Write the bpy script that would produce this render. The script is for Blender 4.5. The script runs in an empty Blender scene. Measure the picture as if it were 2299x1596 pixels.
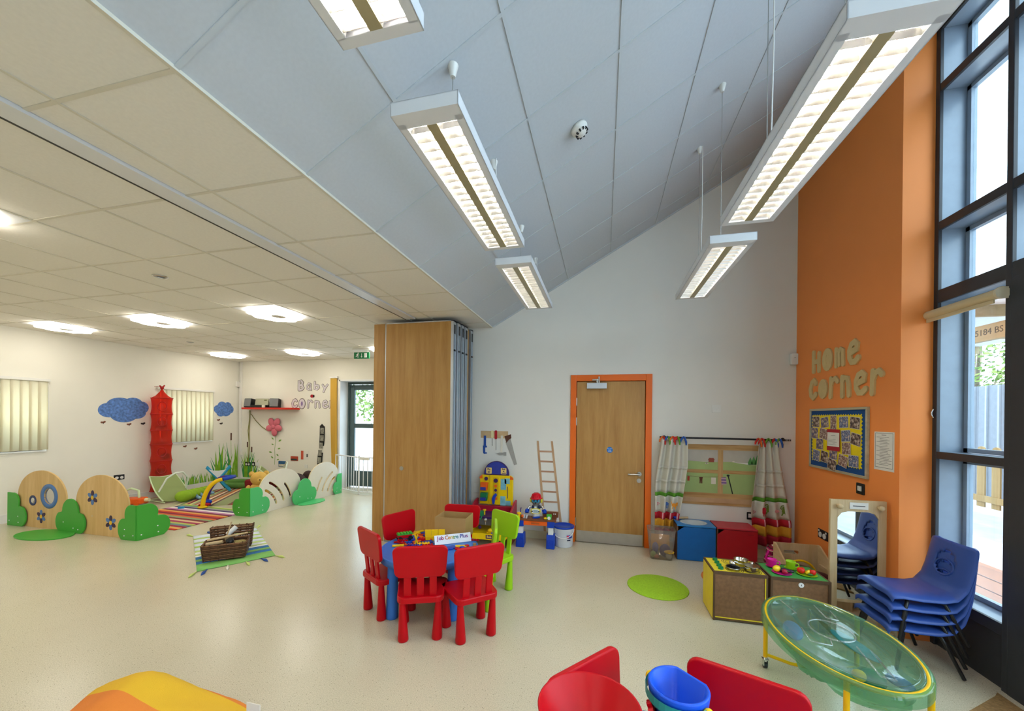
import bpy, bmesh, math, random
from mathutils import Matrix, Vector
S = bpy.context.scene
COL = S.collection
PI = math.pi
R = random.Random(7)

# ---------------------------------------------------------------- camera
cam = bpy.data.cameras.new('camera')
cam.sensor_fit = 'HORIZONTAL'; cam.sensor_width = 36.0
cam.lens = 850.31 / 2299 * 36.0
cam.shift_y = (936.19 - 798.0) / 2299
cam.clip_start = 0.05
co = bpy.data.objects.new('camera', cam); COL.objects.link(co)
co.location = (0, 0, 1.58)
co.matrix_world = Matrix.Translation((0, 0, 1.58)) @ Matrix.Rotation(0.2363, 4, 'Z') @ Matrix.Rotation(PI/2, 4, 'X') @ Matrix.Rotation(0.0114, 4, 'Z')
S.camera = co
# ---------------------------------------------------------------- view, world
vs = S.view_settings
vs.view_transform = 'Standard'; vs.look = 'None'; vs.gamma = 1.0; vs.use_curve_mapping = False
vs.exposure = 0.48
w = bpy.data.worlds.new('sky'); S.world = w; w.use_nodes = True
bg = w.node_tree.nodes['Background']
bg.inputs['Color'].default_value = (0.70, 0.85, 1.0, 1)
bg.inputs['Strength'].default_value = 5.0
TUBE, DISC = 52.0, 10.0
sun = bpy.data.lights.new('sun', 'SUN'); sun.angle = .03; sun.color = (1, .95, .88)
so = bpy.data.objects.new('sun', sun); COL.objects.link(so)
sun.energy = 3.0; so.rotation_euler = (0, -math.radians(38), math.radians(45))
def portal(name, loc, rot, sx, sy):
    l = bpy.data.lights.new(name, 'AREA'); l.shape = 'RECTANGLE'; l.size = sx; l.size_y = sy
    l.cycles.is_portal = True
    o = bpy.data.objects.new(name, l); COL.objects.link(o); o.location = loc; o.rotation_euler = rot
portal('portal', (2.52, -0.1, 2.4), (0, PI/2, 0), 4.1, 6.8)
portal('portal', (-4.9, 7.5, 1.2), (-PI/2, 0, 0), 1.5, 2.3)

cy = S.cycles
cy.max_bounces = 6; cy.diffuse_bounces = 3; cy.glossy_bounces = 3; cy.transmission_bounces = 4; cy.transparent_max_bounces = 10
cy.adaptive_threshold = .03; cy.caustics_reflective = False; cy.caustics_refractive = False
# ---------------------------------------------------------------- helpers
def lin(c):
    if isinstance(c, str):
        c = [int(c[i:i+2], 16) for i in (0, 2, 4)]
    return tuple((x/255/12.92 if x <= 10.3 else ((x/255+.055)/1.055)**2.4) for x in c) + (1.0,)
MATS = {}
def mat(name, c='ffffff', rough=.5, metal=0., var=.04, scale=12., bump=0., bscale=None, emit=0., spec=.5, coat=0., trans=0., alpha=1., sheen=0., ior=1.45):
    if name in MATS: return MATS[name]
    m = bpy.data.materials.new(name); m.use_nodes = True
    nt = m.node_tree; b = nt.nodes['Principled BSDF']; L = nt.links
    base = lin(c)
    b.inputs['Roughness'].default_value = rough; b.inputs['Metallic'].default_value = metal
    b.inputs['Specular IOR Level'].default_value = spec; b.inputs['IOR'].default_value = ior
    b.inputs['Coat Weight'].default_value = coat
    b.inputs['Transmission Weight'].default_value = trans; b.inputs['Alpha'].default_value = alpha
    b.inputs['Sheen Weight'].default_value = sheen
    tc = nt.nodes.new('ShaderNodeTexCoord'); n = nt.nodes.new('ShaderNodeTexNoise')
    n.inputs['Scale'].default_value = scale; n.inputs['Detail'].default_value = 2
    L.new(tc.outputs['Object'], n.inputs['Vector'])
    r = nt.nodes.new('ShaderNodeValToRGB')
    r.color_ramp.elements[0].position = .3; r.color_ramp.elements[1].position = .7
    r.color_ramp.elements[0].color = tuple(x*(1-var) for x in base[:3]) + (1,)
    r.color_ramp.elements[1].color = tuple(min(1, x*(1+var)) for x in base[:3]) + (1,)
    L.new(n.outputs['Fac'], r.inputs['Fac']); L.new(r.outputs['Color'], b.inputs['Base Color'])
    if bump:
        n2 = nt.nodes.new('ShaderNodeTexNoise'); n2.inputs['Scale'].default_value = bscale or scale*8
        L.new(tc.outputs['Object'], n2.inputs['Vector'])
        bp = nt.nodes.new('ShaderNodeBump'); bp.inputs['Strength'].default_value = bump; bp.inputs['Distance'].default_value = .004
        L.new(n2.outputs['Fac'], bp.inputs['Height']); L.new(bp.outputs['Normal'], b.inputs['Normal'])
    if emit:
        L.new(r.outputs['Color'], b.inputs['Emission Color']); b.inputs['Emission Strength'].default_value = emit
    MATS[name] = m; return m
def ramp_mat(name, stops, coord='Object', axis=0, scale=1., rough=.7, const=True, var=.0, bump=0.):
    """stripes along one object axis: stops = [(pos 0..1, hex)] over 'scale' metres, repeated"""
    if name in MATS: return MATS[name]
    m = bpy.data.materials.new(name); m.use_nodes = True; nt = m.node_tree; L = nt.links; b = nt.nodes['Principled BSDF']
    b.inputs['Roughness'].default_value = rough
    tc = nt.nodes.new('ShaderNodeTexCoord'); sx = nt.nodes.new('ShaderNodeSeparateXYZ'); L.new(tc.outputs[coord], sx.inputs[0])
    d = nt.nodes.new('ShaderNodeMath'); d.operation = 'DIVIDE'; d.inputs[1].default_value = scale; L.new(sx.outputs[axis], d.inputs[0])
    f = nt.nodes.new('ShaderNodeMath'); f.operation = 'FRACT'; L.new(d.outputs[0], f.inputs[0])
    r = nt.nodes.new('ShaderNodeValToRGB'); cr = r.color_ramp; cr.interpolation = 'CONSTANT' if const else 'LINEAR'
    cr.elements[0].position = stops[0][0]; cr.elements[0].color = lin(stops[0][1])
    cr.elements[1].position = stops[1][0]; cr.elements[1].color = lin(stops[1][1])
    for p, c in stops[2:]:
        e = cr.elements.new(p); e.color = lin(c)
    L.new(f.outputs[0], r.inputs[0]); L.new(r.outputs[0], b.inputs['Base Color'])
    if bump:
        n2 = nt.nodes.new('ShaderNodeTexNoise'); n2.inputs['Scale'].default_value = 300
        L.new(tc.outputs['Object'], n2.inputs['Vector'])
        bp = nt.nodes.new('ShaderNodeBump'); bp.inputs['Strength'].default_value = bump; bp.inputs['Distance'].default_value = .004
        L.new(n2.outputs['Fac'], bp.inputs['Height']); L.new(bp.outputs['Normal'], b.inputs['Normal'])
    MATS[name] = m; return m
def wood(name, c1, c2, axis=2, scale=1., rough=.45, fine=1.):
    if name in MATS: return MATS[name]
    m = bpy.data.materials.new(name); m.use_nodes = True; nt = m.node_tree; L = nt.links; b = nt.nodes['Principled BSDF']
    b.inputs['Roughness'].default_value = rough
    tc = nt.nodes.new('ShaderNodeTexCoord'); mp = nt.nodes.new('ShaderNodeMapping')
    sc = [9*scale]*3; sc[axis] = .7*scale; mp.inputs['Scale'].default_value = sc
    L.new(tc.outputs['Object'], mp.inputs['Vector'])
    n = nt.nodes.new('ShaderNodeTexNoise'); n.inputs['Scale'].default_value = 1.6; n.inputs['Detail'].default_value = 8; n.inputs['Distortion'].default_value = .6
    L.new(mp.outputs[0], n.inputs['Vector'])
    n2 = nt.nodes.new('ShaderNodeTexNoise'); n2.inputs['Scale'].default_value = 14*fine; n2.inputs['Detail'].default_value = 5
    L.new(mp.outputs[0], n2.inputs['Vector'])
    mx = nt.nodes.new('ShaderNodeMath'); mx.operation = 'MULTIPLY_ADD'; mx.inputs[1].default_value = .35
    L.new(n2.outputs['Fac'], mx.inputs[0]); L.new(n.outputs['Fac'], mx.inputs[2])
    r = nt.nodes.new('ShaderNodeValToRGB'); r.color_ramp.elements[0].position = .45; r.color_ramp.elements[1].position = .9
    r.color_ramp.elements[0].color = lin(c1); r.color_ramp.elements[1].color = lin(c2)
    L.new(mx.outputs[0], r.inputs[0]); L.new(r.outputs[0], b.inputs['Base Color'])
    MATS[name] = m; return m
def glass(name, c='ffffff', refl=.08, alpha=.0):
    """thin clear sheet: transparent with a little fresnel gloss, alpha = share of plain surface colour"""
    if name in MATS: return MATS[name]
    m = bpy.data.materials.new(name); m.use_nodes = True; nt = m.node_tree; L = nt.links
    nt.nodes.remove(nt.nodes['Principled BSDF']); out = nt.nodes['Material Output']
    t = nt.nodes.new('ShaderNodeBsdfTransparent'); t.inputs[0].default_value = lin(c)
    g = nt.nodes.new('ShaderNodeBsdfGlossy'); g.inputs['Roughness'].default_value = .04
    lw = nt.nodes.new('ShaderNodeLayerWeight'); pw_ = nt.nodes.new('ShaderNodeMath'); pw_.operation = 'POWER'; pw_.inputs[1].default_value = 4.
    L.new(lw.outputs['Facing'], pw_.inputs[0]); fr = nt.nodes.new('ShaderNodeMath'); fr.operation = 'MULTIPLY_ADD'; fr.inputs[1].default_value = .5; fr.inputs[2].default_value = refl*.4
    L.new(pw_.outputs[0], fr.inputs[0])
    mx = nt.nodes.new('ShaderNodeMixShader'); L.new(fr.outputs[0], mx.inputs[0]); L.new(t.outputs[0], mx.inputs[1]); L.new(g.outputs[0], mx.inputs[2])
    last = mx
    if alpha:
        d = nt.nodes.new('ShaderNodeBsdfDiffuse'); d.inputs[0].default_value = lin(c)
        tl = nt.nodes.new('ShaderNodeBsdfTranslucent'); tl.inputs[0].default_value = lin(c)
        m1 = nt.nodes.new('ShaderNodeMixShader'); L.new(d.outputs[0], m1.inputs[1]); L.new(tl.outputs[0], m1.inputs[2])
        m2 = nt.nodes.new('ShaderNodeMixShader'); m2.inputs[0].default_value = alpha
        L.new(mx.outputs[0], m2.inputs[1]); L.new(m1.outputs[0], m2.inputs[2]); last = m2
    L.new(last.outputs[0], out.inputs['Surface'])
    MATS[name] = m; return m
def cloth(name, c, tr=.5, var=.05, scale=4.):
    """fabric that lets some light through"""
    if name in MATS: return MATS[name]
    m = bpy.data.materials.new(name); m.use_nodes = True; nt = m.node_tree; L = nt.links
    b = nt.nodes['Principled BSDF']; out = nt.nodes['Material Output']; b.inputs['Roughness'].default_value = .9
    b.inputs['Base Color'].default_value = lin(c)
    tl = nt.nodes.new('ShaderNodeBsdfTranslucent'); tl.inputs[0].default_value = lin(c)
    mx = nt.nodes.new('ShaderNodeMixShader'); mx.inputs[0].default_value = tr
    L.new(b.outputs[0], mx.inputs[1]); L.new(tl.outputs[0], mx.inputs[2]); L.new(mx.outputs[0], out.inputs['Surface'])
    MATS[name] = m; return m

def frame(u, v, n, o):
    return Matrix(((u[0], v[0], n[0], o[0]), (u[1], v[1], n[1], o[1]), (u[2], v[2], n[2], o[2]), (0, 0, 0, 1)))
YB, YF, XO, XL, ZC = 4.896, 7.05, 2.109, -8.2, 2.78
def on_back(x, z, d=0): return frame((1,0,0), (0,0,1), (0,-1,0), (x, YB-d, z))
def on_far(x, z, d=0): return frame((1,0,0), (0,0,1), (0,-1,0), (x, YF-d, z))
def on_orange(y, z, d=0): return frame((0,-1,0), (0,0,1), (-1,0,0), (XO-d, y, z))
def on_left(y, z, d=0): return frame((0,1,0), (0,0,1), (1,0,0), (XL+d, y, z))
def at(x, y, z=0, a=0): return Matrix.Translation((x, y, z)) @ Matrix.Rotation(a, 4, 'Z')

class MB:
    def __init__(s): s.bm = bmesh.new()
    def _add(s, vs, fs, M=None, smooth=False):
        vv = [s.bm.verts.new(M @ Vector(v) if M else v) for v in vs]
        for f in fs:
            try:
                q = s.bm.faces.new([vv[i] for i in f]); q.smooth = smooth
            except ValueError: pass
        return s
    def box(s, c, d, M=None, taper=1.):
        x, y, z = c; a, b, h = d[0]/2, d[1]/2, d[2]/2
        v = [(x-a,y-b,z-h),(x+a,y-b,z-h),(x+a,y+b,z-h),(x-a,y+b,z-h)] + [(x+p*a*taper,y+q*b*taper,z+h) for p,q in ((-1,-1),(1,-1),(1,1),(-1,1))]
        return s._add(v, [(3,2,1,0),(4,5,6,7),(0,1,5,4),(1,2,6,5),(2,3,7,6),(3,0,4,7)], M)
    def b2(s, x0, x1, y0, y1, z0, z1, M=None):
        return s.box(((x0+x1)/2,(y0+y1)/2,(z0+z1)/2), (x1-x0,y1-y0,z1-z0), M)
    def cyl(s, p0, p1, r0, r1=None, n=16, M=None, caps=True):
        r1 = r0 if r1 is None else r1
        p0, p1 = Vector(p0), Vector(p1); d = (p1-p0).normalized()
        a = d.orthogonal().normalized(); b = d.cross(a)
        v = []
        for p, r in ((p0, r0), (p1, r1)):
            for i in range(n):
                t = 2*PI*i/n; v.append(p + a*(r*math.cos(t)) + b*(r*math.sin(t)))
        s._add(v, [(i,(i+1)%n,n+(i+1)%n,n+i) for i in range(n)], M, True)
        if caps: s._add(v, [tuple(range(n-1,-1,-1)), tuple(range(n,2*n))], M)
        return s
    def tube(s, pts, r, n=8, closed=False, M=None, flat=None):
        P = [Vector(p) for p in pts]; m = len(P); v = []
        up = None
        for i, p in enumerate(P):
            if closed: d = P[(i+1)%m]-P[i-1]
            else: d = P[min(i+1,m-1)]-P[max(i-1,0)]
            d = d.normalized()
            if up is None or True:
                if up is None: up = d.orthogonal().normalized()
                up = (up - d*up.dot(d))
                up = up.normalized() if up.length > 1e-6 else d.orthogonal().normalized()
            b = d.cross(up); rr = r[i] if isinstance(r, (list, tuple)) else r
            for k in range(n):
                t = 2*PI*k/n; v.append(p + up*(rr*math.cos(t)) + b*(rr*math.sin(t)))
        f = []
        for i in range(m if closed else m-1):
            j = (i+1) % m
            f += [(i*n+k, i*n+(k+1)%n, j*n+(k+1)%n, j*n+k) for k in range(n)]
        s._add(v, f, M, True)
        if not closed: s._add(v, [tuple(range(n-1,-1,-1)), tuple(range((m-1)*n, m*n))], M)
        return s
    def lathe(s, prof, n=24, M=None, a0=0, a1=2*PI):
        full = abs(a1-a0-2*PI) < 1e-6; k = n if full else n+1; v = []; m = len(prof)
        for i in range(k):
            t = a0+(a1-a0)*i/n
            for r, z in prof: v.append((r*math.cos(t), r*math.sin(t), z))
        f = []
        for i in range(n):
            j = (i+1) % k
            f += [(i*m+q, j*m+q, j*m+q+1, i*m+q+1) for q in range(m-1)]
        s._add(v, f, M, True); return s
    def prism(s, poly, z0, z1, M=None, hole=None):
        n = len(poly); v = [(x,y,z0) for x,y in poly] + [(x,y,z1) for x,y in poly]
        fs = [(i,(i+1)%n,n+(i+1)%n,n+i) for i in range(n)]
        if not hole: return s._add(v, fs + [tuple(range(n-1,-1,-1)), tuple(range(n,2*n))], M)
        h = len(hole); v += [(x,y,z0) for x,y in hole] + [(x,y,z1) for x,y in hole]
        o = 2*n; fs += [(o+(i+1)%h, o+i, o+h+i, o+h+(i+1)%h) for i in range(h)]
        s._add(v, fs, M)
        # caps with hole, by triangle fill
        for z in (z0, z1):
            es = []
            for ring in (poly, hole):
                vv = [s.bm.verts.new(M @ Vector((x,y,z)) if M else (x,y,z)) for x,y in ring]
                es += [s.bm.edges.new((vv[i], vv[(i+1)%len(vv)])) for i in range(len(vv))]
            bmesh.ops.triangle_fill(s.bm, use_beauty=True, use_dissolve=False, edges=es)
        return s
    def sph(s, c, r, nu=16, nv=10, M=None):
        r = (r,r,r) if isinstance(r, (int,float)) else r
        v = [(c[0],c[1],c[2]-r[2])]
        for j in range(1, nv):
            t = PI*j/nv-PI/2
            for i in range(nu):
                a = 2*PI*i/nu; v.append((c[0]+r[0]*math.cos(t)*math.cos(a), c[1]+r[1]*math.cos(t)*math.sin(a), c[2]+r[2]*math.sin(t)))
        v.append((c[0],c[1],c[2]+r[2])); f = [(0,1+(i+1)%nu,1+i) for i in range(nu)]
        for j in range(nv-2):
            f += [(1+j*nu+i, 1+j*nu+(i+1)%nu, 1+(j+1)*nu+(i+1)%nu, 1+(j+1)*nu+i) for i in range(nu)]
        e = len(v)-1; o = 1+(nv-2)*nu; f += [(e, o+i, o+(i+1)%nu) for i in range(nu)]
        return s._add(v, f, M, True)
    def quad(s, a, b, c, d, M=None): return s._add([a,b,c,d], [(0,1,2,3)], M)
    def grid(s, fn, nu, nv, M=None, closed=False):
        v = [fn(i/nu, j/nv) for j in range(nv+1) for i in range(nu+1)]
        k = nu+1
        return s._add(v, [(j*k+i, j*k+i+1, (j+1)*k+i+1, (j+1)*k+i) for j in range(nv) for i in range(nu)], M, True)
    def stroke(s, pts, wd, z0, z1, M=None, n=8):
        """flat round-ended ribbon along a 2D polyline"""
        P = [Vector(p) for p in pts]; Lf, Rt = [], []
        m = len(P)
        for i, p in enumerate(P):
            d = (P[min(i+1,m-1)]-P[max(i-1,0)]).normalized(); q = Vector((-d.y, d.x))*wd/2
            Lf.append(p+q); Rt.append(p-q)
        d = (P[-1]-P[-2]).normalized(); a = math.atan2(d.y, d.x)
        e = [P[-1]+Vector((math.cos(a+t), math.sin(a+t)))*wd/2 for t in [PI/2-PI*k/n for k in range(1,n)]]
        d = (P[0]-P[1]).normalized(); a = math.atan2(d.y, d.x)
        b = [P[0]+Vector((math.cos(a+t), math.sin(a+t)))*wd/2 for t in [PI/2-PI*k/n for k in range(1,n)]]
        # quads per segment + caps keep it robust for curls
        for i in range(m-1):
            s.k = getattr(s, 'k', 0)+1
            s.prism([tuple(Rt[i]), tuple(Rt[i+1]), tuple(Lf[i+1]), tuple(Lf[i])], z0, z1+s.k*3e-5, M)
        s.k += 1; z1 += s.k*3e-5
        s.prism([tuple(Lf[-1])]+[tuple(x) for x in e]+[tuple(Rt[-1])], z0, z1, M)
        z1 += 2e-5
        s.prism([tuple(Rt[0])]+[tuple(x) for x in b]+[tuple(Lf[0])], z0, z1, M)
        return s
    def build(s, name, m, parent=None, bevel=0, sub=0, solid=0, fix=True, seg=2):
        if fix: bmesh.ops.recalc_face_normals(s.bm, faces=s.bm.faces)
        me = bpy.data.meshes.new(name); s.bm.to_mesh(me); s.bm.free()
        me.materials.append(m if not isinstance(m, str) else MATS[m])
        o = bpy.data.objects.new(name, me); COL.objects.link(o)
        if parent is not None: o.parent = parent
        if solid:
            q = o.modifiers.new('solid', 'SOLIDIFY'); q.thickness = solid; q.offset = 0
        if bevel:
            q = o.modifiers.new('bevel', 'BEVEL'); q.width = bevel; q.segments = seg; q.limit_method = 'ANGLE'; q.angle_limit = .6
            q.harden_normals = False
        if sub:
            q = o.modifiers.new('sub', 'SUBSURF'); q.levels = sub; q.render_levels = sub
        return o
def tag(o, label=None, cat=None, group=None, kind=None):
    if label: o['label'] = label
    if cat: o['category'] = cat
    if group: o['group'] = group
    if kind: o['kind'] = kind
    return o
def thing(name, label, cat, M=None, group=None, kind=None):
    o = bpy.data.objects.new(name, None); COL.objects.link(o); o.empty_display_size = .05
    if M is not None: o.matrix_world = M
    return tag(o, label, cat, group, kind)
def struct(name, mb, m, parent=None, **k):
    o = mb.build(name, m, parent, **k)
    if parent is None: o['kind'] = 'structure'
    return o
def copy_tree(o, M=None, label=None, parent=None):
    c = o.copy(); COL.objects.link(c); c.parent = parent
    if M is not None: c.matrix_world = M
    if label: c['label'] = label
    for ch in list(o.children): copy_tree(ch, None, None, c)
    return c
def share(o, loc, parent=None, rot=None, scale=None):
    c = o.copy(); COL.objects.link(c); c.location = loc
    if parent is not None: c.parent = parent
    if rot is not None: c.rotation_euler = rot
    if scale is not None: c.scale = scale
    return c
def text(name, body, size, m, parent, loc, ext=.0006, align='CENTER', rot=None, sx=1., bold=0.):
    cu = bpy.data.curves.new(name, 'FONT'); cu.body = body; cu.size = size; cu.extrude = ext
    cu.align_x = align; cu.align_y = 'CENTER'; cu.resolution_u = 3; cu.offset = bold
    t = bpy.data.objects.new('tmp', cu); me = bpy.data.meshes.new_from_object(t)
    bpy.data.objects.remove(t); bpy.data.curves.remove(cu)
    me.materials.clear(); me.materials.append(m); me.name = name
    o = bpy.data.objects.new(name, me); COL.objects.link(o); o.parent = parent; o.location = loc
    o.scale = (sx, 1, 1)
    if rot: o.rotation_euler = rot
    return o
def rrect(w, h, r, n=5, cx=0, cy=0):
    p = []
    for sx, sy, a in ((1,1,0),(-1,1,90),(-1,-1,180),(1,-1,270)):
        for k in range(n+1):
            t = math.radians(a+90*k/n); p.append((cx+sx*(w/2-r)+r*math.cos(t), cy+sy*(h/2-r)+r*math.sin(t)))
    return p
def ell(rx, ry, n=24, cx=0, cy=0): return [(cx+rx*math.cos(2*PI*i/n), cy+ry*math.sin(2*PI*i/n)) for i in range(n)]
def arc(cx, cy, r, a0, a1, n=8, ry=None): return [(cx+r*math.cos(math.radians(a0+(a1-a0)*i/n)), cy+(ry or r)*math.sin(math.radians(a0+(a1-a0)*i/n))) for i in range(n+1)]
# ================================================================= setting
def floor_mat():
    m = bpy.data.materials.new('floor_vinyl'); m.use_nodes = True; nt = m.node_tree; L = nt.links; b = nt.nodes['Principled BSDF']
    b.inputs['Roughness'].default_value = .25; b.inputs['Specular IOR Level'].default_value = .5
    tc = nt.nodes.new('ShaderNodeTexCoord')
    n = nt.nodes.new('ShaderNodeTexNoise'); n.inputs['Scale'].default_value = 1.4; n.inputs['Detail'].default_value = 6; L.new(tc.outputs['Object'], n.inputs['Vector'])
    r = nt.nodes.new('ShaderNodeValToRGB'); r.color_ramp.elements[0].position = .3; r.color_ramp.elements[1].position = .7
    r.color_ramp.elements[0].color = lin('d0c4a8'); r.color_ramp.elements[1].color = lin('d7ccb0'); L.new(n.outputs['Fac'], r.inputs[0])
    n2 = nt.nodes.new('ShaderNodeTexNoise'); n2.inputs['Scale'].default_value = 190; n2.inputs['Detail'].default_value = 2; L.new(tc.outputs['Object'], n2.inputs['Vector'])
    r2 = nt.nodes.new('ShaderNodeValToRGB'); r2.color_ramp.elements[0].position = .42; r2.color_ramp.elements[1].position = .62
    r2.color_ramp.elements[0].color = (.86,.86,.86,1); r2.color_ramp.elements[1].color = (1.07,1.07,1.07,1); L.new(n2.outputs['Fac'], r2.inputs[0])
    mx = nt.nodes.new('ShaderNodeMix'); mx.data_type = 'RGBA'; mx.blend_type = 'MULTIPLY'; mx.inputs[0].default_value = 1
    L.new(r.outputs[0], mx.inputs[6]); L.new(r2.outputs[0], mx.inputs[7])
    v = nt.nodes.new('ShaderNodeTexVoronoi'); v.inputs['Scale'].default_value = 95; v.inputs['Randomness'].default_value = 1; L.new(tc.outputs['Object'], v.inputs['Vector'])
    lt = nt.nodes.new('ShaderNodeMath'); lt.operation = 'LESS_THAN'; lt.inputs[1].default_value = .17; L.new(v.outputs['Distance'], lt.inputs[0])
    sp = nt.nodes.new('ShaderNodeSeparateColor'); L.new(v.outputs['Color'], sp.inputs[0])
    gt = nt.nodes.new('ShaderNodeMath'); gt.operation = 'GREATER_THAN'; gt.inputs[1].default_value = .72; L.new(sp.outputs[0], gt.inputs[0])
    mu = nt.nodes.new('ShaderNodeMath'); mu.operation = 'MULTIPLY'; L.new(lt.outputs[0], mu.inputs[0]); L.new(gt.outputs[0], mu.inputs[1])
    m3 = nt.nodes.new('ShaderNodeMix'); m3.data_type = 'RGBA'; L.new(mu.outputs[0], m3.inputs[0]); L.new(mx.outputs[2], m3.inputs[6]); m3.inputs[7].default_value = lin('6f6450')
    L.new(m3.outputs[2], b.inputs['Base Color'])
    return m
mat('wall_white', 'eae5dc', .75, var=.012, scale=3)
mat('wall_cream', 'f0ebdd', .75, var=.012, scale=3)
mat('orange_paint', 'fb9448', .6, var=.015, scale=3)
mat('orange_gloss', 'ee6c12', .35, var=.01)
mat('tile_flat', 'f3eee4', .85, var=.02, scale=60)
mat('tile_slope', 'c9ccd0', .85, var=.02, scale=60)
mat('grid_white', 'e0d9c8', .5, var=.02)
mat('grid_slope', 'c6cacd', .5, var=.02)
mat('white_metal', 'e6e6e8', .35, var=.01)
mat('white_plastic', 'ece9e2', .35, var=.01)
mat('black', '17171a', .4, var=.1)
mat('alu', 'c9ced6', .3, .75, var=.03)
mat('steel', 'b9b6b0', .28, .9, var=.05)
mat('chrome', 'd8d8d8', .1, 1., var=.02)
mat('frame_grey', '8e9cab', .3, var=.04)
mat('frame_dark', '33353a', .45, var=.06)
mat('door_green', '4d5f60', .4, var=.04)
wood('beech', 'a8773a', 'c0914f', 2, 1., .4)
wood('beech_d', 'a8773a', 'c0914f', 1, 1., .4)
wood('beech_h', 'b98b50', 'd2a86c', 0, 1., .45)
wood('birch', 'd0a765', 'e2be80', 2, .8, .5)
wood('pale_wood', 'c6a778', 'dcc096', 2, 1., .5)
glass('pane', 'f4fafa')

mb = MB(); mb.b2(XL-.3, 2.5, -3.6, YF+.3, -.06, 0)
fl = struct('floor', mb, floor_mat())
# --- walls
def xz_prism(poly, y0, y1):
    mb = MB(); mb.prism(poly, -y1, -y0, frame((1,0,0), (0,0,1), (0,-1,0), (0,0,0))); return mb
zs = lambda x: 2.785 + .564*(x+1.474)
struct('wall_back', xz_prism([(-2.75,0),(-.407,0),(-.407,2.125),(.577,2.125),(.577,0),(XO+.3,0),(XO+.3,zs(XO+.3)+.02),(-1.47,2.80),(-2.75,2.80)], YB, YB+.12), MATS['wall_white'])
struct('wall_inner', MB().b2(-2.75, -2.63, YB+.12, YF, 0, 2.8), MATS['wall_cream'])
struct('wall_right', xz_prism([(XO,0),(2.46,0),(2.46,zs(2.46)),(XO,zs(XO))], 3.355, YB), MATS['orange_paint'])
struct('wall_window_head', xz_prism([(2.31,4.46),(2.47,4.46),(2.47,zs(2.47)),(2.31,zs(2.31))], -3.5, 3.354), MATS['wall_white'])
struct('wall_front', xz_prism([(XL,0),(2.6,0),(2.6,zs(2.6)),(-1.47,2.8),(XL,2.8)], -3.62, -3.5), MATS['wall_white'])
# left wall with two window openings
mb = MB()
YW = [(2.93, 3.927), (5.444, 6.43)]
ys = [-3.6, 2.93, 3.927, 5.444, 6.43, YF+.2]
for a, b in ((0,1),(2,3),(4,5)): mb.b2(XL-.25, XL, ys[a], ys[b], 0, 2.8)
for y0, y1 in YW: mb.b2(XL-.25, XL, y0, y1, 0, 1.0); mb.b2(XL-.25, XL, y0, y1, 2.06, 2.8)
struct('wall_left', mb, MATS['wall_cream'])
mb = MB(); mb.b2(XL, -5.53, YF, YF+.3, 0, 2.8).b2(-3.95, -2.63, YF, YF+.3, 0, 2.8).b2(-5.53, -3.95, YF, YF+.3, 2.34, 2.8)
struct('wall_far', mb, MATS['wall_cream'])
mat('reveal_white', 'f1f0ee', .5, var=.01)
# skirtings
mat('skirting', 'd9cfae', .4, var=.02)
struct('baseboard_back', MB().b2(-1.70, -.415, YB-.012, YB, 0, .10).b2(.585, XO, YB-.012, YB, 0, .10), MATS['skirting'])
struct('baseboard_left', MB().b2(XL, XL+.02, -3.5, YF, 0, .12), MATS['white_plastic'])
struct('baseboard_far', MB().b2(XL+.02, -5.56, YF-.02, YF, 0, .12), MATS['white_plastic'])
struct('baseboard_right', MB().b2(XO-.012, XO, 3.355, YB-.012, 0, .10), MATS['skirting'])
# --- ceilings: slab + bars + one object per tile
GY = [1.0088+.6*k for k in range(-7, 11)]
GX = [XL, -7.698, -7.098, -6.498, -5.898, -5.298, -4.698, -4.098, -3.498, -2.898, -2.37]
cl = struct('ceiling', MB().b2(XL, -1.466, -3.5, YF, 2.80, 2.88), MATS['tile_flat'])
mb = MB()
for x in GX[1:10] + [-2.072]: mb.b2(x-.008, x+.008, -3.5, YF, 2.778, 2.80)
for y in GY:
    if y < YF-.05: mb.b2(XL, -2.37, y-.008, y+.008, 2.7785, 2.80).b2(-2.25, -1.47, y-.008, y+.008, 2.7785, 2.80)
mb.b2(-1.478, -1.462, -3.5, YB, 2.777, 2.81)
mb.build('ceiling_grid', MATS['grid_white'], cl)
LIGHTS = [(-7.398, 3.709), (-5.598, 3.709), (-3.798, 3.709), (-7.398, 6.109), (-5.598, 6.109), (-3.798, 6.109), (-7.398, 1.309), (-5.598, 1.309), (-3.798, 1.309), (-7.398, -1.09), (-5.598, -1.09), (-3.798, -1.09)]
tiles = {}
def tile(parent, M, w, d, m):
    k = (round(w, 3), round(d, 3), m)
    if k not in tiles:
        o = MB().b2(-w/2, w/2, -d/2, d/2, 0, .012).build('ceiling_tile', MATS[m], parent); tiles[k] = o
    else:
        o = tiles[k].copy(); COL.objects.link(o); o.parent = parent
    o.matrix_world = M
cols = list(zip(GX[:-1], GX[1:])) + [(-2.25, -2.072), (-2.072, -1.47)]
rows = [(a, min(b, YF)) for a, b in zip(GY[5:-1], GY[6:])]
for a, b in rows:
    for x0, x1 in cols:
        if x0 > -2.5 and a > YB-.1: continue
        if any(x0 < lx < x1 and a < ly < b for lx, ly in LIGHTS): continue
        bb = min(b, YB) if x0 > -2.5 else b
        tile(cl, Matrix.Translation(((x0+x1)/2, (a+bb)/2, 2.7825)), x1-x0-.006, bb-a-.006, 'tile_flat')
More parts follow.
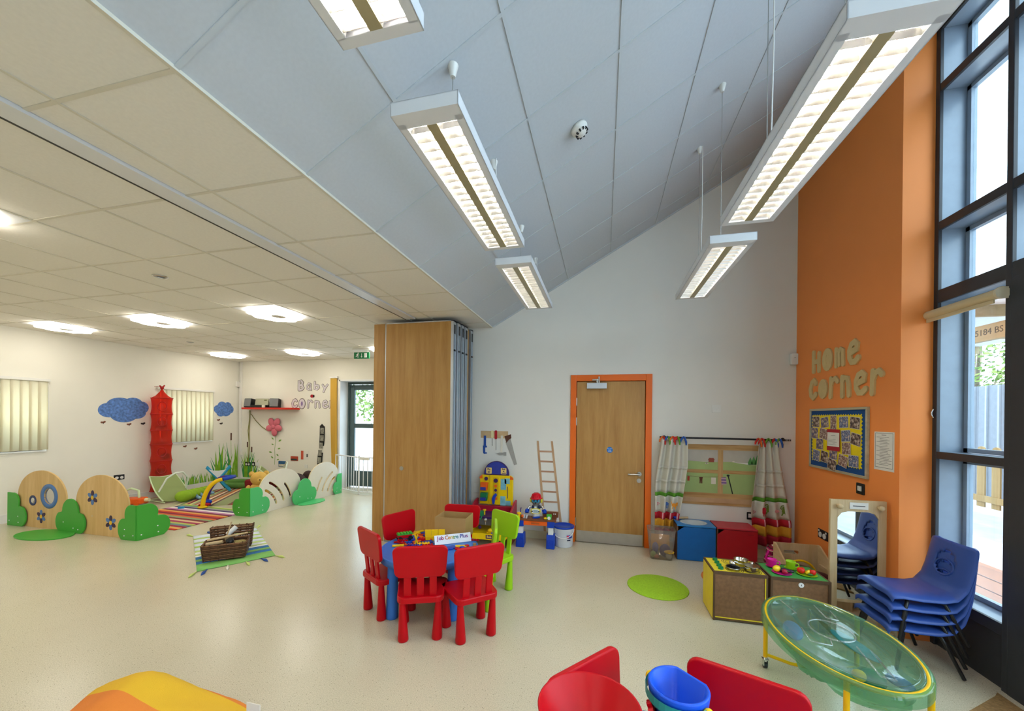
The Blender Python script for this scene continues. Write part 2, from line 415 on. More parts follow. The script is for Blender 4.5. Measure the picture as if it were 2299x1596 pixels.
# sloping part
TH = math.atan(.564); CT, ST = math.cos(TH), math.sin(TH)
SX = [-1.466, -.9726, -.45, .0726, .5952, 1.1178, 1.6404, 2.163, 2.6]
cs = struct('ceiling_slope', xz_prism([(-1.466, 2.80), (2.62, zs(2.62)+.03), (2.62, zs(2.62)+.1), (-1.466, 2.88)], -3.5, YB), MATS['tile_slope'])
mb = MB()
F0 = frame((CT,0,ST), (0,1,0), (-ST,0,CT), (-1.466, 0, 2.787))
for x in SX[1:-1]:
    u = (x+1.466)/CT; mb.b2(u-.009, u+.009, -3.5, YB, -.004, .016, F0)
for y in GY:
    if y < YB: mb.b2(0, 4.67, y-.009, y+.009, -.0035, .016, F0)
mb.b2(0.01, 4.2, YB-.018, YB, -.012, .016, F0)
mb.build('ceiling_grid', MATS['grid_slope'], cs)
for a, b in zip(GY[4:-1], GY[5:]):
    if a > YB-.05: continue
    b = min(b, YB)
    for x0, x1 in zip(SX[:-1], SX[1:]):
        u0, u1 = (x0+1.466)/CT, (x1+1.466)/CT
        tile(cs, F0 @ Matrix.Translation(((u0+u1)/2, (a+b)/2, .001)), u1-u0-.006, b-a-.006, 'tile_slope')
# --- sliding wall track
tr = tag(thing('ceiling_track', 'white ceiling track for the sliding partition with a dark slot', 'track', Matrix.Translation((-2.31, 0, 2.765))))
MB().b2(-.06, .06, -3.4, 4.23, 0, .02).build('rail', MATS['white_metal'], tr)
MB().b2(-.074, -.060, -3.4, 4.23, -.001, .02).build('slot', MATS['black'], tr)
# --- sliding partition stack
pt = thing('folding_partition', 'stack of tall wood-faced folding partition panels parked by the wall', 'partition', Matrix.Translation((-2.2, 4.3, 0)))
def panel(y, x0, x1, zt, th, knob=False):
    p = MB().b2(x0+.012, x1-.03, y, y+th, .02, zt-.012).build('panel', MATS['beech'], pt, bevel=.002)
    MB().b2(x1-.03, x1, y, y+th, .02, zt).b2(x0, x1, y, y+th, zt-.012, zt).b2(x0, x0+.012, y, y+th, .02, zt).build('edge_profile', MATS['alu'], p)
    MB().b2(x1-.02, x1+.004, y+th*.35, y+th*.65, .03, zt-.1).build('seal', MATS['frame_grey'], p)
    MB().b2(x1-.02, x1+.006, y+th*.3, y+th*.7, zt-.16, zt-.05).b2(x1-.0, x1+.012, y+th*.2, y+th*.6, zt-.37, zt-.35).build('latch', MATS['black'], p)
    if knob: MB().cyl(((x0+x1)/2-.21, y-.006, .93), ((x0+x1)/2-.21, y+.002, .93), .026, n=18).build('lock_cover', MATS['steel'], p)
    return p
panel(-.06, -.465, .445, 2.735, .085, True)
for k in range(1, 4): panel(-.06+.105*k, -.465, .455+.008*k, 2.735, .085)
p = MB().b2(-.465, .47, .37, .40, .02, 2.72).build('end_panel', MATS['beech'], pt)
panel(.45, -.465, .485, 2.735, .08)
p = MB().b2(-.64, -.482, -.035, .05, .0, 2.735).build('closing_jamb', MATS['beech'], pt, bevel=.002)
MB().b2(-.482, -.466, -.03, .05, 0, 2.73).build('jamb_seal', MATS['alu'], p)
MB().b2(-.46, .44, -.05, .02, 0, .02).build('bottom_seal', MATS['frame_grey'], pt)

# --- door in the back wall
d1 = thing('door_1', 'wooden door with orange frame, steel kick plate and lever handle', None, on_back(-.328, 0), kind='structure')
mb = MB(); mb.b2(-.079, -.006, 0, 2.125, -.10, .022).b2(.832, .905, 0, 2.125, -.10, .022).b2(-.006, .832, 2.046, 2.125, -.10, .022)
mb.build('door_frame', MATS['orange_gloss'], d1, bevel=.004)
MB().b2(-.006, .832, 0, 2.046, -.10, -.06).build('door_stop', MATS['orange_gloss'], d1)
lf = MB().b2(0, .826, .008, 2.04, -.05, -.004).build('door_leaf', MATS['beech_d'], d1, bevel=.002)
MB().b2(.012, .814, .008, .147, -.004, -.002).build('kick_plate', MATS['steel'], lf)
for z in (1.784, 1.534, .26): MB().b2(-.016, .004, z-.05, z+.05, -.004, .006).cyl((-.006, z-.05, .008), (-.006, z+.05, .008), .006, n=8).build('hinge', MATS['steel'], d1)
MB().b2(.124, .366, 1.947, 2.02, -.004, .05).build('door_closer', MATS['alu'], lf, bevel=.004)
MB().cyl((.25, 2.02, .03), (.25, 2.07, .03), .012).b2(.19, .275, 2.05, 2.065, .02, .045).cyl((.272, 2.02, .03), (.272, 2.10, .03), .009).build('closer_arm', MATS['steel'], lf)
MB().cyl((.768, .897, -.004), (.768, .897, .006), .027).cyl((.768, .897, .0), (.768, .897, .055), .01).tube([(.768,.897,.05),(.745,.897,.056),(.63,.895,.056)], .0105, 10).build('lever_handle', MATS['steel'], lf)
MB().cyl((.764, .815, -.004), (.764, .815, .006), .027).box((.764, .812, .006), (.008, .022, .003)).build('lock_escutcheon', MATS['steel'], lf)
mat('sign_blue', '1f74c8', .4)
st = MB().cyl((.412, 1.183, -.004), (.412, 1.183, -.001), .037, n=24).build('door_sign', MATS['sign_blue'], lf)
text('sign_text', 'Fire door\nkeep\nlocked', .016, mat('print_white', 'ffffff', .5), st, (.412, 1.183, -.0005), .0003)

# --- right-hand glazing
wn = thing('window_1', 'tall dark-grey framed glazed wall beside the orange wall', None, Matrix.Translation((2.30, 0, 0)), kind='structure')
G, Dk = MATS['frame_grey'], MATS['frame_dark']
MU = [3.338, 2.836, 1.65, .45, -.75, -1.95, -3.15]
for i, y in enumerate(MU):
    hw = .018
    MB().b2(.0, .022, y-hw, y+hw, 0, 4.42).build('mullion_cap', Dk, wn, bevel=.003)
    MB().b2(.022, .20, y-hw+.004, y+hw-.004, 0, 4.42).build('mullion', G, wn)
ed = [3.32] + [v for y in MU[1:] for v in (y+.018, y-.018)]
for i in range(0, len(MU)-1):
    y1 = MU[i]-.018; y0 = MU[i+1]+.018
    for z, h in ((4.40, .06), (3.955, .055), (2.97, .06), (2.47, .09), (.355, .07)) + (((1.345, .05),) if i == 0 else ()):
        MB().b2(.002, .022, y0, y1, z-h/2, z+h/2).build('transom_cap', Dk, wn, bevel=.002)
        MB().b2(.022, .20, y0, y1, z-h/2+.004, z+h/2-.004).build('transom', G, wn)
    MB().b2(.02, .17, y0, y1, 0, .325).build('base_panel', Dk, wn)
    zz = [.39, 2.425] if i else [.39, 1.32, 1.37, 2.425]
    zz += [2.515, 2.94, 3.0, 3.9275, 3.9825, 4.37]
    for q in range(0, len(zz), 2):
        z0, z1 = zz[q], zz[q+1]
        fr = MB(); fw = .03
        fr.b2(.155, .19, y0, y0+fw, z0, z1).b2(.155, .19, y1-fw, y1, z0, z1).b2(.155, .19, y0, y1, z0, z0+fw).b2(.155, .19, y0, y1, z1-fw, z1)
        f = fr.build('pane_frame', G, wn)
        MB().b2(.168, .174, y0+fw, y1-fw, z0+fw, z1-fw).build('glass_pane', MATS['pane'], f)
MB().b2(.0, .05, 2.70, 2.818, .0, 2.425).build('door_stile', Dk, wn)
# --- left windows
mat('upvc', 'f0f0ec', .35, var=.01)
for i, (y0, y1) in enumerate(YW):
    q = thing('window_%d' % (i+2), 'white framed window behind a cream vertical blind', None, Matrix.Translation((XL, y0, 1.0)), kind='structure')
    W = y1-y0
    mb = MB()
    for a in (0, W/2-.025, W-.05): mb.b2(-.2, -.14, a, a+.05, 0, 1.06)
    mb.b2(-.2, -.14, 0, W, 0, .05).b2(-.2, -.14, 0, W, 1.01, 1.06); mb.build('window_frame', MATS['upvc'], q)
    MB().b2(-.172, -.168, .05, W-.05, .05, 1.01).build('glass_pane', MATS['pane'], q)
    MB().b2(-.14, .02, -.0, W, -.02, .0).build('window_sill', MATS['upvc'], q)
# --- glazed door in the far wall
d2 = thing('door_2', 'grey-green framed glazed door behind a white baby gate', None, Matrix.Translation((-5.53, YF+.3, 0)), kind='structure')
g2 = MATS['door_green']
MB().b2(0, .07, -.05, .03, 0, 2.34).b2(1.51, 1.58, -.05, .03, 0, 2.34).b2(.07, 1.51, -.05, .03, 2.26, 2.34).build('door_frame', g2, d2, bevel=.004)
for k, x in enumerate((.075, .795)):
    lf = MB().b2(x, x+.11, -.03, .02, .02, 2.25).b2(x+.60, x+.71, -.03, .02, .02, 2.25).b2(x+.11, x+.60, -.03, .02, 2.14, 2.25).b2(x+.11, x+.60, -.03, .02, 1.30, 1.40).b2(x+.11, x+.60, -.03, .02, .02, .36).build('door_leaf', g2, d2, bevel=.006)
    MB().b2(x+.11, x+.60, -.008, -.002, .36, 1.30).build('glass_pane', MATS['pane'], lf)
    MB().b2(x+.11, x+.60, -.008, -.002, 1.40, 2.14).build('glass_pane', MATS['pane'], lf)
    MB().b2(x+.14, x+.57, -.036, -.03, .06, .32).build('lower_panel', g2, lf, bevel=.004)
struct('trim_1', MB().b2(-5.53, -5.50, YF-.001, YF+.25, 0, 2.34).b2(-5.53, -3.95, YF-.001, YF+.25, 2.31, 2.34), MATS['reveal_white'])
# trunking in the left corner
struct('trim_2', MB().b2(XL+.025, XL+.085, YF-.025, YF, .12, ZC).b2(XL+.04, XL+.13, YF-.03, YF, .62, .64).b2(XL+.04, XL+.13, YF-.03, YF, .42, .44), MATS['white_plastic'])
# ================================================================= ceiling things
mat('tube_glow', 'fff9f0', .5, emit=TUBE, var=0)
mat('reflector', 'f4f2ec', .22, .55, var=.01)
mat('louvre', 'e6e4de', .2, .9, var=.02)
mat('spine', 'b5ab86', .35, .3, var=.06)
blade = [None]
def pendant():
    t = thing('pendant_light', 'x', 'lamp')
    W, Ln, Hh = .29, 1.26, .055
    mb = MB()
    mb.b2(-W/2, W/2, 0, Ln, Hh-.004, Hh).b2(-W/2, -W/2+.004, 0, Ln, 0, Hh).b2(W/2-.004, W/2, 0, Ln, 0, Hh).b2(-W/2, W/2, 0, .004, 0, Hh).b2(-W/2, W/2, Ln-.004, Ln, 0, Hh)
    # bottom rim
    mb.b2(-W/2, W/2, .004, .075, 0, .003).b2(-W/2, W/2, Ln-.035, Ln-.004, 0, .003).b2(-W/2, -W/2+.035, .05, Ln-.03, 0, .003).b2(W/2-.035, W/2, .05, Ln-.03, 0, .003)
    mb.build('housing', MATS['white_metal'], t)
    MB().b2(-.022, .022, .075, Ln-.035, .001, .008).build('spine', MATS['spine'], t)
    for s in (-1, 1):
        c = s*.066
        mb = MB(); n = 8
        for k in range(n):
            a0, a1 = PI*k/n, PI*(k+1)/n
            p = [(c+.044*math.cos(a), 0, .004+.0455*math.sin(a)) for a in (a0, a1)]
            mb.quad((p[0][0], .075, p[0][2]), (p[1][0], .075, p[1][2]), (p[1][0], Ln-.035, p[1][2]), (p[0][0], Ln-.035, p[0][2]))
        tr = mb.build('reflector', MATS['reflector'], t)
        MB().cyl((c, .085, .0415), (c, Ln-.045, .0415), .0055, n=10).build('lamp_tube', MATS['tube_glow'], tr)
        for k in range(20):
            y = .11 + k*(Ln-.16)/19.
            if blade[0] is None:
                mb = MB(); A5 = [(-.043, .002), (.043, .002), (.0415, .016), (.036, .023), (-.036, .023), (-.0415, .016)]
                th_ = lambda z: .0006+(z-.002)*.26
                mb._add([(x, -th_(z), z) for x, z in A5]+[(x, th_(z), z) for x, z in A5], [(0,1,2,3,4,5),(11,10,9,8,7,6)]+[(i,(i+1)%6,6+(i+1)%6,6+i) for i in range(6)])
                blade[0] = mb.build('louvre_blade', MATS['louvre'], tr); blade[0].location = (c, y, 0)
            else: share(blade[0], (c, y, 0), tr)
    return t
def wires(t, x, y):
    # suspension: hook cone on the slope, wire, clip, two short legs to the housing
    for ly, dx in ((.29, 0), (.97, 0)):
        X = x; zc = zs(X)-2.78-.004
        MB().cyl((0, ly, zc), (0, ly, zc-.055), .026, .012, n=14).build('ceiling_hook', MATS['white_plastic'], t)
        MB().cyl((0, ly, .14), (0, ly, zc-.05), .0022, n=5).tube([(-.05, ly, .055), (0, ly, .14), (.05, ly, .055)], .0018, 4).build('wire', MATS['steel'], t)
        MB().sph((0, ly, .14), (.008, .008, .014), 8, 6).build('wire_clip', MATS['chrome'], t)
    X = x; zc = zs(X)-2.78
    MB().tube([(.02, .95, zc), (.022, .955, zc*.6), (.02, .965, zc*.3), (.015, .97, .055)], .0035, 6).build('power_cable', MATS['white_plastic'], t)
pl = pendant()
PL = [(-.70, 1.36, 'white pendant strip light with two lit tubes hanging over the blue table'),
      (-.70, 2.88, 'small far pendant strip light on the left, near the back wall'),
      (-.70, -.18, 'pendant strip light cut off by the top edge of the picture'),
      (.84, 1.33, 'large bright pendant strip light hanging nearest the orange wall'),
      (.84, 2.83, 'far pendant strip light on the right, above the curtain window')]
for i, (x, y, lab) in enumerate(PL + [(.84, -.18, 'pendant strip light out of view above the camera on the right'), (-.70, -1.7, 'pendant strip light out of view behind the camera on the left'), (.84, -1.7, 'pendant strip light out of view behind the camera on the right')]):
    M = Matrix.Translation((x, y, 2.78))
    if i == 0: o = pl; o.matrix_world = M; o['label'] = lab
    else: o = copy_tree(pl, M, lab)
    o['group'] = 'pendant strip lights'
    if i > 4:
        for q in [c for r in o.children for c in r.children if c.name.startswith('louvre')]: bpy.data.objects.remove(q)
for o in [q for q in COL.objects if q.name.startswith('pendant_light')]:
    if o.location.y > -.5: wires(o, o.location.x, o.location.y)
# round-petal lights of the baby room
mat('disc_glow', 'fff9ec', .5, emit=DISC, var=0)
def petal(r, n=48, k=6, a=.06): return [((r*(1+a*math.cos(k*2*PI*i/n)))*math.cos(2*PI*i/n), (r*(1+a*math.cos(k*2*PI*i/n)))*math.sin(2*PI*i/n)) for i in range(n)]
cl_t = thing('ceiling_light', 'x', 'lamp')
MB().b2(-.297, .297, -.297, .297, .003, .012).build('tray', MATS['white_metal'], cl_t)
MB().prism(petal(.268, k=8), -.035, .003).build('diffuser', MATS['disc_glow'], cl_t, bevel=.008)
MB().cyl((.05, 0, -.0355), (.05, 0, -.04), .075, n=20).build('centre_cap', MATS['white_plastic'], cl_t)
LL = {(-7.398, 3.709): 'lit petal-edged ceiling light farthest left of the front row', (-5.598, 3.709): 'lit petal-edged ceiling light in the middle of the front row',
      (-3.798, 3.709): 'lit petal-edged ceiling light nearest the partition in the front row', (-7.398, 6.109): 'lit petal-edged ceiling light in the far corner above the red shelf',
      (-5.598, 6.109): 'lit petal-edged ceiling light in the back row left of the exit sign', (-3.798, 6.109): 'petal-edged ceiling light half hidden behind the wooden partition',
      (-3.798, 1.309): 'petal-edged ceiling light just showing at the left picture edge',
      (-7.398, 1.309): 'petal-edged ceiling light outside the left picture edge, nearest the window wall', (-5.598, 1.309): 'petal-edged ceiling light outside the left picture edge, in the middle column',
      (-7.398, -1.09): 'petal-edged ceiling light behind the viewer, nearest the window wall', (-5.598, -1.09): 'petal-edged ceiling light behind the viewer, in the middle column', (-3.798, -1.09): 'petal-edged ceiling light behind the viewer, nearest the ceiling track'}
first = True
for x, y in LIGHTS:
    M = Matrix.Translation((x, y, 2.775)); lab = LL.get((x, y), 'petal-edged ceiling light out of view in the baby room')
    if first: o = cl_t; o.matrix_world = M; o['label'] = lab; first = False
    else: o = copy_tree(cl_t, M, lab)
    o['group'] = 'petal-edged ceiling lights'
# smoke detector on the slope
sd = thing('smoke_detector', 'round white smoke detector with dark vents on the sloping ceiling', 'detector', F0 @ Matrix.Translation(((-.181+1.466)/CT, 2.548, -.003)) @ Matrix.Rotation(PI, 4, 'X'))
MB().lathe([(0, 0), (.056, 0), (.056, .014), (.05, .026), (.045, .03), (.036, .046), (.02, .054), (0, .055)], 28).build('body', MATS['white_plastic'], sd)
mb = MB()
for k in range(10):
    a = 2*PI*k/10; mb.box((.036, 0, .043), (.016, .011, .012), Matrix.Rotation(a, 4, 'Z'))
mb.build('vent', MATS['black'], sd)
for lab, x, y, r in (('round dark ceiling vent in the left ceiling near the front', -3.802, 2.512, .055), ('small round ceiling vent far back above the blue cloud', -6.777, 4.93, .05)):
    v = thing('ceiling_vent', lab, 'vent', Matrix.Translation((x, y, 2.781)), 'round ceiling vents')
    MB().lathe([(r*.55, -.004), (r*.6, -.010), (r, -.004), (r, 0)], 24).build('ring', MATS['steel'], v)
    MB().lathe([(0, -.012), (r*.4, -.010), (r*.45, -.002), (r*.6, 0)], 20).build('core', MATS['frame_grey'], v)
# exit sign
mat('exit_green', '0d7a45', .4); 
ex = thing('exit_sign', 'green emergency exit sign hanging from the ceiling by the far door', 'sign', Matrix.Translation((-4.24, 6.0, 2.60)) @ Matrix.Rotation(.05, 4, 'Z'))
mb = MB().b2(-.15, .15, -.012, .012, 0, .115); bd = mb.build('sign_plate', MATS['exit_green'], ex)
MB().b2(-.17, .17, -.03, .03, .155, .18).cyl((-.12,0,.11),(-.12,0,.16),.004,n=6).cyl((.12,0,.11),(.12,0,.16),.004,n=6).build('bracket', MATS['white_plastic'], ex)
pw = MATS['print_white']; Fr = frame((1,0,0), (0,0,1), (0,-1,0), (0, -.0125, 0))
mb = MB()
mb.stroke([(-.075,.082),(-.082,.055)], .016, 0, .001, Fr).stroke([(-.082,.055),(-.066,.038),(-.07,.02)], .010, 0, .001, Fr).stroke([(-.082,.055),(-.095,.04),(-.112,.036)], .010, 0, .001, Fr).stroke([(-.075,.08),(-.06,.064),(-.048,.066)], .008, 0, .001, Fr).stroke([(-.075,.08),(-.096,.076),(-.102,.06)], .008, 0, .001, Fr).prism(ell(.010,.010,12,-.067,.098), 0, .001, Fr)
mb.stroke([(.0,.09),(.0,.035)], .008, 0, .001, Fr).prism([(-.02,.045),(0,.018),(.02,.045),(0,.036)], 0, .001, Fr)
mb.b2(.055, .105, .02, .098, 0, .001, Fr)
mb.build('pictogram', pw, ex)
# ================================================================= children's tables and chairs
def plastic(name, c, rough=.38): return mat(name, c, rough, var=.015, scale=5, spec=.3)
plastic('red_pl', 'bc0010'); plastic('lime_pl', '9ccb1c'); plastic('blue_pl', '3c78cf'); plastic('navy_pl', '1b3fb0'); plastic('yellow_pl', 'f6c713'); plastic('green_pl', '3fae3a'); plastic('orange_pl', 'f0641e')
plastic('deep_blue', '123fae'); plastic('teal_pl', '35a091'); plastic('dark_green', '1f7a4a'); plastic('pink_pl', 'd81f8f'); plastic('purple_pl', '4a2a78'); plastic('white_pl', 'ecebe8')
def kid_chair(name, m):
    t = thing(name, 'x', 'chair')
    MB().prism([(x*(1-.09*(y/.17)), y) for x, y in rrect(.345, .335, .05, 4)], .272, .317).build('seat', m, t, bevel=.008)
    for sx, sy in ((-1,-1),(1,-1),(-1,1),(1,1)):
        MB().lathe([(0, 0), (.032, 0), (.037, .006), (.037, .02), (.020, .276)], 18, Matrix.Translation((sx*(.128-.012*sy), sy*.122, 0)) @ Matrix.Rotation(sx*.03, 4, 'Y') @ Matrix.Rotation(-sy*.03, 4, 'X')).build('leg', m, t)
    Lm = Matrix.Translation((0, .135, .295)) @ Matrix.Rotation(-.12, 4, 'X')
    for x in (-.088, 0, .088):
        MB().box((x, 0, .10), (.050, .016, .22), Lm).build('back_slat', m, t, bevel=.004)
    # rounded back plate, wider at its top, gently dished
    h = .225; P = [((x)*(1+.10*(y/h)), y) for x, y in rrect(.365, h, .045, 5)]
    mb = MB(); mb.prism(P, -.013, .013, Lm @ Matrix.Translation((0, 0, .275)) @ frame((1,0,0), (0,0,1), (0,-1,0), (0,0,0)))
    mb.build('backrest', m, t, bevel=.007, seg=3)
    return t
def chair_at(t, bx, by, ox, oy):
    l = math.hypot(ox, oy); ox, oy = ox/l, oy/l
    return at(bx-ox*.182, by-oy*.182, 0, math.atan2(-ox, oy))
CH = [(-1.785, 2.632, -.518, -.855, 'red_pl', 'red plastic child chair seen side-on at the left of the blue table'),
      (-1.22, 2.403, .377, -.926, 'red_pl', 'red plastic child chair in front of the blue table, back towards us, on the left'),
      (-.825, 2.526, .662, -.749, 'red_pl', 'red plastic child chair in front of the blue table, nearest the green chairs'),
      (-1.85, 3.198, -.935, .354, 'red_pl', 'red plastic child chair behind the blue table in front of the partition'),
      (-1.39, 3.656, -.08, .997, 'red_pl', 'red plastic child chair behind the cardboard box'),
      (-.06, 1.43, -.76, .64, 'red_pl', 'red plastic child chair back in the foreground behind the red bowl'),
      (.50, 1.505, .36, .933, 'red_pl', 'red plastic child chair back in the foreground right of the toy bucket'),
      (-.89, 3.49, .552, .834, 'lime_pl', 'lime green child chair facing us at the back right of the blue table'),
      (-.872, 3.09, .958, .287, 'lime_pl', 'lime green child chair seen edge-on at the right of the blue table')]
rc = kid_chair('child_chair', MATS['red_pl']); gc = kid_chair('child_chair', MATS['lime_pl']); used = {}
for bx, by, ox, oy, m, lab in CH:
    src = rc if m == 'red_pl' else gc; M = chair_at(src, bx, by, ox, oy)
    if m not in used: src.matrix_world = M; src['label'] = lab; used[m] = 1; o = src
    else: o = copy_tree(src, M, lab)
    o['group'] = 'plastic child chairs at the round tables'
def kid_table(label, x, y, a):
    t = thing('round_table', label, 'table', at(x, y, 0, a))
    MB().lathe([(0, .478), (.395, .478), (.402, .480), (.408, .476), (.41, .468), (.405, .425), (.39, .425), (.385, .46), (0, .46)], 56).build('table_top', MATS['blue_pl'], t)
    for sx in (-1, 1):
        for sy in (-1, 1):
            MB().lathe([(0, 0), (.044, 0), (.048, .006), (.048, .02), (.037, .462)], 20, Matrix.Translation((sx*.236, sy*.236, 0))).build('leg', MATS['blue_pl'], t)
    return t
kid_table('round blue child table covered with plastic building pieces', -1.41, 2.95, .218)
kid_table('blue round child table at the bottom edge under the toy bucket', .25, 1.10, .5)
# --- on the first table
TZ = .4805
mat('card', 'b08a54', .8, var=.06, scale=6)
bx = thing('cardboard_box', 'open brown cardboard box standing on the blue table', 'box', at(-1.325, 3.275, TZ, .04))
MB().b2(-.145, .145, -.112, .112, 0, .004).build('bottom', MATS['card'], bx)
for nm, a in (('side', (-.145, .145, -.112, -.108, 0, .192)), ('side', (-.145, .145, .108, .112, 0, .192)), ('end', (-.145, -.141, -.108, .108, 0, .192)), ('end', (.141, .145, -.108, .108, 0, .192))):
    MB().b2(*a).build(nm, MATS['card'], bx)
sg = thing('table_sign', 'white folded card reading Job Centre Plus in rainbow letters', 'sign', at(-1.25, 3.075, TZ, .62))
lean = Matrix.Rotation(-.45, 4, 'X')
MB().b2(-.16, .16, -.0015, .0015, 0, .078, lean).build('front_face', mat('card_white', 'eef0f6', .6), sg)
MB().b2(-.16, .16, -.0015, .0015, 0, .078, Matrix.Translation((0, .068, 0)) @ Matrix.Rotation(.45, 4, 'X')).build('rear_face', MATS['card_white'], sg)
cols = ['b01a6a','7a2a8a','b0263a','ffffff','c8562a','d8913a','d8b43a','8a9a3a','3f8a5a','2f7a8a','ffffff','2a3f9a','3a2a8a','5a2a8a','8a1a7a']
sx = -.142
wd = {'J':.018,'o':.020,'b':.020,' ':.012,'C':.023,'e':.019,'n':.020,'t':.014,'r':.015,'P':.022,'l':.009,'u':.020,'s':.018}
for i, ch in enumerate('Job Centre Plus'):
    w_ = wd[ch]*1.06
    if ch != ' ':
        o = text('sign_letter', ch, .045, mat('ink_'+cols[i], cols[i], .6), sg, (0,0,0), .0004, bold=.0009)
        o.matrix_local = lean @ frame((1,0,0), (0,0,1), (0,-1,0), (sx+w_/2, -.0025, .052)); 
    sx += w_
yb = thing('yellow_block', 'yellow plastic three-part block propped against the cardboard box', 'block', at(-1.44, 3.11, TZ, .35))
for k in range(3): MB().box((-.058+.058*k, 0, .043), (.056, .022, .056), Matrix.Translation((0,0,.022))).build('cell', MATS['yellow_pl'], yb, bevel=.002)
MB().box((0, 0, .02), (.16, .03, .04)).build('foot', MATS['yellow_pl'], yb)
# building pieces
GP = 'plastic building pieces on the blue table'
def piece(name, label, mb, m, x, y, z, a, ti=0, tj=0):
    o = mb.build(name, MATS[m], bevel=.0015); o.matrix_world = at(x, y, z, a) @ Matrix.Rotation(ti, 4, 'X') @ Matrix.Rotation(tj, 4, 'Y'); tag(o, label, 'toy', GP); return o
def strip(n=4):   # strip with raised knuckles
    mb = MB(); mb.box((0,0,.004), (.024*n, .016, .006))
    for k in range(n): mb.cyl(((k-(n-1)/2)*.024, 0, .003), ((k-(n-1)/2)*.024, 0, .014), .008, n=10)
    return mb
def brickp(): return MB().box((0,0,.011), (.05,.026,.022)).cyl((-.012,0,.02),(-.012,0,.027),.008,n=10).cyl((.012,0,.02),(.012,0,.027),.008,n=10)
def fork():
    mb = MB().box((0,0,.006), (.04,.03,.012))
    for k in range(4): mb.box((.045,-.0135+.009*k,.006), (.06,.0045,.010))
    return mb
def plate(): return MB().prism(rrect(.105,.062,.012,3), 0, .008)
def disc(): return MB().lathe([(0,0),(.018,0),(.021,.004),(.018,.012),(.010,.014),(0,.012)], 16)
kinds = {'strip': (strip, 'knuckled plastic strip'), 'brick': (brickp, 'small studded plastic brick'), 'fork': (fork, 'pronged plastic piece'), 'plate': (plate, 'flat plastic plate'), 'disc': (disc, 'round plastic disc')}
cn = {'red_pl':'red','yellow_pl':'yellow','deep_blue':'dark blue','green_pl':'green','orange_pl':'orange','purple_pl':'purple'}
PC = [('fork','yellow_pl',-1.645,2.895,0,3.6),('strip','red_pl',-1.70,2.955,0,.3),('strip','red_pl',-1.68,2.975,.014,.1),('fork','red_pl',-1.66,2.945,0,2.9),('brick','deep_blue',-1.60,2.955,0,1.2),('strip','orange_pl',-1.585,2.93,0,.3),
      ('fork','orange_pl',-1.56,2.975,.012,1.2),('fork','deep_blue',-1.585,2.995,.022,1.5),('strip','purple_pl',-1.555,2.92,0,.1),('strip','deep_blue',-1.52,2.93,0,.5),('brick','red_pl',-1.53,3.03,.012,.4),('plate','red_pl',-1.545,3.075,0,.2),
      ('plate','orange_pl',-1.575,3.10,.012,-.2),('strip','orange_pl',-1.50,3.105,.008,-.5),('strip','red_pl',-1.60,3.14,0,.1),('plate','red_pl',-1.60,3.165,.01,.4),('disc','deep_blue',-1.545,3.135,.02,0),('plate','deep_blue',-1.60,3.255,.0,.35),('plate','deep_blue',-1.575,3.235,.012,.05),
      ('fork','yellow_pl',-1.665,3.20,.02,1.0),('strip','yellow_pl',-1.66,3.175,.012,.9),('strip','yellow_pl',-1.48,2.985,.006,.35),('fork','yellow_pl',-1.50,2.955,0,.7),('brick','green_pl',-1.515,3.185,0,.5),('plate','deep_blue',-1.485,3.035,0,.6),('strip','red_pl',-1.44,2.965,0,.6),
      ('disc','deep_blue',-1.215,2.935,0,0),('plate','deep_blue',-1.235,2.955,0,.9),('disc','red_pl',-1.165,2.948,0,0),('disc','deep_blue',-1.135,2.985,0,0),('fork','yellow_pl',-1.18,3.0,0,.4),('disc','red_pl',-1.112,3.033,0,0),('strip','red_pl',-1.105,3.19,0,.2)]
where = lambda i: 'alone right of the card sign' if i == len(PC)-1 else 'in the heap left of the box' if PC[i][2] < -1.4 else 'loose below the card sign'
for i, (k, m, x, y, z, a) in enumerate(PC):
    fn, d = kinds[k]
    same = sorted([j for j in range(len(PC)) if PC[j][:2] == (k, m) and where(j) == where(i)], key=lambda j: PC[j][2]); q = same.index(i)
    rank = {1: [''], 2: [', left one', ', right one'], 3: [', left one', ', middle one', ', right one'], 4: [', leftmost', ', second from left', ', third from left', ', rightmost']}[len(same)][q]
    piece('building_piece', '%s %s %s%s' % (cn[m], d, where(i), rank), fn(), m, x, y, TZ+z, a)
piece('building_piece', 'two yellow plastic sticks upright in the heap on the blue table', MB().box((-.014,0,.045), (.012,.010,.09), Matrix.Rotation(.25,4,'Y')).box((.012,0,.045), (.012,.010,.09), Matrix.Rotation(-.3,4,'Y')), 'yellow_pl', -1.535, 2.95, TZ, .3)
piece('wooden_cube', 'tiny pale wooden cube alone at the right of the blue table', MB().box((0,0,.0125), (.025,.025,.025)), 'card', -1.05, 3.055, TZ, .4)
car = thing('toy_truck', 'toy truck with green ridged roof and black wheels on the blue table', 'toy', at(-1.70, 3.045, TZ, .75))
mb = MB()
for k in range(5): mb.box((-.052+.026*k, 0, .062), (.018, .06, .008))
mb.box((0,0,.055), (.13,.055,.008)); mb.build('roof', MATS['green_pl'], car)
MB().box((0,0,.036), (.12,.05,.03)).build('body', MATS['red_pl'], car, bevel=.003)
for x in (-.045, .045):
    for y in (-.032, .032): MB().cyl((x, y-.006, .02), (x, y+.006, .02), .02, n=16).build('wheel', MATS['black'], car)
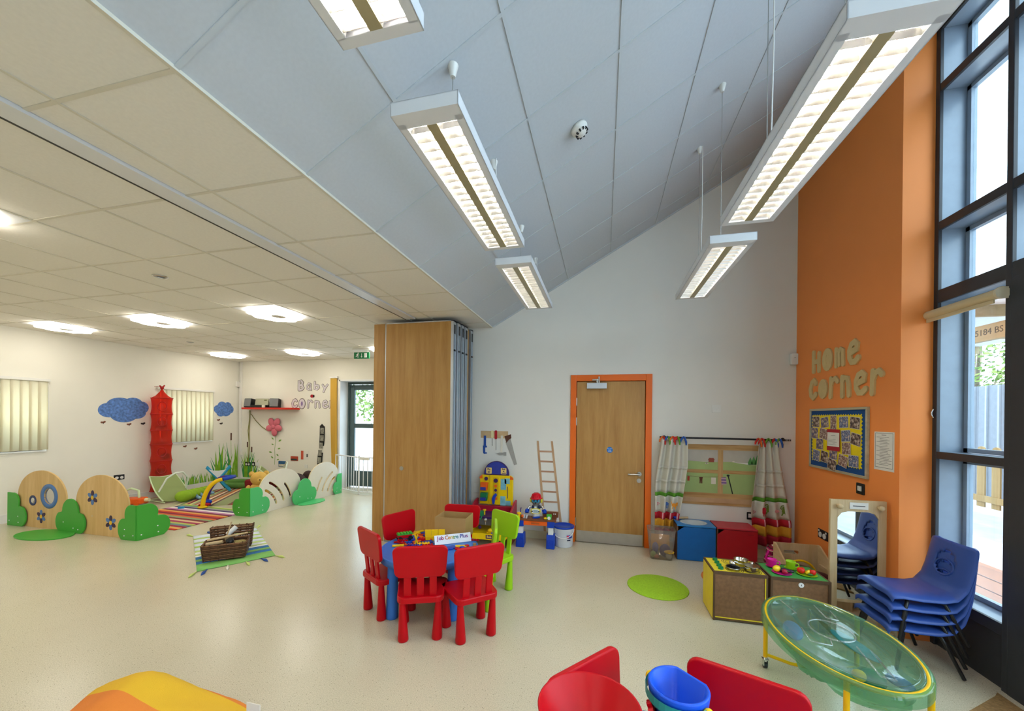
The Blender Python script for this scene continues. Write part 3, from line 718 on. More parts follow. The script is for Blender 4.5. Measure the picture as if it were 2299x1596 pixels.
# --- on the second table
TZ2 = .4805
b = thing('red_bowl', 'shallow round red plastic bowl on a foot in the foreground', 'bowl', at(-.03, 1.125, TZ2, 0))
MB().lathe([(0, .164), (.078, .164), (.083, .167), (.142, .262), (.146, .266), (.150, .262), (.088, .158), (0, .158)], 56).build('shell', MATS['red_pl'], b)
MB().lathe([(.070, .1645), (.072, .168), (.075, .1645)], 48).build('base_ring', MATS['red_pl'], b)
MB().lathe([(0, 0), (.075, 0), (.075, .006), (.03, .03), (.028, .14), (.06, .158)], 32).build('foot', MATS['red_pl'], b)
bk = thing('toy_bucket', 'blue flat-backed toy bucket with teal band and yellow knobs', 'toy', at(.255, 1.37, TZ2, -.75))
def dshape(r, flat, n=40):
    return [(r*math.cos(2*PI*i/n), min(r*math.sin(2*PI*i/n), flat)) for i in range(n)]
n = 40; rows = [(0, .066, .001), (.01, .07, 0), (.16, .078, 0), (.163, .092, 0), (.205, .097, 0), (.212, .093, 0), (.208, .085, 0), (.02, .062, 0), (.02, .0, 0)]
V = []; Fq = []
for z, r, _ in rows: V += [(x, y, z) for x, y in dshape(max(r, .001), r*.80, n)]
for j in range(len(rows)-1): Fq += [(j*n+i, j*n+(i+1)%n, (j+1)*n+(i+1)%n, (j+1)*n+i) for i in range(n)]
mb = MB(); mb._add(V, Fq+[tuple(range(n-1,-1,-1))], None, True); mb.build('bucket', plastic('bucket_blue', '1c57d8', .3), bk)
hd = [(.1025*math.cos(t), .1025*math.sin(t), .178-.0*abs(math.cos(t))) for t in [PI*1.0+PI*k/16. for k in range(17)]]
mb = MB()
for i in range(16):
    a_, b_ = Vector(hd[i]), Vector(hd[i+1]); u = a_.normalized()*.004; v_ = b_.normalized()*.004
    mb._add([a_-u+Vector((0,0,-.014)), b_-v_+Vector((0,0,-.014)), b_-v_+Vector((0,0,.014)), a_-u+Vector((0,0,.014)), a_+u+Vector((0,0,-.014)), b_+v_+Vector((0,0,-.014)), b_+v_+Vector((0,0,.014)), a_+u+Vector((0,0,.014))], [(0,1,2,3),(4,5,6,7),(0,1,5,4),(3,2,6,7),(0,3,7,4),(1,2,6,5)])
mb.build('handle_band', MATS['teal_pl'], bk)
for sx in (-1, 1): MB().sph((sx*.106, -.004, .178), (.016,.018,.018), 14, 8).build('knob', MATS['yellow_pl'], bk)
MB().sph((.072, -.04, .10), (.022,.022,.022), 14, 8).build('button', MATS['red_pl'], bk)
gr = MB()
for k in range(10): gr.box((.036,0,.008), (.016,.012,.016), Matrix.Rotation(2*PI*k/10,4,'Z'))
gr.cyl((0,0,0),(0,0,.016),.034,n=20)
gq = gr.build('toy_gear', MATS['red_pl']); gq.matrix_world = Matrix.Translation((.165, 1.325, TZ2+.118)) @ Matrix.Rotation(1.2,4,'Y'); gq.parent = None
tag(gq, 'red toy gear wheel clipped to the blue toy bucket', 'toy')
dk = MB().lathe([(0,0),(.03,0),(.03,.11),(.036,.115),(.036,.125),(.02,.13),(0,.13)], 20).build('toy_post', MATS['navy_pl']); dk.matrix_world = at(.15, 1.30, TZ2); tag(dk, 'dark blue toy post under the red gear by the bucket', 'toy')
tl = MB().cyl((0,-.008,0),(0,.008,0),.022,n=16).build('toy_disc', MATS['dark_green']); tl.matrix_world = Matrix.Translation((.185,1.283,TZ2+.125)); tag(tl, 'small dark green toy disc beside the red gear', 'toy')
# ================================================================= along the back wall
# --- painted tool rack on the wall
mat('paint_wood', 'cfae82', .8, var=.12, scale=9); mat('paint_wood_d', 'b8875a', .8, var=.15, scale=9); mat('paint_grey', 'a9a49c', .7, var=.05); mat('paint_blue', '274f9e', .7); mat('paint_cream', 'e8dba6', .7); mat('paint_red', 'b3202a', .7); mat('paint_brown', '5b3322', .7, var=.1); mat('paint_white', 'e6ddcc', .7)
tm = thing('tool_mural', 'painted wooden rack with spanner, screwdrivers, hammer and saw on the white wall', 'mural', on_back(0, 0, .001))
MB().b2(-1.609, -1.229, 1.294, 1.39, 0, .003).build('rack_board', MATS['paint_wood'], tm)
sp = MB().b2(-1.566, -1.534, 1.19, 1.325, .003, .006).prism([(-1.578,1.19),(-1.522,1.19),(-1.522,1.165),(-1.545,1.165),(-1.545,1.10),(-1.522,1.10),(-1.518,1.085),(-1.56,1.078),(-1.572,1.09)], .003, .006); sp.build('spanner', MATS['paint_blue'], tm)
MB().prism(rrect(.034,.105,.015,4,-1.448,1.345), .003, .006).build('cream_screwdriver_handle', MATS['paint_cream'], tm)
MB().prism(rrect(.036,.118,.015,4,-1.397,1.34), .003, .006).build('red_screwdriver_handle', MATS['paint_red'], tm)
MB().b2(-1.451,-1.442,1.19,1.295,0,.003).b2(-1.399,-1.390,1.135,1.285,0,.003).build('screwdriver_shafts', MATS['paint_grey'], tm)
MB().prism([(-1.328,1.33),(-1.298,1.33),(-1.305,1.09),(-1.33,1.09)], .003, .006).build('hammer_shaft', MATS['paint_white'], tm)
MB().prism([(-1.389,1.087),(-1.345,1.103),(-1.29,1.103),(-1.285,1.112),(-1.25,1.112),(-1.25,1.066),(-1.285,1.066),(-1.29,1.075),(-1.345,1.07)], .006, .009).build('hammer_head', MATS['paint_grey'], tm)
MB().prism([(-1.262,1.243),(-1.198,1.305),(-1.102,.955),(-1.143,.942)], 0, .003).build('saw_blade', MATS['paint_grey'], tm)
MB().prism([(-1.278,1.322),(-1.19,1.352),(-1.183,1.30),(-1.215,1.28),(-1.25,1.235)], .003, .006).build('saw_handle', MATS['paint_brown'], tm)
# --- painted ladder
ld = thing('ladder_mural', 'painted wooden ladder leaning on the wall left of the door', 'mural', on_back(0, 0, .001))
wood('ladder_wood', 'b58a63', 'd3ad86', 1, 1., .8)
Lx = lambda z: -.828 + (1.273-z)*.092; Rx = lambda z: -.644 + (1.275-z)*.121
for f in (Lx, Rx): MB().prism([(f(1.274)-.013,1.274),(f(1.274)+.013,1.274),(f(.1)+.015,.1),(f(.1)-.015,.1)], 0, .004).build('rail', MATS['ladder_wood'], ld)
wood('rung_wood', 'a8765a', 'cfa586', 0, 1., .8)
for z in (1.137, 1.007, .877, .747, .617, .487, .357, .227): MB().b2(Lx(z)+.008, Rx(z)-.008, z-.011, z+.011, 0, .003).build('rung', MATS['rung_wood'], ld)
# --- toy work bench with arch back
wb = thing('toy_workbench', 'yellow and red toy workbench with arched blue top against the white wall', 'toy', at(-1.355, 4.62, 0, 0))
mat('wb_yellow', 'f4cc00', .4); mat('wb_red', 'b01230', .4); mat('wb_purple', '3a1a5c', .4); mat('wb_blue', '2a3a9a', .45, var=.12, scale=20)
Fb = lambda y: frame((1,0,0), (0,0,1), (0,-1,0), (0, y, 0))
bd = MB().prism([(-.225,.43),(.225,.43),(.225,.79),(.195,.815),(-.195,.815),(-.225,.79)], 0, .04, Fb(.20)).build('back_board', MATS['wb_yellow'], wb, bevel=.006)
ar = MB().prism([(.17,.815)]+arc(0,.83,.17,0,180,18)+[(-.17,.815)], 0, .03, Fb(.195)).build('arch_panel', MATS['wb_purple'], wb, bevel=.004)
MB().prism([(.15,.83)]+arc(0,.835,.155,0,180,18)+[(-.15,.83)], 0, .003, Fb(.165)).build('arch_print', MATS['wb_blue'], ar)
yl = mat('print_yellow', 'f3d37a', .5); 
for x, s_ in ((-.10, 'Fix\nit?'), (.10, 'Bob\nat\nwork')):
    q = MB().prism(rrect(.075,.08,.008,3,x,.872), 0, .003, Fb(.162)).build('print_patch', yl, ar)
    o = text('print_text', s_, .036 if x < 0 else .026, MATS['wb_purple'], q, (0,0,0), .0005, bold=.001); o.matrix_local = Fb(.1585) @ Matrix.Translation((x, .872, 0))
MB().b2(-.10,-.08,.43,.815,0,.006,Fb(.16)).build('groove', mat('wb_yellow_d', 'd9b000', .4), bd)
MB().prism(rrect(.075,.29,.01,3,-.003,.64), 0, .006, Fb(.16)).build('centre_strip', MATS['wb_yellow_d'], bd)
for x, z, r, m in ((-.135,.765,.024,'wb_purple'),(-.003,.745,.028,'wb_purple'),(-.003,.675,.019,'orange_pl'),(-.003,.62,.019,'wb_purple'),(0,.51,.018,'orange_pl')):
    MB().cyl((x,.16,z),(x,.148,z),r,n=20).build('round_badge', MATS[m], bd)
for z, m in ((.665,'orange_pl'),(.53,'dark_green')):
    q = MB().prism([(-.205,z-.05),(-.115,z-.05),(-.105,z+.055),(-.20,z+.055)], 0, .05, Fb(.16)).build('parts_bin', MATS[m], bd, bevel=.004)
    MB().b2(-.20,-.125,z-.045,z-.005,0,.003,Fb(.108)).build('bin_label', MATS['wb_blue'], q)
MB().prism([(-.04,.44),(-.015,.44),(-.005,.52),(.02,.56),(0,.585),(-.03,.555),(-.05,.51)], 0, .025, Fb(.155)).build('toy_drill', MATS['navy_pl'], bd, bevel=.003)
sky = mat('print_sky', '79b7c8', .5, var=.15, scale=18)
for x, z, w_, h in ((.10,.70,.075,.14),(.15,.745,.07,.07),(.095,.485,.07,.12),(.165,.46,.065,.06)): MB().b2(x-w_/2,x+w_/2,z-h/2,z+h/2,0,.003,Fb(.16)).build('sticker', sky, bd)
MB().b2(.152,.160,.52,.675,0,.003,Fb(.16)).build('print_line', MATS['wb_purple'], bd)
for s_ in (-1, 1): MB().prism([(s_*.19,.815),(s_*.225,.79),(s_*.23,.765),(s_*.185,.765)], 0, .012, Fb(.17)).build('corner_cap', MATS['orange_pl'], bd)
for s_ in (-1, 1):
    MB().prism([(-.22,.0),(.20,.0),(.20,.50),(.10,.49),(-.22,.36)], -.012, .012, frame((0,1,0),(0,0,1),(1,0,0),(s_*.262,0,0))).build('side_wall', MATS['wb_red'], wb, bevel=.004)
MB().b2(-.25,.25,-.18,.20,.33,.355).build('worktop', MATS['wb_purple'], wb)
MB().b2(-.25,.25,.10,.16,.355,.42).build('top_ledge', MATS['wb_red'], wb)
MB().b2(-.25,.25,-.30,.18,.13,.145).b2(-.25,.25,-.315,-.30,.12,.19).b2(-.255,-.24,-.30,.18,.13,.19).b2(.24,.255,-.30,.18,.13,.19).build('lower_tray', MATS['wb_yellow'], wb)
q = MB().b2(.015,.095,.135,.178,0,.003,Fb(-.316)).build('tray_label', MATS['wb_purple'], wb)
o = text('label_text', 'Bob', .036, yl, q, (0,0,0), .0005, bold=.001); o.matrix_local = Fb(-.3205) @ Matrix.Translation((.055,.157,0))
MB().box((-.10,-.14,.385),(.05,.05,.06)).cyl((-.085,-.17,.35),(-.085,-.24,.33),.008,n=8).build('toy_vice', MATS['dark_green'], wb)
MB().sph((-.02,-.22,.33),.022,12,8).cyl((-.02,-.22,.33),(-.02,-.22,.27),.006,n=8).build('vice_handle', MATS['steel'], wb)
GW = 'loose toys on the yellow toy workbench'
def loose(name, label, mb, m, M, g=None, cat='toy', bevel=.002):
    o = mb.build(name, MATS[m], bevel=bevel); o.matrix_world = M; tag(o, label, cat, g); return o
loose('toy_block', 'yellow toy block tilted on the toy workbench top', MB().box((0,0,.022),(.055,.05,.044)), 'yellow_pl', at(-1.275,4.53,.36,.5), GW)
loose('toy_screw', 'yellow toy screw standing on the toy workbench', MB().cyl((0,0,0),(0,0,.05),.009,n=10).cyl((0,0,.05),(0,0,.065),.02,n=12), 'yellow_pl', at(-1.43,4.53,.357), GW)
loose('toy_part', 'red toy part at the right end of the toy workbench top', MB().prism(rrect(.08,.04,.01,3),0,.03), 'red_pl', at(-1.18,4.56,.357,.3), GW)
loose('toy_ball', 'dark ball lying in the yellow tray of the toy workbench', MB().sph((0,0,.022),.022,14,9), 'purple_pl', at(-1.52,4.62,.146), GW, bevel=0)
loose('toy_helmet', 'yellow toy piece lying in the yellow tray beside the label', MB().sph((0,0,.03),(.05,.035,.028),14,8).box((.0,.0,.01),(.12,.03,.012)), 'yellow_pl', at(-1.33,4.50,.146,.6), GW, bevel=0)
loose('toy_digger', 'small blue and white toy piece in the workbench tray', MB().box((0,0,.015),(.09,.04,.03)), 'deep_blue', at(-1.26,4.42,.146,.1), GW)
# --- toy bench with blue trestle legs
tb = thing('toy_bench', 'small toy bench with orange front and blue trestle legs', 'toy', at(-.79, 4.60, 0, .06))
for s_ in (-1, 1):
    x = s_*.185
    lg = MB().prism([(-.09,0),(.09,0),(.085,.06),(.05,.16),(-.05,.16),(-.085,.06)], -.05, .05, frame((0,1,0),(0,0,1),(1,0,0),(x,0,0))).build('leg', MATS['deep_blue'], tb, bevel=.006)
    MB().b2(x-.035,x+.035,-.092,-.088,.03,.11).build('leg_panel', MATS['navy_pl'], lg)
    MB().b2(x-.03,x+.03,-.045,.045,.155,.255).build('white_riser', MATS['white_pl'], tb)
    MB().b2(x-.042,x+.042,-.075,.075,.25,.325).build('head_block', MATS['deep_blue'], tb, bevel=.005)
MB().b2(-.145,.145,-.07,-.045,.27,.32).build('front_rail', MATS['orange_pl'], tb, bevel=.003)
MB().b2(-.05,.05,-.073,-.07,.285,.305).build('rail_print', mat('print_dark_orange', 'b5541c', .5), tb)
mat('toy_brown', '7a4322', .5, var=.1)
MB().b2(-.2,.25,-.08,.09,.325,.345).build('bench_top', MATS['toy_brown'], tb)
MB().b2(.08,.27,.06,.085,.345,.41).build('tool_shelf', MATS['toy_brown'], tb)
q = MB().box((.165,-.05,.375),(.06,.012,.07)).build('green_clamp', MATS['green_pl'], tb)
MB().cyl((.165,-.058,.365),(.165,-.064,.365),.02,n=16).build('clamp_dial', MATS['white_pl'], q)
for x in (.215, .235): MB().cyl((x,.058,.39),(x,.045,.39),.006,n=8).build('peg', MATS['white_pl'], tb)
for x in (-.145,-.115): MB().cyl((x,-.04,.345),(x+.008,-.04,.39),.011,.013,n=12).build('peg_cylinder', mat('toy_grey','c7c8cc',.4), tb)
loose('toy_fan', 'little yellow toy piece with a dark blue upright strip on the toy bench', MB().sph((0,0,.06),(.03,.02,.018),12,8).cyl((0,0,0),(0,0,.05),.014,n=10), 'yellow_pl', at(-.985,4.52,.347), 'small pieces on the blue-legged toy bench', bevel=0)
loose('toy_strip', 'dark blue curved strip standing at the left end of the toy bench', MB().tube([(0,0,0),(0,0,.04),(-.006,0,.08),(.004,0,.12)],.006,6), 'purple_pl', at(-.975,4.57,.347), 'small pieces on the blue-legged toy bench', bevel=0)
loose('toy_bit', 'yellow round toy piece at the right of the toy bench top', MB().sph((0,0,.014),(.022,.016,.014),12,8), 'yellow_pl', at(-.665,4.545,.347), 'small pieces on the blue-legged toy bench', bevel=0)
loose('toy_orange', 'orange toy piece beside the pegs on the toy bench', MB().sph((0,0,.02),(.02,.02,.02),12,8), 'orange_pl', at(-.95,4.55,.347), 'small pieces on the blue-legged toy bench', bevel=0)
# --- toy robot with red helmet
rb = thing('toy_robot', 'toy robot with red helmet, ear muffs and blue fists on the toy bench', 'toy', at(-.795, 4.635, .346, .06))
mat('rb_skin', '6f6a66', .35); mat('rb_visor', '2f8fb8', .08, spec=.8); mat('rb_yellow', 'e9d83a', .35); mat('rb_dark', '14204a', .35)
MB().lathe([(0,0),(.045,0),(.05,.02),(.052,.09),(.04,.13),(.03,.14),(0,.14)], 20).build('torso', MATS['white_pl'], rb)
for s_ in (-1,1): MB().b2(s_*.036-.014,s_*.036+.014,-.056,.03,.10,.15).build('strap', MATS['rb_dark'], rb, bevel=.005)
q = MB().prism(rrect(.125,.068,.033,6,0,.085), 0, .014, Fb(-.048)).build('chest_ring', MATS['rb_yellow'], rb, bevel=.004)
q2 = MB().prism(rrect(.10,.05,.024,6,0,.085), 0, .004, Fb(-.062)).build('chest_face', MATS['white_pl'], q)
MB().b2(-.028,.028,.068,.104,0,.003,Fb(-.066)).build('chest_screen', mat('rb_screen', '9fb3b8', .3), q)
MB().cyl((-.042,-.066,.085),(-.042,-.07,.085),.009,n=10).cyl((.042,-.066,.085),(.042,-.07,.085),.009,n=10).build('chest_buttons', MATS['rb_dark'], q)
for s_ in (-1,1):
    MB().tube([(s_*.05,0,.13),(s_*.085,-.01,.125),(s_*.10,-.02,.10)], .015, 10).build('arm', MATS['chrome'], rb)
    h = MB().sph((s_*.108,-.035,.08),(.026,.03,.03),14,9).build('fist', MATS['deep_blue'], rb)
    for k in range(4): MB().cyl((s_*.108-.018+.012*k,-.066,.075),(s_*.108-.018+.012*k,-.052,.062),.0065,n=8).build('finger', MATS['deep_blue'], h)
    MB().cyl((s_*.085,-.05,.085),(s_*.083,-.06,.105),.007,n=8).build('thumb', MATS['deep_blue'], h)
hd = MB().sph((0,-.01,.205),(.06,.055,.058),20,14).build('head', MATS['rb_skin'], rb)
MB().prism(rrect(.095,.045,.02,5,0,.215), 0, .012, Fb(-.055)).build('visor', MATS['rb_visor'], hd, bevel=.005)
for s_ in (-1,1): MB().sph((s_*.021,-.068,.214),(.010,.004,.013),10,8).build('eye', MATS['rb_dark'], hd)
MB().sph((0,-.066,.188),(.012,.010,.010),10,8).build('nose', MATS['black'], hd)
MB().sph((0,-.056,.172),(.026,.014,.012),12,8).build('muzzle', MATS['rb_skin'], hd)
for s_ in (-1,1): MB().sph((s_*.064,0,.21),(.017,.028,.034),14,9).build('ear_muff', MATS['rb_yellow'], hd)
MB().lathe([(.068,.235),(.064,.25),(.052,.285),(.03,.298),(0,.30)], 24).lathe([(.06,.235),(.078,.232),(.078,.238),(.062,.242)],24).box((0,-.075,.236),(.085,.04,.006)).build('helmet', plastic('helmet_red','d11226',.2), hd)
for k in (-1,0,1): MB().tube([(k*.025,-.062,.25),(k*.022,-.035,.29),(k*.018,.02,.298)], .005, 6).build('helmet_ridge', MATS['helmet_red'], hd)
MB().cyl((-.03,-.06,.0),(.055,-.07,.02),.014,.010,n=12).build('held_tool', MATS['deep_blue'], rb)
# --- white bucket with blue lid
bu = thing('bucket', 'white plastic bucket with dark blue lid beside the orange door frame', 'bucket', at(-.463, 4.72, 0, 0))
MB().lathe([(0,0),(.108,0),(.112,.005),(.124,.215),(.128,.22),(.128,.235),(.12,.235)], 36).build('pail', plastic('pail_white','e3e4ea',.35), bu)
MB().lathe([(0,.232),(.105,.232),(.112,.246),(.130,.248),(.133,.244),(.133,.228),(.126,.228)], 40).build('lid', plastic('lid_blue','1a3fae',.3), bu)
MB().tube([(.128*math.cos(t), -abs(.02+.11*math.sin(PI*(t-PI)/PI)) if False else -.13*math.sin(t-PI), .205-.085*math.sin(t-PI)) for t in [PI+PI*k/20. for k in range(21)]], .005, 8).build('handle', MATS['white_pl'], bu)
lb = lambda u0,u1,z0,z1,m,n: MB().grid(lambda u,v: ((.1175+.045*(z0+(z1-z0)*v)+.0012)*math.cos(u0+(u1-u0)*u)*.985, (.1175+.045*(z0+(z1-z0)*v)+.0012)*math.sin(u0+(u1-u0)*u)*.985, z0+(z1-z0)*v), 8, 2).build(n, m, bu, solid=.0008)
lb(-1.15,-.5,.115,.155,MATS['navy_pl'],'label_band'); lb(-1.15,-.9,.118,.152,mat('label_red','d22a4a',.5),'label_band')
q = lb(-1.1,-.7,.085,.10,MATS['rb_dark'],'label_print')
# --- clear tub with toys
tb2 = thing('plastic_tub', 'clear open plastic tub of toys left of the blue cube', 'tub', at(.655, 4.60, 0, -.04))
glass('tub_clear', 'f0ece4', .10, .16)
def tub_ring(w0, d0, w1, d1, h, n=5):
    mb = MB(); a = rrect(w0, d0, .03, n); b_ = rrect(w1, d1, .035, n); m_ = len(a)
    mb._add([(x,y,0) for x,y in a]+[(x,y,h) for x,y in b_], [(i,(i+1)%m_,m_+(i+1)%m_,m_+i) for i in range(m_)]+[tuple(range(m_-1,-1,-1))], None, True); return mb
tub_ring(.23,.17,.29,.21,.33).build('tub_shell', MATS['tub_clear'], tb2, solid=.003)
MB().tube([(x,y,.33) for x,y in rrect(.295,.215,.035,5)], .005, 6, True).build('rim', MATS['tub_clear'], tb2)
GT = 'toys inside the clear plastic tub'
for lab, m, sz, p in (('purple toy dome inside the clear tub','purple_pl',(.06,.05,.075),(.70,4.60,.082)), ('violet toy leaning in the left of the clear tub','violet',(.035,.045,.06),(.60,4.63,.10)), ('pale green toy at the left of the clear tub','pale_green',(.03,.03,.035),(.57,4.565,.045)), ('yellow toy hat at the right of the clear tub','yellow_pl',(.055,.045,.02),(.735,4.55,.085)), ('grey toy under the yellow hat in the tub','toy_grey',(.035,.035,.035),(.735,4.555,.04)), ('salmon toy at the bottom left of the tub','salmon',(.035,.03,.022),(.60,4.56,.025))):
    mat('violet','6a5ab0',.4); mat('pale_green','a8c88a',.4); mat('salmon','e08a6a',.4)
    o = MB().sph((0,0,0), sz, 16, 10).build('tub_toy', MATS[m]); o.matrix_world = at(*p); tag(o, lab, 'toy', GT)
loose('tub_card', 'orange sheet standing at the back of the clear tub', MB().box((0,0,.09),(.2,.004,.18)), 'card_orange' if mat('card_orange','d9962a',.6) else '', at(.66,4.672,.06,-.04) @ Matrix.Rotation(-.1,4,'X'), GT, 'toy')
# --- blue and red play cubes
def cube_unit(name, label, x0, x1, m, md):
    W = x1-x0
    t = thing(name, label, 'cabinet', at(x0, 4.59, 0))
    e = mat('mdf_edge', '6b4a33', .7, var=.08)
    # carcass: two sides, top, floor, back; the front door has a chamfered finger corner
    MB().b2(0,.012,.0,.29,0,.39).b2(W-.012,W,.0,.29,0,.39).b2(.012,W-.012,.28,.29,0,.39).b2(.012,W-.012,0,.28,0,.012).build('carcass', e, t)
    MB().prism([(.004,.004),(W-.004,.004),(W-.004,.372),(.075,.372),(.004,.318)], 0, .012, Fb(0)).build('door', MATS[m], t, bevel=.0015)
    return t, W
mat('cube_blue','0d5fa8',.45); mat('cube_red','a80f1c',.45); mat('cube_red_top','c0303c',.45); mat('cube_blue_top','2b7fc0',.45)
t, W = cube_unit('blue_cube_unit', 'blue play cube unit with a round sink bowl in its top', .822, 1.222, 'cube_blue', None)
MB().prism([(0,-.012),(W,-.012),(W,.29),(0,.29)], .378, .392, None, [(x,y) for x,y in ell(.135,.105,36,.20,.14)]).build('top_panel', MATS['cube_blue_top'], t)
MB().lathe([(0,-.06),(.08,-.055),(.125,-.01),(.128,.003),(.142,.006),(.146,.002),(.140,-.004)], 40, Matrix.Translation((.20,.14,.391)) @ Matrix.Scale(.78,4,(0,1,0))).build('sink_bowl', mat('bowl_grey','b9c0c2',.3), t)
t, W = cube_unit('red_cube_unit', 'red play cube unit beside the blue cube under the curtain', 1.232, 1.632, 'cube_red', None)
MB().b2(0,W,-.012,.29,.378,.392).build('top_panel', MATS['cube_red_top'], t)
o = text('door_print', '•••••', .03, mat('print_dark','4a1016',.6), t, (0,0,0), .0004); o.matrix_local = Fb(-.0122) @ Matrix.Translation((W-.07,.335,0))
ng = thing('rolling_pin_toy', 'small wooden toy with blue end lying behind the blue sink', 'toy', at(.90, 4.83, .3925, .2))
MB().cyl((-.03,0,.015),(.09,0,.022),.013,n=12).build('handle', MATS['pale_wood'], ng)
MB().sph((-.05,0,.02),(.035,.03,.02),12,8).build('blue_end', MATS['deep_blue'], ng)
# --- wall plates
def plate_on(name, label, M, w_, h, m='white_plastic', kn=True, cat='switch'):
    t = thing(name, label, cat, M)
    MB().prism(rrect(w_,h,.006,3),0,.009).build('plate', MATS[m], t, bevel=.002); return t
t = plate_on('wall_plate', 'square white wall plate with a small knob on the back wall', on_back(1.292,1.705), .096, .09)
MB().cyl((0,0,.009),(0,0,.018),.009,n=14).build('knob', MATS['white_plastic'], t)
t = plate_on('wall_switch', 'black framed white switch by the right-hand curtain', on_back(1.655,.472), .06, .085, 'black')
MB().b2(-.016,.016,-.018,.026,.009,.014).build('rocker', MATS['white_plastic'], t)
t = thing('alarm_sensor', 'white alarm sensor box at the corner of the orange wall', 'sensor', on_back(2.075,2.265))
MB().prism(rrect(.068,.125,.01,3),0,.045).build('case', MATS['white_plastic'], t, bevel=.005)
MB().cyl((.0,.015,.045),(0,.015,.047),.004,n=8).build('led', MATS['black'], t)
t = plate_on('wall_plate', 'white socket plate on the wall behind the toy workbench', on_back(-1.665,.61), .075, .12)
# --- play window: painted panel, rod, curtains
wm = thing('window_mural', 'painted window with green hills and a washing line between two curtains', 'mural', on_back(0,0,.001))
wood('mural_wood','a87a44','d2a972',0,1.5,.8,.5); wood('mural_wood_v','b58a52','d6b27c',1,1.5,.8,.5)
mat('mural_sky','c3bcb0',.8,var=.03); mat('mural_green','a9bf7c',.8,var=.06,scale=5)
x0, x1 = .90, 1.76
MB().b2(x0,x1,1.08,1.25,0,.002).build('sky', MATS['mural_sky'], wm)
MB().prism([(x0,.70),(x1,.70),(x1,1.055),(1.62,1.06),(1.45,1.085),(1.2,1.075),(x0,1.09)],.0,.003).build('hills', MATS['mural_green'], wm)
MB().b2(x0,x1,1.22,1.284,0,.006).build('frame_rail', MATS['mural_wood'], wm); MB().b2(x0,x1,.655,.712,0,.006).build('frame_rail', MATS['mural_wood'], wm)
MB().b2(x0,x1,.572,.60,0,.007).build('sill', MATS['mural_wood'], wm); MB().b2(x0,x1,.60,.655,0,.005).build('apron', mat('mural_pale','c9a27c',.8,var=.06), wm)
MB().b2(1.315,1.37,.71,1.222,0,.0055).build('mullion', MATS['mural_wood_v'], wm)
MB().b2(x0,x1,.945,.985,0,.005).build('glazing_bar', MATS['mural_wood'], wm)
q = MB().b2(1.215,1.275,1.075,1.105,.003,.0045).prism([(1.208,1.103),(1.283,1.103),(1.268,1.125),(1.222,1.125)],.003,.0045).build('barn', mat('mural_barn','a05240',.8), wm)
for k, (x, h) in enumerate(((1.655,.085),(1.69,.10),(1.725,.115))): MB().prism([(x-.022,1.062),(x+.022,1.062),(x+.024,1.085),(x,1.062+h),(x-.024,1.085)],.003,.0045).build('tree', mat('mural_tree','5f9f58',.8), wm)
for x in (1.19,1.20,1.48): MB().prism(ell(.014,.008,12,x,1.06 if x < 1.4 else 1.09),.003,.0045).build('sheep', MATS['paint_white'], wm)
MB().stroke([(.985,.905),(1.12,.895),(1.25,.90),(1.315,.905)],.003,.003,.004).build('washing_line', MATS['paint_brown'], wm)
MB().stroke([(1.425,.925),(1.475,.71)],.011,.003,.005).prism(ell(.016,.012,12,1.425,.925),.003,.0055).build('line_post', MATS['black'], wm)
MB().b2(.985,1.01,.845,.90,.003,.0045).build('red_shirt', mat('mural_red','b2402c',.8), wm)
MB().prism([(1.115,.895),(1.155,.895),(1.15,.865),(1.15,.82),(1.138,.82),(1.135,.86),(1.13,.82),(1.12,.82),(1.12,.865)],.003,.0045).build('brown_shorts', MATS['paint_brown'], wm)
MB().b2(1.245,1.295,.82,.895,.003,.0045).build('white_shirt', MATS['paint_white'], wm)
MB().prism([(1.352,.90),(1.40,.905),(1.41,.825),(1.355,.815)],.0055,.007).build('striped_shirt', ramp_mat('purple_stripe',[(0,'7d5fa0'),(.5,'c9a6b8')],axis=1,scale=.032), wm)
rd = thing('curtain_rod', 'black curtain rod above the painted window', 'rod', on_back(0,0))
MB().cyl((.657,1.362,.096),(2.017,1.357,.096),.011,n=12).build('rod', MATS['black'], rd)
for x in (.72,1.98): MB().cyl((x,1.36,0),(x,1.36,.096),.006,n=8).cyl((x,1.36,0),(x,1.36,.008),.02,n=12).build('bracket', MATS['black'], rd)
for k in range(4): MB().cyl((1.97+.016*k,1.3575,.096),(1.976+.016*k,1.3575,.096),.013,n=12).build('ring', MATS['alu'], rd)
curt_bands = [('upper_cloth', 'curtain_cream', 0, .625), ('green_band', 'curtain_green', .625, .668), ('animal_band', 'curtain_cream', .668, .86), ('red_band', 'curtain_red', .86, .94), ('amber_band', 'curtain_amber', .94, 1.05), ('hem_band', 'curtain_red2', 1.05, 1.16)]
cloth('curtain_cream','eae4d6',.25); cloth('curtain_green','5f9e2b',.1); cloth('curtain_red','c0182c',.1); cloth('curtain_amber','e0a02a',.1); cloth('curtain_red2','a81428',.1); mat('strip_pink','e8b0c0',.8)
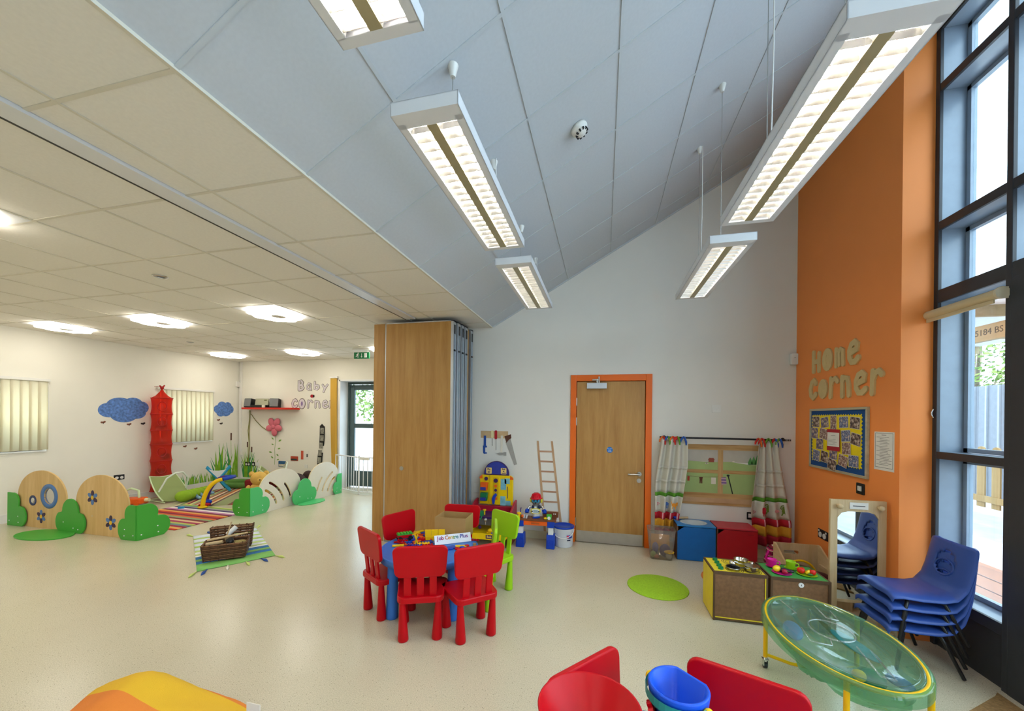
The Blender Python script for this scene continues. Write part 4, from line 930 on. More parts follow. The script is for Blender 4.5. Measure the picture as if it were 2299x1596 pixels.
def curtain(label, xl, xr, ln, ph):
    t = thing('curtain', label, 'curtain', on_back(0,0,.105), 'play-house curtains')
    def pt(u, d, off=0):   # u 0..1 across, d metres down
        k = min(d/1.1, 1); a = xl(d); b_ = xr(d)
        return (a+(b_-a)*u, 1.335-d, .028*math.sin(u*2*PI*3.2+ph)*(1-.45*k*math.sin(u*9+1))+.012*math.sin(u*17+d*3)+off)
    for nm, m, d0, d1 in curt_bands:
        if d0 >= ln: continue
        d1 = min(d1, ln)
        MB().grid(lambda u, v: pt(u, d0+(d1-d0)*v), 48, max(2, int((d1-d0)*30))).build(nm, MATS[m], t, solid=.0015)
    for k, d in enumerate((.315,.475)):
        MB().grid(lambda u, v: pt(u, d+.03*v, .004+.004*v), 48, 1).build('tuck', MATS['curtain_cream'], t, solid=.0015)
    for u in (.30,.62,.92):
        MB().grid(lambda a, v: pt(u+.04*a, .862+.076*v, .003), 3, 4).build('pink_strip', MATS['strip_pink'], t, solid=.001)
    return t, pt
C1, P1 = curtain('cream play curtain with coloured hem left of the painted window', lambda d: .675-.07*min(1,d/.5)+.005*d, lambda d: .965-.10*max(0,(d-.3))/.7 - .03*max(0,d-.7), 1.16, .4)
C2, P2 = curtain('cream play curtain with coloured hem right of the painted window', lambda d: 1.70-.075*min(1,d/.75)+.09*max(0,d-.8), lambda d: 1.89+.14*min(1,d/.9), 1.16, 1.9)
def motif(t, pt, u, d, kind, m):
    x, y, z = pt(u, d, .006); mb = MB(); T = Matrix.Translation((x,y,z))
    if kind == 'long_neck':
        mb.prism(ell(.03,.022,16,0,0),0,.002,T).stroke([(-.012,.01),(-.02,.045),(-.012,.07)],.012,0,.002,T).prism(ell(.012,.008,10,-.018,.076),0,.002,T)
        for q in (-.02,-.006,.01,.024): mb.stroke([(q,-.012),(q-.004,-.05)],.007,0,.002,T)
    elif kind == 'monkey':
        mb.prism(ell(.022,.026,16,0,0),0,.002,T).prism(ell(.018,.016,14,0,.036),0,.002,T).stroke([(-.015,.012),(-.036,.03),(-.026,.058),(-.008,.062)],.009,0,.002,T).stroke([(.015,.012),(.036,.03),(.026,.058),(.008,.062)],.009,0,.002,T).stroke([(-.01,-.02),(-.022,-.045)],.012,0,.002,T).stroke([(.01,-.02),(.022,-.045)],.012,0,.002,T)
    elif kind == 'curl': mb.stroke([(.022*(1-k/14.)*math.cos(k*.75), .022*(1-k/14.)*math.sin(k*.75)) for k in range(12)],.007,0,.002,T)
    elif kind == 'lolly': mb.prism(rrect(.034,.075,.015,4),0,.002,T).stroke([(-.007,-.035),(-.007,-.058)],.007,0,.002,T).stroke([(.007,-.035),(.007,-.058)],.007,0,.002,T)
    else: mb.prism(ell(.024,.022,14),0,.002,T).stroke([(-.012,-.015),(-.018,-.045)],.008,0,.002,T).stroke([(.012,-.015),(.018,-.045)],.008,0,.002,T).stroke([(-.02,.01),(-.03,.04)],.007,0,.002,T)
    mb.build('animal_patch', MATS[m], t)
mat('patch_blue','3f5f9e',.8); mat('patch_orange','e8932a',.8); mat('patch_pink','d67f86',.8); mat('patch_green','6f8f2f',.8); mat('patch_red','b8182c',.8)
for a in ((C1,P1,.42,.755,'long_neck','patch_blue'),(C1,P1,.10,.765,'curl','patch_pink'),(C1,P1,.72,.765,'beast','patch_orange'),(C1,P1,.88,.765,'beast','patch_orange'),(C2,P2,.87,.765,'monkey','patch_green'),(C2,P2,.50,.765,'monkey','patch_green'),(C2,P2,.32,.765,'lolly','patch_red'),(C2,P2,.10,.80,'curl','patch_pink'),(C2,P2,.66,.77,'curl','patch_pink')): motif(*a)
def bow(t, x, cols_):
    for k, m in enumerate(cols_):
        a = (-1)**k*(.5+.25*k)
        MB().tube([(x,1.372,.10),(x+.02*math.sin(a),1.362,.122),(x+.05*math.sin(a),1.31+.02*k,.125),(x+.055*math.sin(a),1.275+.03*k,.122)],[.008,.011,.011,.008],6).build('ribbon_tie', MATS[m], t)
mat('rib_red','c62a22',.8); mat('rib_blue','2a56a8',.8); mat('rib_green','5f8f2a',.8); mat('rib_orange','e0702a',.8)
ti = lambda t: t
for x, c_ in ((.69,('rib_red','rib_orange')),(.745,('rib_green','rib_blue')),(.80,('rib_red','rib_orange','rib_red')),(.85,('rib_green','rib_red')),(.92,('rib_blue','rib_blue'))): 
    q = thing('ribbon_bow', 'coloured ribbon tie on the left curtain, %s' % {.69:'outermost by the door',.745:'green and blue one',.80:'red and orange one with three tails',.85:'green and red one',.92:'all blue one nearest the painting'}[x], 'ribbon', on_back(0,0), 'curtain ribbon ties'); bow(q, x, c_)
for x, c_ in ((1.70,('rib_orange','rib_red')),(1.735,('rib_red','rib_red')),(1.80,('rib_green','rib_green')),(1.86,('rib_blue','rib_red')),(1.905,('rib_blue','rib_green'))):
    q = thing('ribbon_bow', 'coloured ribbon tie on the right curtain, %s' % {1.70:'orange and red one at the painting side',1.735:'all red one with long tails',1.80:'all green one',1.86:'blue and red one',1.905:'blue and green one nearest the orange wall'}[x], 'ribbon', on_back(0,0), 'curtain ribbon ties'); bow(q, x, c_)
# ================================================================= home corner
# --- lettering on the orange wall (u runs towards the window, v up)
mat('letter_pale','d8bc84',.7,var=.05); mat('letter_mint','c3c08a',.7,var=.05)
LET = {
 'H': ([[(.1,0),(.1,1)],[(.9,.0),(.9,.88)],[(.1,.48),(.9,.48)]], .10),
 'o': ([[(.5+.36*math.cos(t), .5+.40*math.sin(t)) for t in [2*PI*k/20 for k in range(21)]]], .13),
 'm': ([[(.06,0),(.06,.95)],[(.06,.75),(.22,.93),(.42,.85),(.46,.05)],[(.46,.75),(.64,.93),(.86,.85),(.92,.02)]], .095),
 'e': ([[(.12,.48),(.80,.62),(.82,.82),(.6,.96),(.3,.88),(.1,.6),(.12,.28),(.32,.06),(.65,.05),(.92,.2)]], .115),
 'c': ([[(.85,.78),(.62,.94),(.32,.84),(.1,.5),(.2,.16),(.5,.03),(.88,.2)]], .115),
 'r': ([[(.16,0),(.22,.95)],[(.2,.6),(.4,.86),(.7,.94),(.92,.78)]], .11),
 'n': ([[(.12,0),(.12,.95)],[(.12,.7),(.35,.92),(.68,.88),(.82,.5),(.85,.02)]], .11),
 'B': ([[(.1,0),(.1,1),(.5,.97),(.75,.8),(.6,.55),(.15,.5)],[(.15,.5),(.7,.45),(.88,.22),(.6,.02),(.1,0)]], .11),
 'a': ([[(.8,.85),(.45,.95),(.12,.6),(.15,.2),(.45,.04),(.75,.25),(.8,.85),(.78,.3),(.95,.02)]], .11),
 'b': ([[(.12,1),(.12,.04),(.55,.02),(.88,.25),(.8,.5),(.5,.6),(.15,.45)]], .11),
 'y': ([[(.08,1),(.42,.55)],[(.92,1),(.5,.5),(.25,.02)]], .11)}
def letter(ch, label, M, w_, h, layers, grp):
    t = thing('wall_letter', label, 'letter', M, grp)
    st_, wd_ = LET[ch]
    for nm, m, k, z0, z1 in layers:
        mb = MB()
        for s_ in st_:
            b_ = wd_*h*k; pts = [(b_*0+x*w_, y*h) for x, y in s_]
            mb.stroke(pts, wd_*h*2*k, z0, z1)
        mb.build(nm, MATS[m], t)
    if ch == 'o': MB().prism(ell(w_*.30,h*.34,24,w_*.5,h*.5),layers[-1][3],layers[-1][4]-.0005).build('centre', MATS[layers[-1][1] if grp.startswith('home') else 'letter_lilac'], t)
hl = [('letter_body','letter_pale',1.25,.0,.014)]
mat('letter_lilac','8f7aa8',.7,var=.08); mat('letter_white','ddd3d8',.7,var=.08,scale=25); mat('letter_line','5e5348',.7)
pad = .02
for ch, lab, y0, y1, z0, z1 in (('H','first letter H of HOME',4.547,4.385,2.063,2.297),('o','letter O of HOME',4.36,4.178,2.052,2.288),('m','letter M of HOME',4.156,3.992,2.066,2.271),('e','letter E of HOME',3.966,3.783,2.061,2.291),
        ('c','first letter C of CORNER',4.603,4.432,1.786,2.022),('o','letter O of CORNER',4.427,4.255,1.785,1.997),('r','first letter R of CORNER',4.256,4.072,1.788,2.006),('n','letter N of CORNER',4.066,3.896,1.785,2.002),('e','letter E of CORNER',3.871,3.684,1.789,2.012),('r','last letter R of CORNER',3.679,3.50,1.785,2.008)):
    letter(ch, 'pale fat cut-out %s on the orange wall' % lab, on_orange(y0-pad, z0+pad), (y0-y1)-2*pad, (z1-z0)-2*pad, hl, 'home corner letters')
# --- notice board
nb = thing('notice_board', 'blue notice board of photographs with wavy yellow backing on the orange wall', 'board', on_orange(4.56, 1.105))
W, Hb = .885, .593
wood('nb_frame','a89a80','c2b698',0,1,.5)
for a in ((0,W,0,.022),(0,W,Hb-.022,Hb),(0,.022,.022,Hb-.022),(W-.022,W,.022,Hb-.022)): MB().b2(a[0],a[1],a[2],a[3],0,.022).build('frame_bar', MATS['nb_frame'], nb, bevel=.003)
MB().b2(.02,W-.02,.02,Hb-.02,0,.012).build('felt', mat('felt_blue','1d4a86',.95,var=.06,scale=60,bump=.2,bscale=600), nb)
x0,x1,y0,y1 = .045,.81,.075,.528; P = []
nx, ny = 22, 14
for k in range(nx*4): P.append((x0+(x1-x0)*k/(nx*4), y0-.008*math.sin(2*PI*k/4*1.0)))
for k in range(ny*4): P.append((x1+.008*math.sin(2*PI*k/4), y0+(y1-y0)*k/(ny*4)))
for k in range(nx*4): P.append((x1-(x1-x0)*k/(nx*4), y1+.008*math.sin(2*PI*k/4)))
for k in range(ny*4): P.append((x0-.008*math.sin(2*PI*k/4), y1-(y1-y0)*k/(ny*4)))
MB().prism(P,.012,.014).build('wavy_backing', mat('paper_yellow','f5d90a',.6), nb)
pc = [('photo_a','7a5a4a','2a2026'),('photo_b','8a6a5a','3a4a8a'),('photo_c','6a2a2a','c8b09a'),('photo_d','2a3a7a','a0a8b8')]
def photo_mat(n, a, b):
    m = mat(n, a, .4, var=.0)
    r = [q for q in m.node_tree.nodes if q.type == 'VALTORGB'][0]; r.color_ramp.elements[0].color = lin(b); r.color_ramp.elements[1].color = lin('d6c4b4')
    e = r.color_ramp.elements.new(.5); e.color = lin(a); r.color_ramp.elements[0].position = .38; r.color_ramp.elements[-1].position = .66
    q = [q for q in m.node_tree.nodes if q.type == 'TEX_NOISE'][0]; q.inputs['Scale'].default_value = 34; return m
for n_, a, b_ in pc: photo_mat(n_, a, b_)
mat('photo_edge','d9d2c4',.5)
PH = {'a':(4.444,1.567,0),'b':(4.293,1.562,.12),'c':(4.148,1.557,0),'d':(3.992,1.568,.05),'e':(3.836,1.563,-.08),'f':(4.463,1.452,.0),'g':(4.308,1.451,-.15),'h':(3.956,1.446,.08),'i':(3.821,1.423,-.16),'j':(4.369,1.349,.0),'k':(3.946,1.335,.06),'l':(4.426,1.232,-.1),'m':(4.284,1.231,-.12),'n':(4.138,1.273,0),'o':(3.99,1.221,-.2),'p':(3.842,1.234,.03),'q':(4.155,1.169,-.2)}
for i, (k, (y, z, a)) in enumerate(PH.items()):
    T = Matrix.Translation((4.56-y, z-1.105, .0145+.0004*i)) @ Matrix.Rotation(a,4,'Z'); wd_, hh = (.09,.135) if k == 'c' else (.125,.095)
    if k in 'lmjkfna': wd_, hh = .115,.10
    o = MB().b2(-wd_/2-.004,wd_/2+.004,-hh/2-.004,hh/2+.004,0,.0006).build('photo_border', MATS['photo_edge'], nb); o.matrix_local = T
    q = MB().b2(-wd_/2,wd_/2,-hh/2,hh/2,.0006,.0012).build('photo', MATS[pc[i%4][0]], o)
q = MB().b2(4.56-4.235,4.56-4.035,.195,.395,.022,.0228).build('red_card', MATS['paint_red'], nb)
q2 = MB().b2(4.56-4.228,4.56-4.042,.235,.365,.0228,.0234).build('notice_paper', mat('paper','ece6dc',.7), nb)
mb = MB(); mb.b2(.39,.46,.335,.338,.0234,.0238)
for k in range(5): mb.b2(.345,.345+R.uniform(.10,.16),.300-.012*k,.302-.012*k,.0234,.0238)
mb.build('print_lines', mat('ink','5a5550',.7), q2)
# --- poster
ps = thing('wall_notice', 'white printed notice with dark border on the orange wall by the window', 'notice', on_orange(3.618,1.20))
MB().b2(0,.212,0,.298,0,.002).build('sheet', MATS['paper'], ps)
mb = MB()
for a in ((.012,.2,.02,.0225),(.012,.2,.286,.2885),(.012,.0145,.02,.2885),(.1975,.2,.02,.2885)): mb.b2(*a,.002,.0024)
mb.build('border_line', MATS['black'], ps)
mb = MB(); mb.b2(.08,.13,.272,.276,.002,.0024)
z = .255
for k in range(19):
    x0_ = .06 if k % 3 else .025
    mb.b2(x0_, R.uniform(.14,.19), z, z+.0025, .002, .0024); z -= .0118
mb.build('print_lines', MATS['ink'], ps)
t = plate_on('light_switch', 'black-framed double light switch on the orange wall under the notice board', on_orange(3.775,1.012), .098, .092, 'black')
for x in (-.012,.012): MB().b2(x-.010,x+.010,-.018,.022,.009,.015).build('rocker', MATS['white_plastic'], t)
t = plate_on('wall_socket', 'black double socket on the orange wall left of the mirror', on_orange(4.32,.463), .165, .088, 'black')
for x in (-.035,.035): MB().cyl((x,-.008,.009),(x,-.008,.014),.026,n=20).build('child_cover', MATS['white_plastic'], t)
for x in (-.06,.06): MB().b2(x-.008,x+.008,.02,.036,.009,.014).build('rocker', MATS['white_plastic'], t)
# --- mirror on legs
mr = thing('standing_mirror', 'tall mirror in a pale wooden frame with peg knobs beside the orange wall', 'mirror', at(1.722,3.45,0))
W = .365; Zt = .972
for a in (0, W-.05): MB().b2(a,a+.05,-.012,.012,0,Zt).build('stile', MATS['pale_wood'], mr, bevel=.003)
hole = [(.045,.20),(W-.045,.20),(W-.045,.83),(W-.075,.872),(W-.12,.885),(.12,.885),(.075,.872),(.045,.83)]
MB().prism([(.045,.80),(.045,Zt),(W-.045,Zt),(W-.045,.80)]+[(W-.0455,.83),(W-.075,.872),(W-.12,.885),(.12,.885),(.075,.872),(.0455,.83)],-.012,.012,Fb(0)).build('head_board', MATS['pale_wood'], mr)
MB().prism(hole,-.004,.004,Fb(0)).build('mirror_glass', mat('mirror','e8ecec',.02,1.,var=0), mr)
MB().b2(.045,W-.045,-.008,.012,.185,.205).build('bottom_rail', MATS['pale_wood'], mr)
for x in (.05, W-.05): MB().cyl((x,-.012,.925),(x,-.03,.925),.012,n=12).sph((x,-.04,.925),(.02,.016,.02),14,9).build('peg', MATS['pale_wood'], mr)
q = MB().b2(.125,.245,-.016,-.0135,.905,.955).build('paper_label', MATS['paper'], mr)
MB().b2(.145,.225,-.0166,-.016,.926,.932).build('print_line', MATS['ink'], q)
MB().b2(.0,.05,-.10,.10,0,.02).b2(W-.05,W,-.10,.0,0,.02).build('foot_bar', MATS['pale_wood'], mr)
# --- cooker cube and green cube
mat('mdf','7d5a3c',.75,var=.14,scale=40); mat('cook_yellow','e9cf2e',.45); mat('cube_green','3f9a4a',.5); mat('mdf_d','5a4028',.7,var=.1)
def half_cube(name, label, x0, x1, y0, y1, top, side):
    t = thing(name, label, 'cabinet', at(x0,y0,0)); W, D_ = x1-x0, y1-y0
    MB().b2(.012,W-.012,.004,.014,.03,.365).build('back_panel', MATS['mdf'], t)
    MB().b2(0,.012,0,D_,0,.378).b2(W-.012,W,0,D_,0,.378).b2(.012,W-.012,0,D_,.365,.378).b2(.012,W-.012,0,D_,.01,.026).b2(0,W,-.0,.012,.378,.388).b2(0,W,D_-.012,D_,.378,.388).b2(0,.010,.012,D_-.012,.378,.388).b2(W-.010,W,.012,D_-.012,.378,.388).build('edge_frame', MATS['mdf_d'], t)
    MB().b2(.010,W-.010,.012,D_-.012,.378,.386).build('top_panel', MATS[top], t)
    MB().b2(-.003,0,.012,D_-.01,.008,.37).build('side_panel', MATS[side], t)
    MB().b2(.014,W-.014,-.002,.004,.026,.032).b2(W-.020,W-.014,-.002,.004,.032,.365).build('yellow_trim', MATS['cook_yellow'] if side == 'cook_yellow' else MATS['mdf_d'], t)
    return t
ck = half_cube('toy_cooker', 'yellow topped toy cooker cube with green knobs and hob rings', .859, 1.240, 3.275, 3.585, 'cook_yellow', 'cook_yellow')
for k, (x, y) in enumerate(((.935,3.53),(.932,3.463),(.93,3.398),(.927,3.335))):
    q = MB().cyl((x-.859,y-3.275,.386),(x-.859,y-3.275,.398),.019,n=18).build('hob_knob', MATS['dark_green'], ck); MB().box((x-.859,y-3.275,.402),(.034,.007,.010)).build('knob_grip', MATS['dark_green'], q)
for x, y in ((1.028,3.30),(1.155,3.303),(1.162,3.461),(1.046,3.473)):
    for r in (.062,.050,.034): MB().lathe([(r-.002,.3862),(r,.3868),(r+.002,.3862)],36,Matrix.Translation((x-.859,y-3.275+.045,0))).build('hob_ring', MATS['black'], ck)
gq_ = half_cube('green_cube_unit', 'green topped brown play cube beside the toy cooker', 1.256, 1.650, 3.268, 3.575, 'cube_green', 'mdf_d')
q = MB().cyl((.20,.004,.345),(.20,-.002,.345),.018,n=20).build('round_sticker', MATS['white_pl'], gq_); MB().box((.20,-.0026,.345),(.004,.001,.012)).build('sticker_mark', MATS['ink'], q)
TH_ = .3875
def pot(name, label, x, y, r, h, lid):
    t = thing(name, label, 'pot', at(x,y,TH_,.6)); 
    MB().lathe([(0,.003),(r-.004,.003),(r-.002,.006),(r-.002,h),(r+.004,h+.002),(r,h-.002),(r,.003),(r-.003,0),(0,0)],32).build('body', mat('pot_steel','b8b2a4',.18,1.,var=.03), t)
    for s_ in (-1,1): MB().tube([(s_*r,-.014,h-.01),(s_*(r+.018),-.012,h-.008),(s_*(r+.018),.012,h-.008),(s_*r,.014,h-.01)],.003,6).build('handle', MATS['pot_steel'], t)
    if lid: MB().lathe([(r+.002,h+.001),(r*.7,h+.010),(r*.2,h+.014),(.008,h+.016),(.011,h+.026),(0,h+.028)],28).build('lid', MATS['pot_steel'], t)
    return t
pot('toy_pot','shiny steel toy pot with lid at the front of the toy hob',1.150,3.345,.052,.045,True)
pot('toy_pot','open shiny steel toy pot at the back of the toy hob',1.115,3.475,.050,.045,False)
t = thing('toy_pan','small dark frying pan on the toy hob','pan', at(1.022,3.355,TH_,-.2))
MB().lathe([(0,.004),(.044,.004),(.052,.02),(.054,.019),(.046,0),(0,0)],28).build('body', MATS['pot_steel'], t); MB().lathe([(0,.0045),(.043,.0045),(.049,.016)],24).build('coating', MATS['black'], t); MB().tube([(.05,0,.018),(.08,0,.024),(.115,.01,.026)],.005,8).build('handle', MATS['black'], t)
t = thing('toy_ladle','steel toy ladle lying across the frying pan','ladle', at(1.01,3.375,TH_+.022,.5))
MB().lathe([(0,0),(.014,.003),(.024,.015),(.027,.03),(.025,.03),(.012,.006),(0,.003)],20,Matrix.Rotation(.9,4,'Y')).build('bowl', MATS['chrome'], t); MB().tube([(.03,0,.03),(.07,-.02,.012),(.125,-.04,.006)],.003,6).build('handle', MATS['chrome'], t)
def cup(label, m, x, y):
    t = thing('toy_cup', label, 'cup', at(x,y,TH_,-.4), 'toy cups on saucers')
    MB().lathe([(0,.004),(.03,.004),(.042,.010),(.043,.012),(.03,.002),(0,0)],24).build('saucer', m, t)
    MB().lathe([(0,.008),(.026,.008),(.029,.012),(.033,.062),(.034,.066),(.031,.064),(.025,.014),(0,.014)],24).build('mug', m, t)
    MB().tube([(.030,0,.055),(.05,0,.052),(.053,0,.036),(.044,0,.024),(.028,0,.022)],.005,8).build('handle', m, t)
cup('magenta toy cup on a saucer on the green cube', MATS['pink_pl'], 1.345,3.487); cup('lime green toy cup on a saucer on the green cube', MATS['lime_pl'], 1.472,3.475)
def dish(label, m, x, y, a):
    t = thing('toy_plate', label, 'plate', at(x,y,TH_,a), 'toy plates on the green cube'); MB().lathe([(0,.003),(.04,.003),(.056,.010),(.058,.009),(.042,0),(0,0)],32,Matrix.Scale(1.15,4,(1,0,0))).build('dish', m, t)
dish('magenta toy plate of fruit on the green cube', MATS['pink_pl'], 1.365,3.362,-.3); dish('lime toy plate of tomatoes on the green cube', MATS['lime_pl'], 1.54,3.375,-.4)
GF = 'toy fruit and vegetables on plates'
mat('lemon','f0cf20',.4,bump=.2,bscale=60); mat('berry','a81838',.4); mat('aubergine','2a1630',.25); mat('tomato','dc1f14',.3); mat('leafgreen','3f6f2a',.6)
def food(name, label, mb, m, p, a=0, leaf=None):
    t = thing(name, label, 'fruit', at(*p,a), GF); mb.build('flesh', MATS[m], t)
    if leaf: 
        for k in range(5): MB().box((leaf[0]+.006*math.cos(k*1.257),leaf[1]+.006*math.sin(k*1.257),leaf[2]),(.014,.006,.003),Matrix.Identity(4)).build('leaf', MATS['leafgreen'], t)
    return t
PZ = TH_+.006
food('toy_lemon','yellow toy lemon leaning on the magenta plate',MB().sph((0,0,.024),(.034,.024,.024),16,10),'lemon',(1.335,3.375,PZ),.6,(.03,0,.03))
food('toy_strawberry','dark pink toy strawberry on the magenta plate',MB().lathe([(0,-.022),(.012,-.016),(.019,.002),(.017,.014),(.006,.018),(0,.018)],16,Matrix.Translation((0,0,.019)) @ Matrix.Rotation(1.4,4,'Y')),'berry',(1.375,3.335,PZ),2.6,(-.018,0,.028))
food('toy_aubergine','long dark purple toy aubergine on the magenta plate',MB().lathe([(0,-.05),(.015,-.042),(.019,-.02),(.013,.02),(.008,.045),(0,.048)],16,Matrix.Translation((0,0,.019)) @ Matrix.Rotation(1.5,4,'Y')),'aubergine',(1.395,3.358,PZ),-.4)
food('toy_pepper','red toy pepper at the left of the lime plate',MB().sph((-.010,0,.022),(.018,.022,.022),12,9).sph((.010,.005,.022),(.018,.022,.022),12,9).sph((0,-.010,.022),(.018,.02,.021),12,9),'tomato',(1.508,3.39,PZ))
food('toy_tomato','round red toy tomato at the right of the lime plate',MB().sph((0,0,.022),(.024,.024,.022),16,10),'tomato',(1.575,3.37,PZ),0,(0,0,.044))
food('toy_corn','yellow toy corn piece in the middle of the lime plate',MB().lathe([(0,-.02),(.012,-.016),(.014,.004),(.008,.018),(0,.02)],12,Matrix.Translation((0,0,.018)) @ Matrix.Rotation(.7,4,'Y')),'lemon',(1.545,3.372,PZ))
food('toy_leaf','dark green toy leaf piece under the corn on the lime plate',MB().sph((0,0,.010),(.018,.012,.009),12,8),'leafgreen',(1.55,3.345,PZ))
# --- wooden tote unit
tu = thing('wooden_toy_box','open wooden box with sloping sides and a handle slot in the corner','box', at(1.64,3.72,0))
W, D_, H_ = .385, .50, .385
MB().prism([(0,0),(W,0),(W,H_),(0,H_)],-.007,.007,Fb(D_),rrect(.13,.036,.016,4,.15,.30)).build('back_panel', MATS['pale_wood'], tu)
wood('pale_wood_y','c6a778','dcc096',1,1.,.5)
side = [(.007,0),(D_-.007,0),(D_-.007,H_),(D_-.03,H_),(.007,.13)]
for x in (.007, W-.007): MB().prism(side,-.007,.007,frame((0,1,0),(0,0,1),(1,0,0),(x,0,0))).build('side_panel', MATS['pale_wood_y'], tu)
MB().b2(0,W,-.007,.007,0,.13).build('front_panel', MATS['pale_wood'], tu); MB().b2(.014,W-.014,.007,D_-.007,.02,.032).build('floor_panel', MATS['pale_wood'], tu)
MB().b2(W-.03,W-.014,.06,D_-.06,.20,.225).build('rail', MATS['pale_wood'], tu)
GB = 'toys in the wooden box'
loose('toy_dome','black half dome with yellow rim in the wooden box',MB().lathe([(0,.10),(.06,.085),(.10,.04),(.115,0),(0,0)],28), 'black', Matrix.Translation((1.80,4.0,.15)) @ Matrix.Rotation(.3,4,'Y'), GB, bevel=0)
loose('toy_ring','yellow curved rim behind the black dome in the wooden box',MB().tube([(.125*math.cos(t),0,.125*math.sin(t)) for t in [PI*k/16 for k in range(17)]],.010,8), 'yellow_pl', Matrix.Translation((1.80,4.06,.15)), GB, bevel=0)
loose('toy_hat','maroon cap shape in the wooden box',MB().sph((0,0,.0),(.10,.10,.07),18,10), 'maroon' if mat('maroon','3a0f1c',.5) else '', at(1.89,3.92,.16), GB, bevel=0)
loose('toy_bundle','pale blue soft toy in the front of the wooden box',MB().sph((0,0,0),(.08,.07,.06),16,10), 'pale_blue' if mat('pale_blue','8aa6c8',.9) else '', at(1.93,3.80,.15), GB, bevel=0)
loose('toy_cushion','dark green soft toy at the bottom of the wooden box',MB().sph((0,0,0),(.09,.08,.05),16,10), 'dark_green', at(1.75,3.86,.09), GB, bevel=0)
# --- pink bag
pb = thing('pink_bag','magenta patterned bag slumped behind the wooden box','bag', at(1.76,4.50,0,.5))
def blob(rx,ry,rz,seed,amp=.12,n=18,M=None):
    q = random.Random(seed); ks = [(q.uniform(2,5),q.uniform(0,6),q.uniform(2,5),q.uniform(0,6)) for _ in range(4)]
    def f(u,v):
        a=2*PI*u; t=PI*v-PI/2; d=1+amp*sum(math.sin(k[0]*a+k[1])*math.cos(k[2]*t+k[3]) for k in ks)/2*math.cos(t)
        return (rx*d*math.cos(t)*math.cos(a), ry*d*math.cos(t)*math.sin(a), rz*(1+math.sin(t)*d))
    for k in ks: k
    ks[:] = [(round(k[0]),k[1],k[2],k[3]) for k in ks]
    return MB().grid(f,n,n//2,M)
blob(.10,.08,.14,3,.15,28).build('sack', ramp_mat('bag_pattern',[(0,'8a1030'),(.4,'e8c9b0'),(.55,'c81f6a'),(.8,'4a1024')],axis=2,scale=.05,rough=.8), pb)
MB().tube([(-.09,-.03,.20),(-.14,-.05,.24),(-.17,-.05,.18),(-.12,-.04,.06),(-.08,-.04,.04)],.012,8).tube([(-.05,-.06,.22),(-.08,-.1,.25),(-.12,-.09,.2)],.010,8).build('strap', MATS['pink_pl'], pb)
# --- round mats
def round_mat(label, m, x, y, r):
    o = MB().lathe([(0,.008),(r-.006,.008),(r-.001,.005),(r,0),(0,0)],48).build('round_mat', m); o.matrix_world = at(x,y,.0005); tag(o,label,'mat','round floor mats')
round_mat('lime green round mat on the floor in front of the red cube', mat('mat_lime','9fc92a',.95,var=.1,scale=80,bump=.4,bscale=500), .513, 3.785, .272)
round_mat('orange round mat showing behind the toy cooker', mat('mat_orange','d8803a',.95,var=.1,scale=80,bump=.4,bscale=500), 1.245, 4.13, .27)
# --- coir mat
def coir():
    m = mat('coir','8f6e42',.95,var=.25,scale=60,bump=1.,bscale=150); return m
o = MB().prism([(1.62,2.35),(2.20,2.76),(2.24,2.80),(2.25,1.2),(1.62,1.2)],.0005,.016).build('door_mat', coir()); tag(o,'brown coir mat on the floor by the glazed door','mat')
# --- stack of blue chairs
def shell_pt(u, v):
    """u -1..1 across, v 0..1 from seat front lip up to back top; local x = towards front is -x"""
    w_ = .178
    prof = [(-.205,-.030),(-.20,-.006),(-.15,.0),(-.05,-.008),(.06,-.006),(.125,.012),(.158,.055),(.178,.12),(.196,.20),(.208,.27),(.214,.305),(.228,.312)]
    k = v*(len(prof)-1); i = min(int(k), len(prof)-2); f = k-i
    x = prof[i][0]*(1-f)+prof[i+1][0]*f; z = prof[i][1]*(1-f)+prof[i+1][1]*f
    ww = w_*(1-.06*max(0,(.12-v))/.12 - .10*max(0,(v-.55)/.45)**2)
    lip = abs(u)**6
    if v < .5: z -= .034*lip; x += 0
    else: x += .018*lip; 
    z += .012*(u*u) * (1 if v < .5 else 0)
    if v > .88: ww *= 1-.22*((v-.88)/.12)**2
    return (x, u*ww, z)
mat('chair_blue','2f4f9c',.42,var=.03,scale=8,bump=.06,bscale=300)
